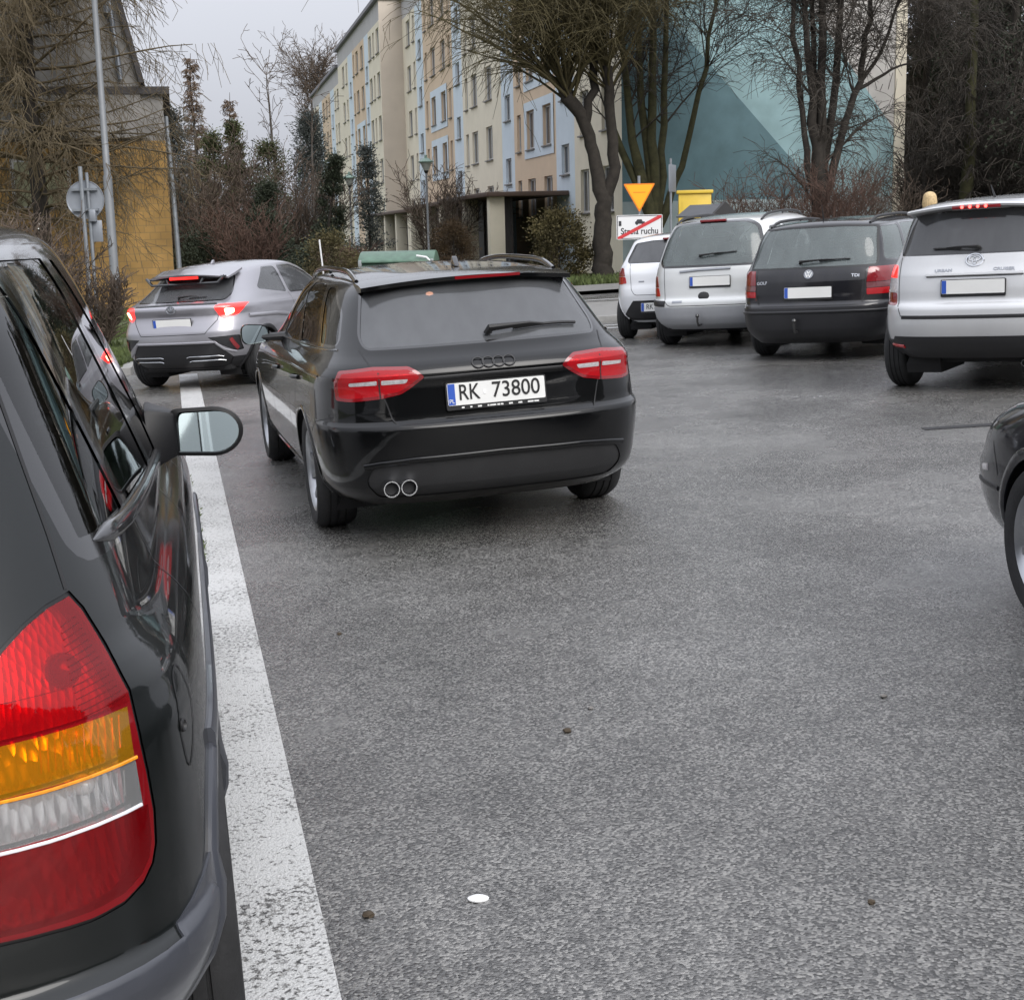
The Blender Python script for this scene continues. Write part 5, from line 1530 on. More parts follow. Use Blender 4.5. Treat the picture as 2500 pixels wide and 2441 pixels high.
def build_old_estate():
    root = car_root('old_estate_car', 'faded black estate car parked between two silver cars, white round badge on its tailgate', *POSE['golf'])
    sh = make_shell('golf', nlow=22, nup=14, NS=44); bp = MATS['faded_black_paint']
    arches(sh, root, (.87, 3.39), .31, .35, bp)
    pane(sh, [(-.675, 1.012), (.675, 1.012), (.685, 1.04), (.625, 1.40), (.3, 1.42), (-.3, 1.42), (-.625, 1.40), (-.685, 1.04)], 'rear', 1, 'rear_window', 'glass_grey', root, .02, tm='black_plastic', rnd=.03)
    for s in (1, -1):
        f = (lambda o: o) if s == 1 else mir
        a = lens(sh, f([(.615, .70), (.82, .70), (.82, .765), (.612, .765)]), 'tail_light', 'lamp_red', root, rnd=.01)
        lens(sh, f([(.612, .77), (.82, .77), (.82, .825), (.61, .825)]), 'reversing_light', 'lamp_smoke' if 'lamp_smoke' in MATS else mat('lamp_smoke', (.16, .05, .055), .12, coat=1), a, rnd=.008)
        lens(sh, f([(.61, .83), (.83, .83), (.83, .985), (.625, .985)]), 'stop_light', 'lamp_red_dark', a, rnd=.012)
    gate = [(-.60, 1.0), (-.60, .70), (-.57, .625), (-.52, .605), (.52, .605), (.57, .625), (.60, .70), (.60, 1.0)]
    g = sh.take(sh.cut(gate, 'rear'), 'tailgate', bp, root)
    sh.seam(gate, w=.008, parent=g)
    bm_ = low_band(sh, root, .585, 'bumper_black', .52, .006)
    sh.bead([(p + n * .006, n) for p, n in sh.path([(-.80, .535), (-.5, .54), (0, .54), (.5, .54), (.80, .535)])], .03, .014, 'bumper_strip', MATS['bumper_black'], bm_)
    blank_plate(sh, root, .0, .745, -.08, .012)
    e = B(); Mf = frame_at(sh, .0, .935, .003); ring(e, Mf, .047, .006); e.lathe([(0, .001), (.046, .001)], 28, Mf)
    em = e.build('round_emblem', MATS['dull_chrome'], g, sm=True)
    k = B()
    for pts in ([(-.02, .036), (0, .006), (.02, .036)], [(-.036, .018), (-.016, -.034), (0, -.004), (.016, -.034), (.036, .018)]):
        for p, q in zip(pts, pts[1:]): k.tube([Mf @ V((p[0], p[1], .004)), Mf @ V((q[0], q[1], .004))], .0045, 6)
    k.build('emblem_letters', MATS['plate_white'], em)['kind'] = 'stuff'
    text_mesh('GOLF', .045, frame_at(sh, -.53, .855, .002) @ Matrix.Rotation(-pi / 2, 4, 'X'), 'model_lettering', MATS['chrome'], g, .0015, sx=1.2, bold=.001)
    text_mesh('TDI', .045, frame_at(sh, .50, .905, .002) @ Matrix.Rotation(-pi / 2, 4, 'X'), 'model_lettering', MATS['chrome'], g, .0015, sx=1.2, bold=.001)
    wiper(sh, root, (-.10, 1.05), (.43, 1.075))
    side_glass(sh, root, [('quarter_window', [(.40, 1.06), (1.02, 1.03), (1.10, 1.405), (.60, 1.395)]), ('rear_door_window', [(1.12, 1.02), (1.95, 1.0), (1.95, 1.415), (1.20, 1.415)]), ('front_door_window', [(2.04, 1.0), (2.95, .99), (2.5, 1.32), (2.25, 1.41), (2.04, 1.415)])], 'glass_grey')
    for s in (1, -1):
        sh.bead(sh.path([(1.3, .58), (3.0, .57)], 'side', s), .05, .014, 'rub_strip', MATS['bumper_black'], root)
        sh.seam([(2.0, .3), (2.0, .99)], 'side', s, .006, parent=root)
        mirror_unit(root, (s * .95, 2.6, 1.0), .18, .13, .10, bp, arm=(s * .80, 2.6, .98))
    rail(sh, root, .55, .55, 2.6, .03, .013)
    tow_ball(root, -.12, .0, .40)
    b = B(); h = sh.hit('top', 0, .68); b.tube([h, h + V((0, -.05, .16))], [.010, .003], 8); b.build('aerial', MATS['black_plastic'], root)
    pane(sh, [(-.62, 1.03), (.62, 1.03), (.56, 1.34), (-.56, 1.34)], 'front', 1, 'windscreen', 'glass_clear', root, 0)
    sh.rest('body', bp, root)
    underbody(root, .25, 4.0, .62, .19, .30); interior(root, .45, 3.1, .64, 2.0, 1.05, z=.46, h=.6)
    wheels(root, .87, 3.39, .312, .855, .195, .195, 'cap', 'steel_wheel')
build_old_estate()

def build_silver_mpv():
    root = car_root('silver_minivan', 'pale silver minivan with rounded rear window and tow bar, parked beside the faded black estate', *POSE['scenic'])
    sh = make_shell('scenic', nlow=22, nup=14, NS=44); bp = MATS['pale_silver_paint']
    arches(sh, root, (.72, 3.3), .30, .345, bp)
    pane(sh, [(-.62, 1.03), (.62, 1.03), (.665, 1.09), (.63, 1.25), (.55, 1.475), (.42, 1.53), (-.42, 1.53), (-.55, 1.475), (-.63, 1.25), (-.665, 1.09)], 'rear', 1, 'rear_window', 'glass_grey', root, .03, tm='gloss_black', rnd=.06)
    for s in (1, -1):
        f = (lambda o: o) if s == 1 else mir
        a = lens(sh, f([(.655, .655), (.80, .655), (.80, .76), (.685, .76)]), 'tail_light', 'lamp_red', root, rnd=.02)
        lens(sh, f([(.685, .765), (.80, .765), (.80, .90), (.72, .905)]), 'stop_light', 'lamp_red_dark', a, rnd=.02)
    gate = round_poly([(-.60, 1.01), (-.575, .60), (-.52, .535), (.52, .535), (.575, .60), (.60, 1.01)], [0, .03, .04, .04, .03, 0])
    g = sh.take(sh.cut(gate, 'rear'), 'tailgate', bp, root); sh.seam(gate, w=.008, parent=g)
    bm_ = low_band(sh, root, .52, 'bumper_silver', .42, .008)
    for s in (1, -1):
        sh.bead([(p + n * .004, n) for p, n in sh.path([(s * .57, .565), (s * .70, .57), (s * .80, .575)])], .075, .012, 'bumper_corner', MATS['bumper_black'], bm_)
    sh.bead(sh.path([(-.36, .952), (-.1, .968), (.3, .975)]), .03, .02, 'grip_strip', MATS['dull_chrome'], g)
    blank_plate(sh, root, .04, .83, -.08, .012)
    e = B(); Mf = frame_at(sh, -.04, .65, .002); e.lathe([(0, .004), (.05, .003), (.056, 0)], 28, Mf @ Matrix.Scale(1.3, 4, V((1, 0, 0)))); e.build('tailgate_lock', MATS['black_plastic'], g, sm=True)
    sh.bead(sh.path([(-.46, .585), (-.32, .588)]), .03, .003, 'model_badge', MATS['dull_chrome'], g)
    wiper(sh, root, (-.10, 1.13), (.36, 1.17))
    b = B(); b.box((-.17, .37, 1.545), (.17, .43, 1.575)); b.build('brake_light', MATS['lamp_red_dark'], root, bev=.008)
    side_glass(sh, root, [('quarter_window', [(.45, 1.10), (.95, 1.06), (.98, 1.46), (.62, 1.44)]), ('rear_door_window', [(1.05, 1.05), (1.85, 1.02), (1.85, 1.49), (1.08, 1.48)]), ('front_door_window', [(1.94, 1.02), (2.95, 1.0), (2.45, 1.38), (2.25, 1.47), (1.94, 1.49)])], 'glass_grey')
    for s in (1, -1):
        sh.seam([(1.9, .3), (1.9, 1.0)], 'side', s, .006, parent=root)
        mirror_unit(root, (s * .95, 2.65, 1.05), .18, .14, .10, bp, arm=(s * .80, 2.65, 1.02))
    rail(sh, root, .555, .6, 2.4, .035, .013, 'black_plastic')
    tow_ball(root, -.09, .0, .36)
    pane(sh, [(-.62, 1.06), (.62, 1.06), (.55, 1.46), (-.55, 1.46)], 'front', 1, 'windscreen', 'glass_clear', root, 0)
    sh.rest('body', bp, root)
    underbody(root, .25, 3.8, .62, .2, .32); interior(root, .4, 3.0, .64, 1.9, 1.0, z=.52, h=.62)
    wheels(root, .72, 3.3, .30, .85, .19, .19, 'cap')
build_silver_mpv()

def build_white_hatch(key, label, name='white_hatchback', txt=True):
    root = car_root(name, label, *POSE[key])
    sh = make_shell('white', nlow=18, nup=12, NS=36); bp = MATS['white_paint']
    arches(sh, root, (.62, 3.19), .30, .345, bp)
    pane(sh, [(-.63, 1.055), (.63, 1.055), (.65, 1.10), (.56, 1.30), (.3, 1.33), (-.3, 1.33), (-.56, 1.30), (-.65, 1.10)], 'rear', 1, 'rear_window', 'glass_priv', root, .012, rnd=.04)
    for s in (1, -1):
        f = (lambda o: o) if s == 1 else mir
        a = lens(sh, f([(.645, .78), (.80, .76), (.80, .87), (.665, .87)]), 'tail_light', 'lamp_red', root, rnd=.02)
        lens(sh, f([(.667, .875), (.80, .875), (.78, .995), (.70, .985)]), 'stop_light', 'lamp_red_dark', a, rnd=.02)
    tr = sh.take(sh.cut([(-.66, .27), (.66, .27), (.70, .355), (.545, .545), (-.545, .545), (-.70, .355)], 'rear'), 'bumper_insert', MATS['bumper_black'], root, off=-.004)
    gate = round_poly([(-.60, 1.04), (-.57, .70), (-.52, .62), (.52, .62), (.57, .70), (.60, 1.04)], [0, .03, .04, .04, .03, 0])
    g = sh.take(sh.cut(gate, 'rear'), 'tailgate', bp, root); sh.seam(gate, w=.007, parent=g)
    h = sh.hit('rear', -.16, .45)
    M, hd = plate(root, (-.16, h.y - .02, .455), .52, .114, -.1)
    if txt: text_mesh('RK', .1, M @ Matrix.Translation((-.14, -.0055, .002)), 'plate_text', MATS['plate_black'], hd, .0006, sx=.8)
    sh.bead(sh.path([(-.46, .80), (-.38, .80)]), .022, .003, 'model_badge', MATS['dull_chrome'], g)
    wiper(sh, root, (0, 1.07), (.40, 1.09))
    b = B(); b.box((-.16, .36, 1.345), (.16, .42, 1.37)); b.build('brake_light', MATS['lamp_red_dark'], root, bev=.008)
    side_glass(sh, root, [('rear_door_window', [(.72, 1.12), (1.52, 1.07), (1.52, 1.34), (1.0, 1.33)]), ('front_door_window', [(1.60, 1.07), (2.7, 1.04), (2.3, 1.25), (1.98, 1.34), (1.60, 1.345)])], 'glass_priv')
    for s in (1, -1):
        sh.seam([(1.56, .3), (1.56, 1.04)], 'side', s, .006, parent=root)
        hs = mirror_unit(root, (s * .94, 2.5, 1.03), .19, .14, .11, bp, arm=(s * .80, 2.5, 1.0))
    pane(sh, [(-.60, 1.08), (.60, 1.08), (.55, 1.32), (-.55, 1.32)], 'front', 1, 'windscreen', 'glass_clear', root, 0)
    sh.rest('body', bp, root)
    underbody(root, .25, 3.6, .62, .2, .32); interior(root, .45, 2.9, .64, 1.75, .95, z=.46, h=.6)
    wheels(root, .62, 3.19, .30, .85, .19, .195, 'five')
build_white_hatch('white', 'white hatchback farthest back in the parked row, partly hidden behind the pale silver minivan')
build_white_hatch('white_ahead', 'white car ahead of the anthracite minivan, only its door mirror showing past the windscreen pillar', 'white_car', txt=False)

def build_crossover():
    root = car_root('crossover_car', 'violet silver crossover with lit brake lights standing on the white line', *POSE['chr'])
    root.matrix_world = root.matrix_world @ Matrix.Scale(.935, 4)
    sh = make_shell('chr', nlow=22, nup=14, NS=44); bp = MATS['violet_silver_paint']
    arches(sh, root, (.84, 3.46), .34, .39, MATS['bumper_black'], lip=.03, lipmat=MATS['bumper_black'])
    pane(sh, [(-.60, 1.10), (.60, 1.10), (.60, 1.16), (.50, 1.38), (-.50, 1.38), (-.60, 1.16)], 'rear', 1, 'rear_window', 'glass_misted', root, .012, rnd=.04)
    for s in (1, -1):
        f = (lambda o: o) if s == 1 else mir
        lens(sh, f([(.65, .90), (.735, .935), (.75, .995), (.655, .995)]), 'brake_glow', 'lamp_hot', root, off=.006, thick=.006, rnd=.02)
        a = lens(sh, f([(.585, .905), (.64, .868), (.76, .905), (.815, .985), (.82, 1.045), (.60, 1.048), (.55, 1.03)]), 'tail_light', 'lamp_lit', root, rnd=.02)
        for ch in [c for c in root.children if c.name.startswith('brake_glow')]: ch.parent = a
        sh.take(sh.cut(round_poly([(.47, .655), (.80, .665), (.80, .48), (.745, .47)], .02), 'rear') if s == 1 else sh.cut(mir(round_poly([(.47, .655), (.80, .665), (.80, .48), (.745, .47)], .02)), 'rear'), 'bumper_vent', MATS['bumper_black'], root, off=-.012)
        b = B(); pth = sh.path([(s * .72, .63), (s * .765, .50)]); sh.bead(pth, .05, .004, 'reflector_strip', MATS['lamp_red_dark'], root)
    sh.take(sh.cut(round_poly([(-.60, .27), (.60, .27), (.70, .40), (.66, .46), (.56, .585), (-.50, .59), (-.62, .46), (-.66, .40)], .02), 'rear'), 'bumper_insert', MATS['bumper_black'], root, off=-.006)
    low_band(sh, root, .40, 'bumper_black', .5, .004, 'lower_cladding')
    for s in (1, -1):
        for z, dx in ((.428, 0), (.375, .02)):
            sh.bead([(p + n * .004, n) for p, n in sh.path([(s * (.16 + dx), z - .012), (s * (.20 + dx), z), (s * .56, z), (s * .61, z - .012)])], .014, .008, 'bumper_trim', MATS['chrome'], root)
    sh.bead(sh.path([(-.72, .44), (-.60, .50), (-.52, .60), (.55, .595), (.64, .50), (.74, .46)]), .03, .014, 'bumper_crease', bp, root)
    gate = [(-.60, 1.05), (-.57, .86), (-.44, .70), (.44, .70), (.57, .86), (.60, 1.05)]
    sh.seam(gate, w=.008, parent=root)
    sh.bead(sh.path([(-.56, 1.055), (0, 1.062), (.56, 1.055)]), .035, .012, 'tail_lip', MATS['gloss_black'], root)
    blank_plate(sh, root, .0, .835, .08, .012)
    e = B(); Mf = frame_at(sh, 0, 1.005, .004); ring(e, Mf, .045, .006, ex=1.35); ring(e, Mf @ Matrix.Translation((0, .01, .002)), .028, .005, ex=.7); ring(e, Mf @ Matrix.Translation((0, .016, .002)), .02, .004, ex=1.6)
    e.build('oval_emblem', MATS['dull_chrome'], root, sm=True)
    # slotted spoiler at the roof edge
    y0, zc = .42, sh.top(0, .5) - .03
    def sp(x): return .40 + .12 * (x / .6) ** 2
    b = B(); N = 20; cols = []
    for i in range(N + 1):
        x = -.57 + 1.14 * i / N; k = (x / .57) ** 2; y = .40 + .14 * k; z = sh.top(x, .75) - .055 - .02 * k
        cols.append([(x, .95, sh.top(x, .95) + .004), (x, y + .2, z + .045), (x, y, z), (x, y + .01, z - .018), (x, y + .22, z + .02), (x, .95, sh.top(x, .95) - .02)])
    for c in cols: b.v += c
    m = 6
    for i in range(N):
        for j in range(m): b.f.append((i * m + j, i * m + (j + 1) % m, (i + 1) * m + (j + 1) % m, (i + 1) * m + j))
    b.f.append(tuple(range(m))); b.f.append(tuple(N * m + j for j in range(m)))
    s0 = b.build('roof_spoiler', bp, root, sm=True, ang=50)
    b = B()
    def bar(p, q, r=.018): b.tube([p, q], r, 6, flat=.8)
    zt = sh.top(0, .75) - .085; zl = zt - .085
    bar((-.55, .53, zt - .015), (.55, .53, zt - .015), .022); bar((-.46, .47, zl), (.46, .47, zl), .02)
    for x0, x1 in ((-.55, -.46), (-.26, -.22), (.26, .22), (.55, .46)):
        bar((x0, .50, zt), (x1, .47, zl), .022)
    b.build('spoiler_frame', MATS['gloss_black'], s0, sm=True)
    b = B(); b.box((-.20, .45, zt - .03), (.20, .47, zt + .005)); b.build('brake_light', MATS['lamp_lit'], s0, bev=.006)
    wiper(sh, root, (.02, 1.11), (.36, 1.13))
    side_glass(sh, root, [('rear_door_window', [(1.0, 1.20), (1.70, 1.12), (1.70, 1.44), (1.38, 1.44)]), ('front_door_window', [(1.80, 1.11), (2.95, 1.09), (2.6, 1.32), (2.2, 1.44), (1.80, 1.445)])], 'glass_priv')
    for s in (1, -1):
        sh.seam([(1.75, .4), (1.75, 1.1)], 'side', s, .006, parent=root)
        sh.bead(sh.path([(.5, .88), (1.2, .86), (2.4, .74)], 'side', s), .05, .02, 'haunch_line', bp, root)
        mirror_unit(root, (s * .98, 2.75, 1.08), .19, .14, .11, bp, arm=(s * .80, 2.75, 1.05))
    h = sh.hit('top', 0, 1.25); b = B(); b.prism([(-.05, 0), (.05, 0), (-.01, .05), (-.03, .05)], -.014, .014, Matrix.Translation(h) @ Matrix.Rotation(-pi / 2, 4, 'Z')); b.build('aerial', bp, root, bev=.005)
    pane(sh, [(-.60, 1.12), (.60, 1.12), (.54, 1.42), (-.54, 1.42)], 'front', 1, 'windscreen', 'glass_clear', root, 0)
    sh.rest('body', bp, root)
    underbody(root, .3, 4.0, .64, .22, .36); interior(root, .7, 3.1, .64, 1.95, 1.15, z=.5, h=.6)
    wheels(root, .84, 3.46, .338, .895, .215, .225, 'five')
build_crossover()

def build_dark_car():
    root = car_root('dark_car', 'dark car at the right edge, only a front wheel and its arch showing', *POSE['dark'])
    root.matrix_world = root.matrix_world @ Matrix.Scale(.93, 4)
    sh = make_shell('golf', nlow=24, nup=12, NS=44); bp = MATS['dark_blue_paint']
    arches(sh, root, (.87, 3.39), .33, .385, bp, lip=.03)
    pane(sh, [(-.66, 1.012), (.66, 1.012), (.60, 1.40), (-.60, 1.40)], 'rear', 1, 'rear_window', 'glass_priv', root, .012)
    for s in (1, -1):
        f = (lambda o: o) if s == 1 else mir
        lens(sh, f([(.615, .70), (.82, .70), (.82, .985), (.625, .985)]), 'tail_light', 'lamp_red', root, rnd=.02)
        pth = sh.path([(3.93, .575), (4.0, .565)], 'side', s); sh.bead(pth, .03, .006, 'side_marker', MATS['lamp_clear'], root)
        sh.bead(sh.path([(3.80, .50), (4.1, .50)], 'side', s), .02, .006, 'bumper_strip', MATS['bumper_black'], root)
        sh.seam([(3.80, .56), (3.86, .70)], 'side', s, .006, parent=root)
        mirror_unit(root, (s * .95, 2.6, 1.0), .18, .13, .10, bp, arm=(s * .80, 2.6, .98))
    low_band(sh, root, .50, 'bumper_black', .3, .006)
    side_glass(sh, root, [('rear_door_window', [(1.12, 1.02), (1.95, 1.0), (1.95, 1.415), (1.20, 1.415)]), ('front_door_window', [(2.04, 1.0), (2.95, .99), (2.5, 1.32), (2.25, 1.41), (2.04, 1.415)])], 'glass_priv')
    blank_plate(sh, root, 0, .745, -.05, .014)
    pane(sh, [(-.62, 1.03), (.62, 1.03), (.56, 1.38), (-.56, 1.38)], 'front', 1, 'windscreen', 'glass_clear', root, 0)
    sh.rest('body', bp, root)
    underbody(root, .25, 4.0, .62, .19, .30); interior(root, .45, 3.1, .64, 2.0, 1.05, z=.46, h=.6)
    wheels(root, .87, 3.39, .335, .865, .215, .225, 'ten')
build_dark_car()
# ------------------------------------------------------------------ trees and shrubs
import numpy as np
mat('bark_dark', (.030, .025, .020), .95, var=.4, vscale=6, bump=.7, bscale=30)
mat('bark_moss', (.060, .058, .026), .95, var=.4, vscale=5, bump=.7, bscale=30)
mat('bark_grey', (.10, .09, .08), .95, var=.3, vscale=6, bump=.5, bscale=30)
mat('twig_brown', (.095, .070, .052), .9, var=.35, vscale=1.5)
mat('twig_larch', (.115, .088, .050), .9, var=.45, vscale=.9)
mat('twig_dark', (.055, .046, .037), .9, var=.35, vscale=1.5)
mat('twig_olive', (.085, .070, .030), .9, var=.35, vscale=1.5)
mat('twig_red', (.10, .06, .045), .9, var=.35, vscale=2)
mat('twig_tan', (.17, .12, .085), .9, var=.3, vscale=1.5)
mat('needle_dark', (.032, .042, .024), .8, var=.5, vscale=1.2)
mat('needle_green', (.065, .075, .028), .8, var=.5, vscale=1.4)
mat('needle_blue', (.070, .080, .074), .8, var=.4, vscale=1.2)
mat('needle_olive', (.075, .062, .022), .85, var=.5, vscale=1.0)
mat('leaf_brown', (.085, .055, .028), .85, var=.5, vscale=2)
mat('grass_blade', (.075, .10, .028), .8, var=.5, vscale=3)
mat('berry_white', (.75, .75, .70), .5)

def np_mesh(name, v, loops, nper):
    """mesh from numpy: v (n,3), faces all with nper corners"""
    me = bpy.data.meshes.new(name)
    n = len(loops) // nper
    me.vertices.add(len(v)); me.vertices.foreach_set('co', np.ascontiguousarray(v, dtype=np.float32).ravel())
    me.loops.add(len(loops)); me.loops.foreach_set('vertex_index', np.ascontiguousarray(loops, dtype=np.int32))
    me.polygons.add(n); me.polygons.foreach_set('loop_start', np.arange(0, n * nper, nper, dtype=np.int32))
    me.update(calc_edges=True)
    me.polygons.foreach_set('use_smooth', [True] * n)
    return me

RMIN = .004                                     # finest twig that is still built
def seg_mesh(name, segs):
    """three-sided tapered sticks from (p0, p1, r0, r1)"""
    a = np.array([tuple(s[0]) + tuple(s[1]) + (s[2], s[3]) for s in segs], dtype=np.float64)
    p0, p1, r0, r1 = a[:, :3], a[:, 3:6], np.maximum(a[:, 6], RMIN), np.maximum(a[:, 7], RMIN * .8)
    d = p1 - p0; d /= np.maximum(np.linalg.norm(d, axis=1, keepdims=True), 1e-9)
    ref = np.where(np.abs(d[:, 2:3]) > .9, np.array([[1., 0, 0]]), np.array([[0, 0, 1.]]))
    u = np.cross(d, ref); u /= np.maximum(np.linalg.norm(u, axis=1, keepdims=True), 1e-9); w = np.cross(d, u)
    vs = []
    for p, r in ((p0, r0), (p1, r1)):
        for k in range(3):
            th = 2 * pi * k / 3
            vs.append(p + (u * cos(th) + w * sin(th)) * r[:, None])
    v = np.stack(vs, 1).reshape(-1, 3)
    base = np.arange(len(a))[:, None] * 6
    f = np.array([[0, 1, 4, 3], [1, 2, 5, 4], [2, 0, 3, 5]])
    loops = (base[:, :, None] + f[None]).reshape(-1)
    return np_mesh(name, v, loops, 4)

def card_mesh(name, c, size, rng, aspect=2.2, dirs=None, spread=.6):
    """small leaf-like quads at points c"""
    n = len(c)
    d = rng.normal(size=(n, 3)) if dirs is None else dirs + rng.normal(size=(n, 3)) * spread
    d /= np.linalg.norm(d, axis=1, keepdims=True) + 1e-9
    q = rng.normal(size=(n, 3)); s = np.cross(d, q); s /= np.linalg.norm(s, axis=1, keepdims=True) + 1e-9
    sz = size * rng.uniform(.6, 1.4, (n, 1))
    L = d * sz; S = s * sz / aspect
    v = np.stack([c - S * .3, c + L * .5 - S, c + L, c + L * .5 + S], 1).reshape(-1, 3)
    return np_mesh(name, v, np.arange(n * 4), 4)

def limb(segs, p, d, L, r, rng, droop=0.0, wig=.12, n=6, taper=.25, up=0.0):
    """a bent limb; returns its points [(pos, dir, radius)]"""
    pts = [(p.copy(), d.copy(), r)]
    for i in range(n):
        t = (i + 1) / n
        d = (d + V((rng.gauss(0, wig), rng.gauss(0, wig), rng.gauss(0, wig) - droop * t + up * t))).normalized()
        q = p + d * (L / n); r2 = r * (1 - (1 - taper) * t)
        segs.append((p, q, pts[-1][2], r2)); p = q; pts.append((p.copy(), d.copy(), r2))
    return pts

def rm(v):
    global RMIN
    RMIN = v

def tree_obj(name, label, loc, trunk_b, crown_me, bark, cmat, group=None, cat='tree', rz=0):
    root = thing(name, label, cat, loc, rz, group)
    if trunk_b is not None:
        if isinstance(trunk_b, B): trunk_b.build('trunk', MATS[bark], root, sm=True, ang=80)
        else: link('trunk', trunk_b, root, MATS[bark])
    if crown_me is not None: link('crown', crown_me, root, MATS[cmat])
    return root

def rnd_dir(rng, lo=-.2, hi=1.0):
    a = rng.uniform(0, 2 * pi); z = rng.uniform(lo, hi); r = sqrt(max(0, 1 - z * z))
    return V((r * cos(a), r * sin(a), z))

def bare_tree(name, label, loc, stems, seed, bark='bark_dark', tw='twig_dark', shoots=26, shoot_len=3.0, twigs=7, twig_len=.9, droop=.05, group=None, side=(0, 0, 0), sub=3, fine=1.0, stem_k=1.0, span=.62):
    """several stems given as polylines [(x,y,z,r)...]; long shoots, then fine twigs"""
    rng = random.Random(seed)
    b = B(); segs = []
    for st in stems:
        pts = [V(p[:3]) for p in st]
        # smooth and roughen the stem
        fine_p, fine_r = [], []
        for i in range(len(pts) - 1):
            for j in range(4):
                t = j / 4
                fine_p.append(pts[i].lerp(pts[i + 1], t) + V((rng.gauss(0, .03), rng.gauss(0, .03), 0)) * (1 if (i or j) else 0)); fine_r.append(st[i][3] + (st[i + 1][3] - st[i][3]) * t)
        fine_p.append(pts[-1]); fine_r.append(st[-1][3])
        b.tube(fine_p, [q * stem_k for q in fine_r], 9)
        H = len(fine_p)
        k = int(shoots * st[-1][4]) if len(st[-1]) > 4 else shoots
        for s_ in range(k):
            i = min(H - 1, int(H * (1 - rng.random() ** 1.6 * span)))
            p = fine_p[i]; r = max(.012, fine_r[i] * rng.uniform(.10, .24))
            d = (rnd_dir(rng, .05, .9) * .9 + V((0, 0, .55)) + V(side)).normalized()
            L = shoot_len * rng.uniform(.5, 1.25)
            main = limb(segs, p, d, L, r, rng, droop, .10, 7, .22, up=.05)
            for q, dd, rr in main[2:]:
                for _ in range(sub):
                    if rng.random() > .8 * fine: continue
                    d2 = (dd + rnd_dir(rng, -.5, .8) * .9).normalized()
                    br = limb(segs, q, d2, shoot_len * rng.uniform(.15, .42), rr * .5 + .002, rng, droop * 1.6, .16, 4, .3)
                    for q2, d3, r3 in br[1:]:
                        for _ in range(2):
                            if rng.random() > fine * .75: continue
                            d4 = (d3 + rnd_dir(rng, -.9, .5) * .9).normalized()
                            limb(segs, q2, d4, twig_len * rng.uniform(.3, 1), max(.0035, r3 * .6), rng, droop * 3 + .05, .15, 2, .5)
    return tree_obj(name, label, loc, b, seg_mesh('crown', segs), bark, tw, group)

def larch(name, label, loc, H, Rb, seed, tw='twig_brown', bark='bark_dark', z0=1.0, whorl=.33, per=5, hang=9, hl=.7, group=None, needles=0, nm='needle_olive', tips=.3, nsize=.10, trunk_r=None, lean=0):
    """conifer without needles (or with a few): drooping limbs hung with fine twigs"""
    rng = random.Random(seed); b = B(); segs = []
    r0 = trunk_r or H * .016
    b.tube([(rng.gauss(0, .03) + lean * i / 8, rng.gauss(0, .03), H * i / 8) for i in range(9)], [r0 * (1 - .93 * i / 8) for i in range(9)], 9)
    z = z0; pts_n = []
    while z < H * .98:
        f = 1 - z / H; R = Rb * (f ** .8) * (1.0 if z > z0 + 1 else .8)
        for k in range(per):
            a = rng.uniform(0, 2 * pi)
            L = max(.25, R * rng.uniform(.65, 1.15))
            d = V((cos(a), sin(a), rng.uniform(-.05, .35)))
            m = limb(segs, V((lean * z / H, 0, z)), d.normalized(), L, max(.006, .012 * L + .004), rng, .16, .09, 7, .2, up=.16)
            for i, (q, dd, rr) in enumerate(m[1:]):
                for _ in range(int(hang * (.4 + .6 * min(1, L / 2)))):
                    if rng.random() > .55: continue
                    d2 = (dd * .5 + V((rng.gauss(0, .5), rng.gauss(0, .5), -.75))).normalized()
                    t = limb(segs, q + dd * rng.uniform(0, L / 7), d2, hl * rng.uniform(.3, 1) * min(1, .4 + L / 3), max(.0035, rr * .35), rng, .12, .2, 3, .5)
                    for q2, d3, r3 in t[1:]:
                        if rng.random() < tips: limb(segs, q2, (d3 + rnd_dir(rng, -.8, .4)).normalized(), hl * .35 * rng.uniform(.4, 1), .0035, rng, .1, .2, 1, .6)
                        if needles: pts_n.append(tuple(q2))
        z += whorl * rng.uniform(.7, 1.3)
    root = tree_obj(name, label, loc, b, seg_mesh('crown', segs), bark, tw, group)
    if needles and pts_n:
        g = np.random.default_rng(seed); P = np.repeat(np.array(pts_n), needles, 0); P = P + g.normal(size=P.shape) * .09
        link('foliage', card_mesh('foliage', P, nsize, g, 3.0), root, MATS[nm])
    return root

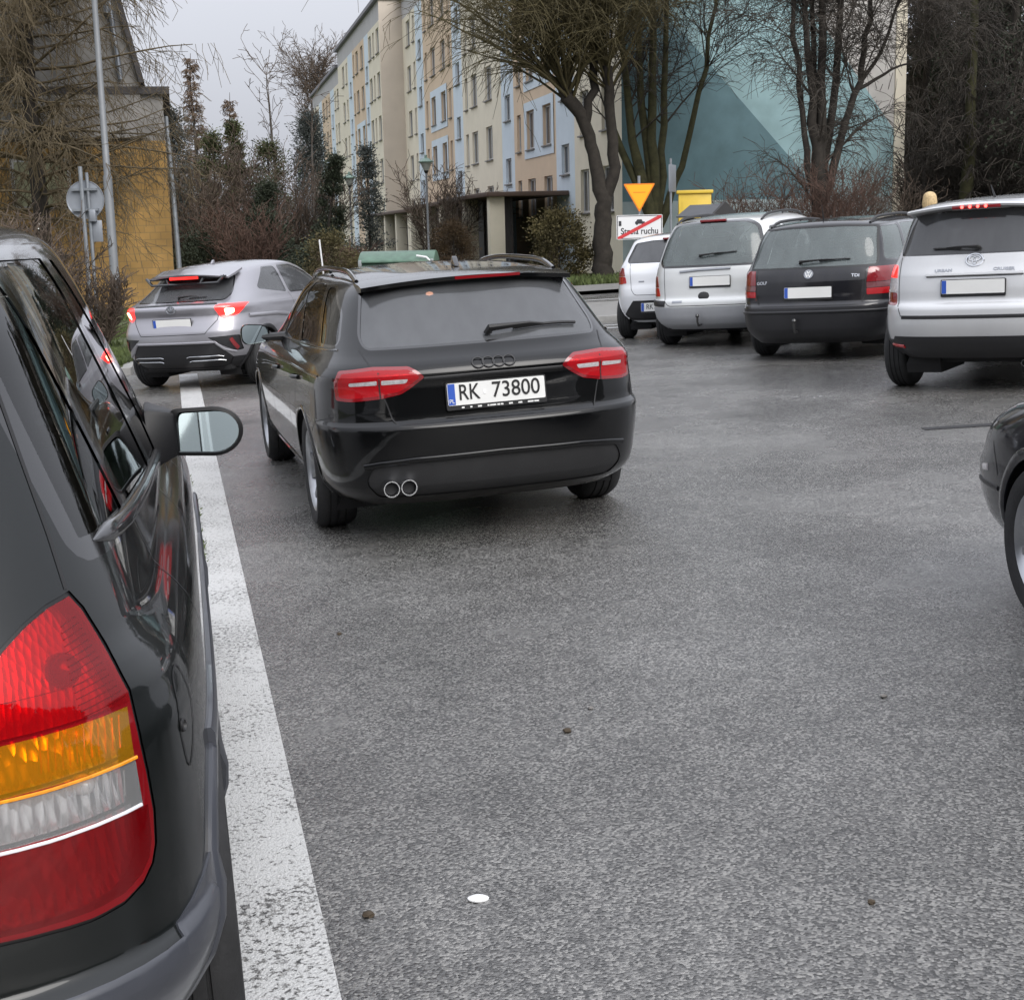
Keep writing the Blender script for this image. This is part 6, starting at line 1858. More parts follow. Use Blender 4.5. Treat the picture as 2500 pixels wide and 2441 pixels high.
def evergreen(name, label, loc, H, R, seed, nm='needle_dark', shape='cone', n=9000, size=.16, group=None, z0=.15, cat='tree', bark='bark_dark', rough=.28, aspect=2.4):
    n = int(n * 1.2); size *= .78; aspect = max(aspect, 3.0) * 1.25
    """dense evergreen: leaf-size faces gathered in clumps through the crown"""
    g = np.random.default_rng(seed); rng = random.Random(seed)
    b = B(); b.tube([(0, 0, 0), (0, 0, H * .5), (0, 0, H * .93)], [max(.03, H * .014), H * .010, .015], 7)
    nc = max(24, int(H * R * 26)); cl = []
    for _ in range(nc):
        t = rng.random() ** (.75 if shape == 'cone' else 1.0)
        z = z0 + (H - z0) * t
        if shape == 'cone': rr = R * (1 - t) ** .75 + .06
        elif shape == 'column': rr = R * (1 - abs(2 * t - .75) ** 3 * .35) * (1 if t < .75 else ((1 - t) / .25) ** .6 + .08)
        else: rr = R * sqrt(max(.05, 1 - (2 * t - .85) ** 2)) if t > .2 else R * .85
        a = rng.uniform(0, 2 * pi); q = rr * sqrt(rng.uniform(.25, 1.0)) * rng.uniform(1 - rough, 1 + rough * .6)
        cl.append((q * cos(a), q * sin(a), z, rng.uniform(.6, 1.3)))
    cl = np.array(cl)
    idx = g.integers(0, len(cl), n)
    cs = .17 * R * (1.0 if shape != 'cone' else 1) + .05
    P = cl[idx, :3] + g.normal(size=(n, 3)) * cs * cl[idx, 3:4] * np.array([1, 1, .8])
    P[:, 2] = np.maximum(P[:, 2], .03)
    out = P.copy(); out[:, 2] = .3 * R; out[:, :2] *= 1.0
    me = card_mesh('crown', P, size, g, aspect, dirs=out / (np.linalg.norm(out, axis=1, keepdims=True) + 1e-6), spread=.6)
    return tree_obj(name, label, loc, b, me, bark, nm, group, cat)

def bare_shrub(name, label, loc, H, R, seed, tw='twig_red', stems=40, group=None, berries=0, fine=1.0, cat='shrub'):
    rng = random.Random(seed); segs = []; tips = []
    b = B()
    for i in range(stems):
        a = rng.uniform(0, 2 * pi); q = rng.random() ** .5 * R * .35
        p = V((q * cos(a), q * sin(a), 0)); d = V((cos(a) * .45 * rng.random(), sin(a) * .45 * rng.random(), 1)).normalized()
        m = limb(segs, p, d, H * rng.uniform(.6, 1.1), .012 * rng.uniform(.7, 1.4), rng, .03, .10, 6, .25)
        for q2, dd, rr in m[1:]:
            for _ in range(3):
                if rng.random() > fine: continue
                t = limb(segs, q2, (dd + rnd_dir(rng, -.2, .8) * .8).normalized(), H * rng.uniform(.1, .32), rr * .55, rng, .04, .15, 3, .35)
                for q3, d3, r3 in t[1:]:
                    if rng.random() < .7 * fine: limb(segs, q3, (d3 + rnd_dir(rng, -.4, .6)).normalized(), H * rng.uniform(.05, .14), max(.003, r3 * .6), rng, .05, .15, 2, .5)
                    tips.append(q3)
    root = thing(name, label, cat, loc, 0, group)
    link('crown', seg_mesh('crown', segs), root, MATS[tw])
    if berries:
        bb = B()
        for q in rng.sample(tips, min(berries, len(tips))):
            bb.lathe([(0, .015), (.014, .006), (.014, -.006), (0, -.015)], 6, Matrix.Translation(q))
        o = bb.build('berries', MATS['berry_white'], root, sm=True); o['kind'] = 'stuff'
    return root

# --- left: the old larch by the road and what stands below it
rm(.0075)
larch('larch_tree', 'tall bare larch with drooping brown branches at the left edge', gp(-12.0, 38.6, .05), 21.0, 5.2, 11, 'twig_larch', z0=2.6, whorl=.33, per=6, hang=7, hl=1.3, tips=.5, trunk_r=.24)
bare_shrub('snowberry_shrub', 'brown bare shrub with white berries below the larch', gp(-8.1, 24.2, .08), 1.9, 1.4, 21, 'twig_brown', 40, berries=40)
bare_shrub('bare_shrub', 'brown bare shrub against the ochre wall beside the lamp pole', gp(-10.2, 31.0, .08), 2.2, 1.4, 22, 'twig_brown', 36, berries=20)
bare_shrub('bare_shrub', 'low brown shrub at the foot of the round sign', gp(-6.75, 24.0, .08), 1.2, .7, 23, 'twig_brown', 30)
# --- the thicket at the end of the road
rm(.011)
larch('slim_larch', 'slim pale brown larch above the thicket at the end of the road', (-12.1, 60, -.6), 9.5, 1.15, 31, 'twig_tan', 'bark_grey', z0=3.4, whorl=.20, per=6, hang=8, hl=.5, tips=.3)
larch('slim_larch', 'smaller pale larch right of the slim larch in the thicket', (-10.75, 60.5, -.6), 8.0, .85, 32, 'twig_tan', 'bark_grey', z0=3.5, whorl=.20, per=6, hang=7, hl=.4, tips=.3)
evergreen('arborvitae', 'tall green arborvitae column in front of the slim larch', (-11.05, 58, -.4), 6.1, .55, 33, 'needle_green', 'column', 16000, .11)
evergreen('arborvitae', 'darker arborvitae column right of the tall green one', (-10.2, 58, -.4), 6.4, .42, 34, 'needle_green', 'column', 12000, .11)
evergreen('spruce_tree', 'dark spruce rising behind the corner of the old house', (-12.0, 55, -.4), 6.5, 1.0, 35, 'needle_blue', 'cone', 14000, .13, aspect=3.5)
evergreen('spruce_tree', 'broad olive green conifer mid thicket under the bare tree', (-8.9, 58, -.4), 5.6, .95, 36, 'needle_green', 'round', 14000, .12, aspect=3.5)
evergreen('spruce_tree', 'blue grey spruce hard against the far end of the apartment block', (-9.3, 75, -.4), 8.0, 1.35, 37, 'needle_blue', 'cone', 18000, .15, aspect=3.5)
for i, (x, y, h, r, nm, lb) in enumerate((
        (-11.3, 52, 3.6, 1.0, 'needle_blue', 'blue grey juniper beside the pole at the old house corner'),
        (-9.4, 47, 1.9, 1.5, 'needle_dark', 'low dark yew above the roof of the crossover'),
        (-7.6, 48, 2.6, .9, 'needle_dark', 'dark yew left of the leaning juniper'),
        (-5.3, 46, 1.8, 1.2, 'needle_dark', 'dark yew behind the black estate car roof'),
        (-8.2, 53, 3.8, .7, 'needle_dark', 'narrow dark yew standing in the middle of the thicket'))):
    evergreen('yew_shrub', lb, (x, y, -.4), h, r, 40 + i, nm, 'round', 13000, .10, cat='shrub', aspect=3)
for i, (x, y, h, r, tw, lb) in enumerate((
        (-10.9, 53, 4.4, 1.5, 'twig_brown', 'tall brown bare bush left in the thicket'),
        (-9.2, 55, 4.6, 1.6, 'twig_brown', 'tall brown bare bush in the middle of the thicket'),
        (-7.2, 54, 4.0, 1.3, 'twig_brown', 'brown bare bush right in the thicket'),
        (-10.0, 49, 3.0, 1.5, 'twig_brown', 'brown brush behind the roof of the crossover'),
        (-7.9, 46, 2.6, 1.3, 'twig_red', 'reddish brush right behind the crossover'),
        (-4.6, 43, 1.5, 1.3, 'twig_red', 'low reddish bush left of the green waste container'))):
    bare_shrub('bare_bush', lb, (x, y, -.4), h, r, 50 + i, tw, 46, fine=.9)
rm(.013)
bare_tree('bare_tree', 'thin bare tree with upright branches above the thicket', (-9.3, 62, -.4), [[(0, 0, 0, .10), (.05, 0, 4, .08), (0, 0, 6.5, .05), (-.1, 0, 8.6, .012, 1)]], 61, 'bark_grey', 'twig_brown', 16, 1.5, droop=-.03, sub=1, twig_len=.4, fine=.35)
bare_tree('bare_tree', 'thin grey bare tree right of the one with upright branches', (-7.7, 62, -.4), [[(0, 0, 0, .09), (.05, 0, 4, .06), (.1, 0, 7.4, .012, 1)]], 65, 'bark_grey', 'twig_brown', 12, 1.3, droop=-.03, sub=1, twig_len=.4, fine=.35)
rm(.022)
bare_tree('bare_tree', 'grey bare tree left of the apartment block roof', (-17.6, 148, -.4), [[(0, 0, 0, .4), (.1, 0, 6, .3), (0, 0, 11, .2), (-.3, 0, 16, .04, 1)]], 62, 'bark_grey', 'twig_brown', 60, 5.2, droop=-.02, sub=3, twig_len=1.0, fine=.7)
rm(.011)
lj = evergreen('leaning_juniper', 'dark leaning juniper in front of the far facade', (-6.35, 52, -.3), 4.7, .42, 63, 'needle_dark', 'column', 11000, .11, aspect=3)
lj.rotation_euler = (0, .17, 0)
evergreen('young_spruce', 'narrow ragged spruce before the middle of the facade', (-5.2, 60, -.3), 5.3, .62, 64, 'needle_blue', 'cone', 6000, .13, rough=.7, aspect=3.5)
evergreen('leafy_shrub', 'olive green shrub with a white stake in front of the yews', (-4.1, 36, -.2), 1.75, .75, 65, 'needle_olive', 'round', 7000, .08, cat='shrub')
evergreen('trimmed_hedge', 'clipped brown hedge in front of the porch pillars', (-1.35, 45, 0), 1.85, .62, 66, 'leaf_brown', 'column', 14000, .06, cat='hedge', rough=.05)
evergreen('leafy_shrub', 'pale olive shrub between the porch and the pollard willow', (1.75, 41.2, .05), 1.95, .85, 67, 'needle_olive', 'round', 9000, .10, cat='shrub')
bare_shrub('bare_bush', 'brown leafless bush before the peach wall', (-2.2, 56, 0), 3.6, .9, 68, 'twig_brown', 30)
# --- the pollard willow before the facade
rm(.0068)
def arching(root_stems, label, loc, seed):
    pass
bare_tree('pollard_willow', 'big pollard willow with long arching shoots before the apartment block', gp(2.88, 40.7, -.05),
          [[(0, 0, 0, .46), (.05, 0, .6, .36), (.06, 0, 1.6, .33), (.06, 0, 2.3, .30), (-.15, .1, 3.6, .23), (-.40, .1, 4.5, .23), (-.85, 0, 5.1, .27), (-1.0, 0, 5.5, .2, 1.5)],
           [(.10, 0, 2.1, .25), (.42, 0, 3.2, .22), (.32, .1, 4.6, .19), (.25, 0, 5.9, .2, 1.2)],
           [(-.35, .1, 4.4, .17), (-.1, .2, 5.6, .16), (-.15, .1, 6.6, .15, 1.1)]],
          71, 'bark_dark', 'twig_olive', 46, 5.0, twigs=8, twig_len=1.1, droop=.13, side=(-.30, -.1, .22), sub=3, fine=.62, stem_k=.75, span=.22)
bare_tree('pollard_willow', 'mossy many stemmed willow beside the yellow warning triangle', gp(4.75, 43.5, -.05),
          [[(0, 0, 0, .40), (0, 0, 1.5, .34), (-.7, 0, 4.0, .2), (-1.0, 0, 7.5, .12), (-1.1, 0, 11, .04, .6)], [(.0, 0, 1.4, .26), (-.1, 0, 4, .22), (-.05, 0, 8, .14), (-.1, 0, 12, .04, .6)],
           [(.1, 0, 1.5, .22), (.75, 0, 3.2, .15), (1.5, 0, 6.0, .11), (2.0, 0, 9.5, .05, .7)], [(0, 0, 1.6, .2), (-.4, .2, 5, .18), (-.5, .2, 9, .08, .6)], [(.1, 0, 1.5, .18), (.25, .3, 4.4, .17), (.4, .3, 8.4, .1, .6)], [(-.1, 0, 1.5, .2), (-1.2, .2, 4.4, .16), (-1.7, .3, 8.4, .1, .8)]],
          72, 'bark_moss', 'twig_dark', 40, 3.2, droop=.04, sub=3, fine=.62, stem_k=.65, span=.5)
bare_tree('bare_tree', 'bare tree with a fan of straight stems before the teal gable', gp(8.55, 38.5, -.05),
          [[(0, 0, 0, .42), (0, 0, 1.2, .36), (0, 0, 2.1, .32), (-.30, 0, 4.5, .15), (-.65, 0, 8.5, .07, .7)], [(-.1, 0, 1.9, .17), (-.45, 0, 3.6, .12), (-.75, 0, 6.0, .10), (-.85, 0, 9.5, .05, .8)],
           [(.0, 0, 2.0, .22), (-.02, 0, 5, .17), (.0, 0, 9, .11, .7)], [(.1, 0, 1.9, .2), (.50, 0, 3.6, .15), (.95, 0, 4.9, .13), (1.15, 0, 6.4, .10), (1.35, 0, 9, .05, .7)],
           [(.08, .1, 2.0, .18), (.35, .1, 5, .15), (.65, .1, 9, .09, .7)], [(.85, 0, 4.7, .09), (1.5, 0, 5.6, .07), (2.1, 0, 7.6, .04, .7)], [(.9, 0, 4.7, .08), (1.8, 0, 5.2, .05), (2.8, 0, 5.5, .02, .7)], [(-.05, .1, 2.0, .15), (-.2, .2, 5, .12), (-.3, .3, 9, .06, .7)]],
          73, 'bark_dark', 'twig_dark', 26, 2.2, droop=.11, sub=4, fine=.75, stem_k=.66)
bare_shrub('root_shoots', 'reddish shoots round the foot of the fan shaped tree', gp(8.55, 38.0, 0), 2.5, 1.5, 74, 'twig_red', 60)
bare_shrub('bare_bush', 'pinkish bare bush left of the fan shaped tree at the gable', gp(6.9, 39.5, 0), 2.4, 1.7, 75, 'twig_red', 40, berries=22, fine=.8)
bare_shrub('bare_bush', 'thin bare bush right of the fan shaped tree at the gable', gp(10.3, 39.5, 0), 2.5, 1.6, 76, 'twig_brown', 36, berries=16, fine=.8)
# --- the dark wood on the right
rm(.012)
for i, (x, y, H, R, lb, nd) in enumerate((
        (15.6, 53.5, 13.5, 1.7, 'dark larch at the edge of the wood beside the gable', 0),
        (17.0, 52.0, 14.0, 2.4, 'tall dark larch second from the gable', 1),
        (13.4, 41.5, 13.0, 1.35, 'mossy trunked larch above the silver compact car', 0),
        (15.8, 45.0, 14.0, 1.9, 'dark larch third in the wood at the right', 1),
        (17.6, 50.0, 15.0, 3.2, 'dark larch deep in the wood at the right', 1),
        (15.6, 39.5, 12.5, 2.5, 'dark larch nearest the right edge', 1))):
    larch('wood_larch', lb, gp(x, y, -.2), H, R, 80 + i, 'twig_dark', 'bark_moss' if i == 2 else 'bark_dark', z0=1.2, whorl=.38, per=5, hang=7, hl=.95, tips=.25, group='dark larches of the wood', needles=nd, nm='needle_dark', nsize=.09, trunk_r=.22)
for i, (x, y, h) in enumerate(((14.6, 49, 4.6), (13.3, 43.5, 3.4), (14.5, 42.5, 4.2), (16.4, 45, 5.0))):
    bare_shrub('undergrowth_bush', ('bare bush at the gable end of the wood', 'bare bush left of the mossy trunk', 'bare bush right of the mossy trunk', 'tall bare bush at the right edge of the wood')[i], gp(x, y, -.1), h, 2.2, 90 + i, 'twig_dark', 50)
evergreen('spruce_tree', 'dark spruce filling the gap between the larches of the wood', gp(18.0, 56, -.3), 13.0, 4.2, 95, 'needle_dark', 'cone', 20000, .28, aspect=3)
evergreen('spruce_tree', 'dark spruce behind the edge of the wood beside the gable', gp(18.0, 60, -.3), 8.5, 2.4, 96, 'needle_dark', 'cone', 14000, .26, aspect=3)

# --- grass: verge, strip beyond the far pavement, tufts beside the white line
def grass(name, label, polys, n, h, seed, m='grass_blade', zoff=.0):
    g = np.random.default_rng(seed); P = []
    per = n // len(polys)
    for (x0, x1, y0, y1, zz) in polys:
        xy = np.stack([g.uniform(x0, x1, per), g.uniform(y0, y1, per)], 1)
        z = np.array([gz(x) for x in xy[:, 0]]) + zz
        P.append(np.column_stack([xy, z]))
    P = np.concatenate(P)
    d = np.tile(np.array([[0, 0, 1.0]]), (len(P), 1))
    o = link(name, card_mesh(name, P, h, g, 9.0, d, .35), None, MATS[m])
    return tag(o, label, 'grass', kind='stuff')
grass('verge_grass', 'short winter grass on the verge at the left', [(-9.5, -6.4, 20, 24.5, .09), (-10.5, -6.9, 24.5, 30, .09), (-6.5, -5.3, 19.75, 22.6, .09), (-12, -8.6, 30, 39, .09)], 26000, .11, 5)
grass('bank_grass', 'rough grass round the foot of the willow', [(-4.4, 9, 37.6, 41.5, .02), (9, 22, 36, 42, .02)], 26000, .22, 6)
def along_line(name, label, spans, n, h, seed):
    g = np.random.default_rng(seed); P = []
    for y0, y1, o0, o1 in spans:
        k = n // len(spans); y = g.uniform(y0, y1, k); x = np.array([lx(q) for q in y]) - g.uniform(o0, o1, k)
        P.append(np.column_stack([x, y, np.array([gz(q) for q in x])]))
    P = np.concatenate(P); d = np.tile(np.array([[0, 0, 1.0]]), (len(P), 1))
    return tag(link(name, card_mesh(name, P, h, g, 8.0, d, .6), None, MATS['grass_blade']), label, 'grass', kind='stuff')
along_line('line_grass', 'tufts of grass growing at the edge of the white line', [(7.3, 7.9, .05, .16), (8.0, 9.4, .06, .2), (9.6, 10.2, .10, .2)], 900, .03, 7)

# unseen dark foliage mass added behind the camera to darken the cars' reflections
def added_backdrop():
    g = np.random.default_rng(99); n = 9000
    a = g.uniform(-2.55, -.25, n); r = g.uniform(21, 30, n); z = 12 * g.random(n) ** .8
    r = r + (z / 11) * 4
    P = np.column_stack([r * np.cos(a) * 1.5 + 6, r * np.sin(a), z - 1.0])
    o = link('wood', card_mesh('wood', P, 1.7, g, 1.6), None, MATS['needle_dark'])
    return tag(o, 'dark foliage mass added behind the photographer to darken car reflections', 'wood', kind='stuff')
added_backdrop()
# ------------------------------------------------------------------ street furniture, signs, the passer-by, small things on the road
mat('galvanised', (.28, .30, .32), .45, .6, var=.15, vscale=6)
mat('lamp_grey', (.19, .20, .21), .5, .2, var=.1)
mat('lamp_glass', (.45, .47, .45), .3); mat('lamp_green', (.16, .24, .20), .5)
mat('sign_back', (.30, .32, .35), .45, .4, var=.1); mat('sign_white', (.72, .72, .72), .4); mat('sign_red', (.55, .045, .05), .4); mat('sign_yellow', (.86, .42, .015), .4); mat('sign_orange', (.80, .22, .015), .4); mat('sign_ink', (.03, .03, .035), .5)
mat('cabinet_yellow', (.62, .43, .05), .45, var=.06); mat('bin_green', (.065, .125, .085), .4, var=.3, vscale=6); mat('bin_grey', (.25, .27, .27), .5); mat('shed_dark', (.03, .028, .028), .6); mat('shed_roof', (.075, .078, .085), .5, var=.1)
mat('skin', (.50, .30, .21), .5); mat('blond_hair', (.52, .38, .20), .55, var=.3, vscale=30); mat('coat_dark', (.03, .03, .04), .85); mat('shoe', (.02, .02, .02), .6)

def pole(parent, pts, r, m, name='pole', n=12):
    b = B(); b.tube(pts, r, n); return b.build(name, MATS[m], parent, sm=True, ang=50)

# tall lamp pole on the verge
t = thing('street_lamp', 'tall grey lamp pole with black base on the verge before the ochre wall', 'street lamp', gp(-9.36, 35.5, .08))
pole(t, [(0, 0, 0), (0, 0, 3.4), (0, 0, 3.45), (0, 0, 9.6)], [.11, .11, .085, .06], 'lamp_grey')
pole(t, [(0, 0, 0), (0, 0, .95)], [.135, .125], 'black_plastic', 'base_sleeve')
pole(t, [(0, 0, 9.5), (.3, -.1, 10.0), (1.2, -.3, 10.2)], [.05, .045, .04], 'lamp_grey', 'arm')
b = B(); b.box((1.1, -.42, 10.12), (1.75, -.22, 10.24)); b.build('lamp_head', MATS['lamp_grey'], t, bev=.03)
# concrete pole at the corner of the old house
t = thing('utility_pole', 'thin pale pole at the right corner of the old house', 'pole', gp(-9.0, 41.2, 0))
pole(t, [(0, 0, 0), (-.05, 0, 3.2), (-.1, 0, 5.3)], [.08, .07, .055], 'galvanised')
# round sign seen from behind on twin posts
t = thing('road_sign', 'round road sign seen from behind on two grey posts', 'sign', gp(-7.06, 25.0, .0))
pole(t, [(0, 0, 0), (0, 0, 3.12)], .035, 'galvanised', 'post'); pole(t, [(.085, .06, 0), (.085, .06, 3.02)], .03, 'galvanised', 'post')
b = B(); M = Matrix.Translation((.02, .10, 2.57)) @ Matrix.Rotation(pi / 2, 4, 'X'); b.lathe([(0, 0), (.30, 0), (.315, .012), (.322, .012), (.322, -.006), (0, -.006)], 40, M); d = b.build('sign_disc', MATS['sign_back'], t, sm=True, ang=30)
for z in (2.40, 2.74):
    b = B(); b.box((-.2, .02, z - .02), (.24, .09, z + .02)); b.build('clamp', MATS['galvanised'], d)
b = B(); b.box((.05, .09, 1.86), (.27, .12, 2.22)); b.build('small_plate', MATS['sign_back'], t, bev=.004)
b = B(); b.box((.10, -.02, 2.20), (.20, .10, 2.40)); b.build('small_box', MATS['sign_back'], t, bev=.01)

def park_lamp(label, loc, h, s=1.0, tone='lamp_grey'):
    t = thing('park_lamp', label, 'street lamp', loc, group='park lamps along the facade')
    pole(t, [(0, 0, 0), (0, 0, 1.0), (0, 0, 1.02), (0, 0, h)], [.075 * s, .07 * s, .05 * s, .042 * s], tone)
    b = B(); b.lathe([(.05, h), (.11 * s, h + .06), (.24 * s, h + .36 * s), (.23 * s, h + .37 * s), (.04, h + .08)], 24); b.build('lamp_bowl', MATS['lamp_glass'], t, sm=True)
    b = B(); b.lathe([(.30 * s, h + .36 * s), (.31 * s, h + .40 * s), (.14 * s, h + .52 * s), (.05, h + .55 * s), (.04, h + .66 * s), (0, h + .67 * s)], 24); b.build('lamp_cap', MATS['lamp_green'], t, sm=True)
    b = B(); b.lathe([(.045, h - .05), (.10 * s, h + .02), (.06, h + .09)], 18); b.build('lamp_socket', MATS['black_plastic'], t, sm=True)
park_lamp('nearer park lamp with cone shaped lantern before the cream facade', gp(-2.25, 48.0, -.1), 3.75, .8)
park_lamp('farther park lamp with cone shaped lantern left of the young spruce', gp(-6.14, 62.0, -.2), 4.05, .9)
t = thing('post', 'short grey post among the bushes in the thicket', 'pole', (-7.1, 56, -.5)); pole(t, [(0, 0, 0), (0, 0, 3.6)], [.06, .05], 'galvanised'); b = B(); b.box((-.14, -.1, 3.55), (.14, .1, 3.68)); b.build('post_cap', MATS['galvanised'], t)

# give-way triangle with the end-of-zone plate under it
t = thing('give_way_sign', 'yellow give way triangle above a white end of traffic zone plate', 'sign', gp(3.21, 33.0, .0))
pole(t, [(0, 0, 0), (0, 0, 2.62)], .035, 'galvanised', 'post')
tri = lambda k, c=2.235: [(-.36 * k, c + .215 * k), (0, c - .42 * k), (.36 * k, c + .215 * k)]
b = B(); b.prism(round_poly(tri(1.0), .04, 4)[::-1], -.060, -.045); s = b.build('triangle', MATS['sign_orange'], t)
b = B(); b.prism(round_poly(tri(.86), .03, 4)[::-1], -.066, -.061); s2 = b.build('triangle_face', MATS['sign_yellow'], s)
text_mesh('STOP', .075, Matrix.Translation((0, -.068, 2.66)), 'triangle_text', MATS['sign_orange'], s2, .0005) if False else None
b = B(); b.prism([(-.14, 2.245), (.14, 2.245), (.14, 2.265), (-.14, 2.265)], -.0675, -.0665); b.build('faded_lettering', MATS['sign_orange'], s2)
b = B(); b.prism(round_poly([(-.52, 1.220), (.52, 1.220), (.52, 1.760), (-.52, 1.760)], .03, 3), -.060, -.045); p = b.build('zone_plate', MATS['sign_white'], t)
for w in ((-.505, .505, 1.235, 1.250), (-.505, .505, 1.730, 1.745), (-.505, -.49, 1.250, 1.730), (.49, .505, 1.250, 1.730)):
    b = B(); b.box((w[0], -.0625, w[2]), (w[1], -.0605, w[3])); b.build('plate_border', MATS['sign_ink'], p)
text_mesh('Strefa ruchu', .20, Matrix.Translation((.0, -.0625, 1.395)), 'zone_text', MATS['sign_ink'], p, .0008, sx=.86, bold=.003)['kind'] = 'stuff'
b = B(); b.prism([(-.10, 1.560), (.12, 1.560), (.12, 1.610), (.07, 1.615), (.05, 1.660), (-.05, 1.660), (-.08, 1.615), (-.10, 1.610)], -.0635, -.0605); c = b.build('car_symbol', MATS['sign_ink'], p)
for x in (-.06, .07):
    b = B(); b.lathe([(0, 0), (.025, 0), (.025, -.004), (0, -.004)], 12, Matrix.Translation((x, -.0612, 1.560)) @ Matrix.Rotation(-pi / 2, 4, 'X')); b.build('symbol_wheel', MATS['sign_ink'], c)
b = B(); b.prism([(-.47, 1.520), (-.41, 1.520), (-.41, 1.630), (-.47, 1.630)], -.0635, -.0605); b.build('pictogram', MATS['sign_ink'], p)
b = B(); b.prism([(-.50, 1.235), (-.42, 1.235), (.50, 1.690), (.50, 1.745), (.44, 1.745), (-.50, 1.275)], -.0665, -.0640); b.build('red_bar', MATS['sign_red'], p)
t = thing('narrow_sign', 'narrow grey sign seen almost edge on, right of the yellow triangle', 'sign', gp(4.29, 36.0, .08), 1.15)
pole(t, [(0, 0, 0), (0, 0, 3.0)], .03, 'galvanised', 'post'); b = B(); b.box((-.28, -.05, 2.2), (.28, -.03, 2.85)); b.build('sign_plate', MATS['sign_back'], t, bev=.005)
# yellow cabinet and the little roofed shed
t = thing('yellow_cabinet', 'tall yellow cabinet before the teal gable', 'cabinet', gp(5.15, 38.0, .05), -.1)
b = B(); b.box((-.42, -.25, 0), (.42, .25, 2.18)); b.build('cabinet_body', MATS['cabinet_yellow'], t, bev=.02); b = B(); b.box((-.47, -.30, 2.18), (.47, .30, 2.27)); b.build('cabinet_lid', MATS['cabinet_yellow'], t, bev=.02)
b = B(); b.box((-.33, -.262, .2), (.33, -.252, 2.0)); dr = b.build('cabinet_door', MATS['cabinet_yellow'], t, bev=.004); b = B(); b.box((.24, -.285, 1.05), (.28, -.262, 1.2)); b.build('handle', MATS['black_plastic'], dr)
t = thing('roofed_board', 'small dark shelter with grey roof behind the pale silver minivan', 'shelter', gp(4.35, 30.2, .04), -.8)
b = B(); b.add([(-.46, -.45, 1.60), (.40, -.45, 1.60), (.40, 0, 1.83), (-.46, 0, 1.83), (.40, .45, 1.60), (-.46, .45, 1.60), (-.46, -.45, 1.57), (.40, -.45, 1.57), (.40, .45, 1.57), (-.46, .45, 1.57)], [(0, 1, 2, 3), (3, 2, 4, 5), (6, 7, 1, 0), (8, 9, 5, 4), (9, 8, 7, 6)]); b.build('shelter_roof', MATS['shed_roof'], t)
b = B(); b.prism([(-.50, 1.56), (.50, 1.56), (0, 1.88)], .40, .46, Matrix.Rotation(-pi / 2, 4, 'Z')); b.build('roof_end', MATS['shed_dark'], t)
b = B(); b.box((-.40, -.36, 0), (.36, .36, 1.56)); b.build('shelter_body', MATS['shed_dark'], t, bev=.01)
# green waste container
t = thing('waste_container', 'green wheeled waste container showing above the black estate car roof', 'container', gp(-1.85, 27.0, -.03), -.06)
b = B(); b.prism([(-.60, .25), (.60, .25), (.68, 1.18), (-.68, 1.18)], -.45, .45); b.build('container_body', MATS['bin_green'], t, bev=.03)
b = B(); n = 10; o = [(-.5 + i / n, 1.22 + .17 * sin(pi * i / n)) for i in range(n + 1)]
Mr = Matrix.Rotation(pi / 2, 4, 'Z'); b.prism([(-.52, 1.18)] + [(x * 1.04, z) for x, z in o] + [(.52, 1.18)], -.70, .70, Mr); l = b.build('container_lid', MATS['bin_green'], t, bev=.02)
for x in (-.66, .66):
    b = B(); b.box((x - .03, -.53, 1.12), (x + .03, .53, 1.24)); b.build('lid_hinge', MATS['bin_grey'], l, bev=.01)
b = B(); b.tube([(.38, -.47, 1.30), (.56, -.51, 1.27), (.63, -.5, 1.20)], .02, 6); b.build('lid_handle', MATS['sign_white'], l, sm=True)
for x in (-.5, .5):
    for y in (-.32, .32):
        b = B(); b.lathe([(0, .03), (.10, .03), (.10, -.03), (0, -.03)], 14, Matrix.Translation((x, y, .10)) @ Matrix.Rotation(pi / 2, 4, 'Y')); b.build('wheel', MATS['rubber'], t)
        b = B(); b.box((x - .04, y - .04, .1), (x + .04, y + .04, .27)); b.build('castor', MATS['bin_grey'], t)
# white tag in the shrub
t = thing('white_stake', 'short white leaning stake in the olive shrub', 'stake', (-4.3, 35.2, -.1)); b = B(); b.tube([(.12, 0, 0), (0, 0, 1.60)], .02, 8); b.build('stake', MATS['sign_white'], t)

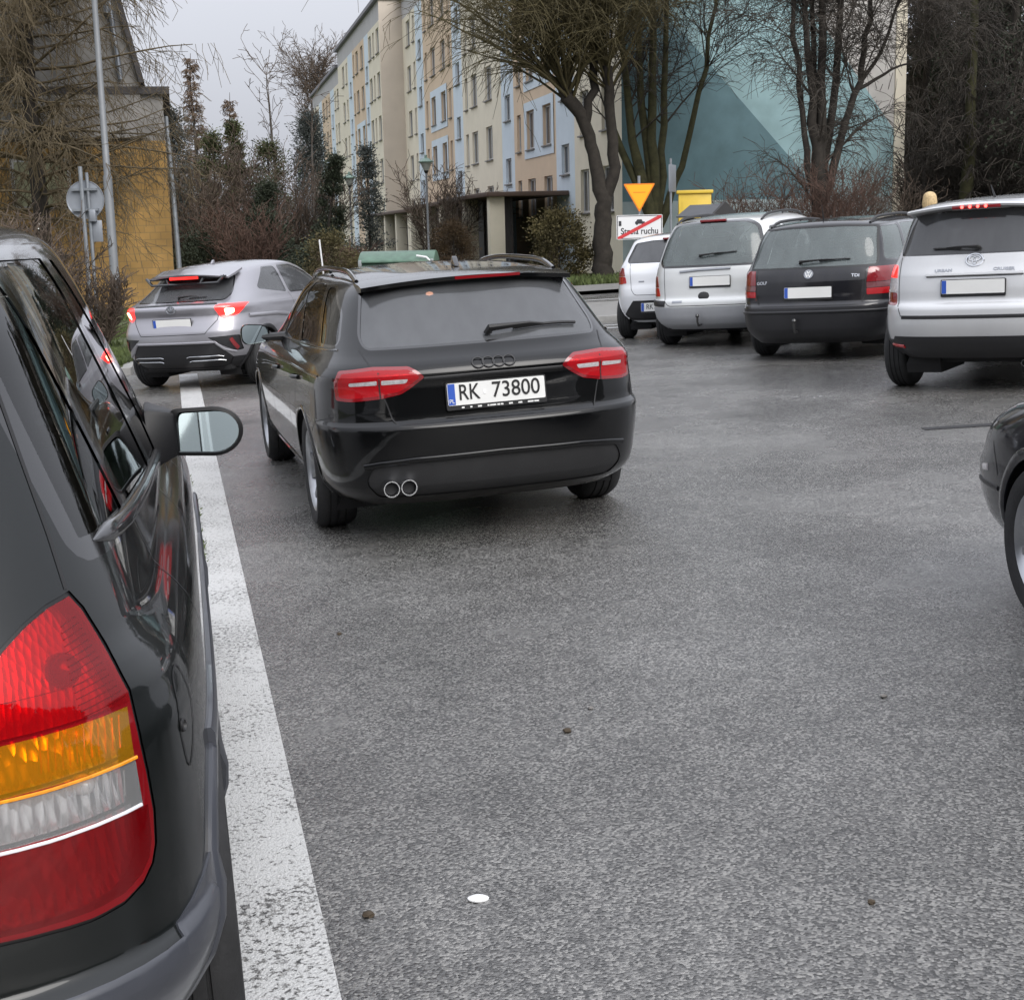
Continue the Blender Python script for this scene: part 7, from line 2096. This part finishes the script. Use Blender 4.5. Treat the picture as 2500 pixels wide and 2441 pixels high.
# passer-by behind the parked cars: only the head rises above the roofs
def person():
    root = thing('person', 'person with blond hair standing behind the parked cars, only the head showing', 'person', gp(8.14, 27.5, .08), pi + .2)
    sk = bpy.data.meshes.new('body')
    P = [((0, 0, .92), .15), ((0, 0, 1.12), .15), ((0, 0, 1.32), .17), ((0, 0, 1.43), .07), ((0, 0, 1.50), .055), ((0, -.01, 1.57), .085), ((0, -.01, 1.66), .088),
         ((.19, 0, 1.37), .06), ((.25, .02, 1.10), .048), ((.24, -.06, .86), .036), ((.24, -.09, .78), .04),
         ((-.19, 0, 1.37), .06), ((-.25, .02, 1.10), .048), ((-.24, -.06, .86), .036), ((-.24, -.09, .78), .04),
         ((.10, 0, .86), .10), ((.11, -.01, .48), .07), ((.11, .02, .10), .05), ((.11, -.13, .04), .04), ((-.10, 0, .86), .10), ((-.11, .02, .48), .07), ((-.11, .05, .10), .05), ((-.11, -.10, .04), .04)]
    E_ = [(0, 1), (1, 2), (2, 3), (3, 4), (4, 5), (5, 6), (2, 7), (7, 8), (8, 9), (9, 10), (2, 11), (11, 12), (12, 13), (13, 14), (0, 15), (15, 16), (16, 17), (17, 18), (0, 19), (19, 20), (20, 21), (21, 22)]
    sk.from_pydata([p[0] for p in P], E_, [])
    o = link('body', sk, root, MATS['coat_dark'])
    md = o.modifiers.new('skin', 'SKIN')
    for i, p in enumerate(P): sk.skin_vertices[0].data[i].radius = (p[1], p[1])
    sk.skin_vertices[0].data[0].use_root = True
    o.modifiers.new('sub', 'SUBSURF').levels = 2; o.modifiers['sub'].render_levels = 2
    b = B(); M = Matrix.Translation((0, -.015, 1.60)) @ Matrix.Diagonal((.078, .092, .118, 1)); b.lathe([(sin(pi * i / 14), cos(pi * i / 14)) for i in range(15)], 20, M)
    f = b.build('face', MATS['skin'], o, sm=True, ang=None)
    b = B(); b.tube([(0, -.10, 1.615), (0, -.122, 1.585), (0, -.104, 1.575)], [.008, .014, .01], 8); b.build('nose', MATS['skin'], f, sm=True)
    for x in (-.03, .03):
        b = B(); b.lathe([(sin(pi * i / 8) * .011, cos(pi * i / 8) * .008) for i in range(9)], 10, Matrix.Translation((x, -.096, 1.615))); b.build('eye', MATS['sign_ink'], f, sm=True)
    b = B(); b.tube([(-.025, -.094, 1.548), (0, -.101, 1.546), (.025, -.094, 1.548)], .006, 6); b.build('mouth', MATS['sign_red'], f, sm=True)
    # hair: shoulder length strands over a cap
    rng = random.Random(4); b = B()
    prof = [(sin(.5 * pi * i / 8) * .125, cos(.5 * pi * i / 8) * .128) for i in range(9)] + [(.132, -.04), (.135, -.11), (.12, -.18)]
    b.lathe(prof, 30, Matrix.Translation((0, .012, 1.615)) @ Matrix.Diagonal((1.0, 1.1, 1, 1)))
    hb = b.v[:]
    b.v = [(x * (1 + .045 * sin(17 * atan2(y, x))), y * (1 + .045 * sin(17 * atan2(y, x))) + (.05 if (y < -.05 and z < 1.66) else 0), z) for x, y, z in hb]
    b.build('hair', MATS['blond_hair'], o, sm=True, ang=None)
    return root
person()

# small things lying on the asphalt
def pebble(name, label, x, y, r, m, flat=.5, seed=1, cat='litter'):
    rng = random.Random(seed); b = B(); n, k = 9, 6
    for j in range(k + 1):
        th = pi * j / k
        for i in range(n):
            a = 2 * pi * i / n; q = r * sin(th) * rng.uniform(.7, 1.3); b.v.append((q * cos(a), q * sin(a), r * flat * (cos(th) + .8)))
    for j in range(k):
        for i in range(n): b.f.append((j * n + i, (j + 1) * n + i, (j + 1) * n + (i + 1) % n, j * n + (i + 1) % n))
    o = b.build(name, MATS[m], None, sm=True); o.location = gp(x, y, .0); return tag(o, label, cat)
mat('litter_white', (.75, .75, .75), .4); mat('leaf_dead', (.05, .035, .02), .8); mat('stone_grey', (.16, .15, .14), .8)
b = B(); b.lathe([(0, .005), (.019, .005), (.022, .003), (.022, 0)], 24, Matrix.Diagonal((1.2, .85, 1, 1))); o = b.build('bottle_cap', MATS['litter_white'], None, sm=True); o.location = gp(-.145, 3.27, .001); tag(o, 'small white disc lying on the asphalt in the foreground', 'litter')
pebble('dead_leaf', 'dark crumpled leaf on the asphalt left of the white disc', -.41, 3.22, .015, 'leaf_dead', .45, 2)
pebble('dead_leaf', 'dark bit on the asphalt in the middle foreground', .13, 4.41, .013, 'leaf_dead', .6, 3)
pebble('pebble', 'pale pebble on the asphalt right of centre', 1.19, 4.55, .011, 'stone_grey', .6, 4)
pebble('pebble', 'pale pebble on the asphalt ahead of the dark bit', .22, 4.62, .009, 'stone_grey', .6, 5)
pebble('dead_leaf', 'tiny dark leaf near the bottom of the picture', .78, 3.12, .009, 'leaf_dead', .6, 6)
pebble('dead_leaf', 'tiny dark leaf between the line and the estate car', -.75, 5.75, .010, 'leaf_dead', .6, 7)
# drain slot and patched spots at the right
o = sheet('drain_slot', [(3.0, 10.2), (3.55, 10.2), (3.55, 10.32), (3.0, 10.32)], 'rubber', .004)
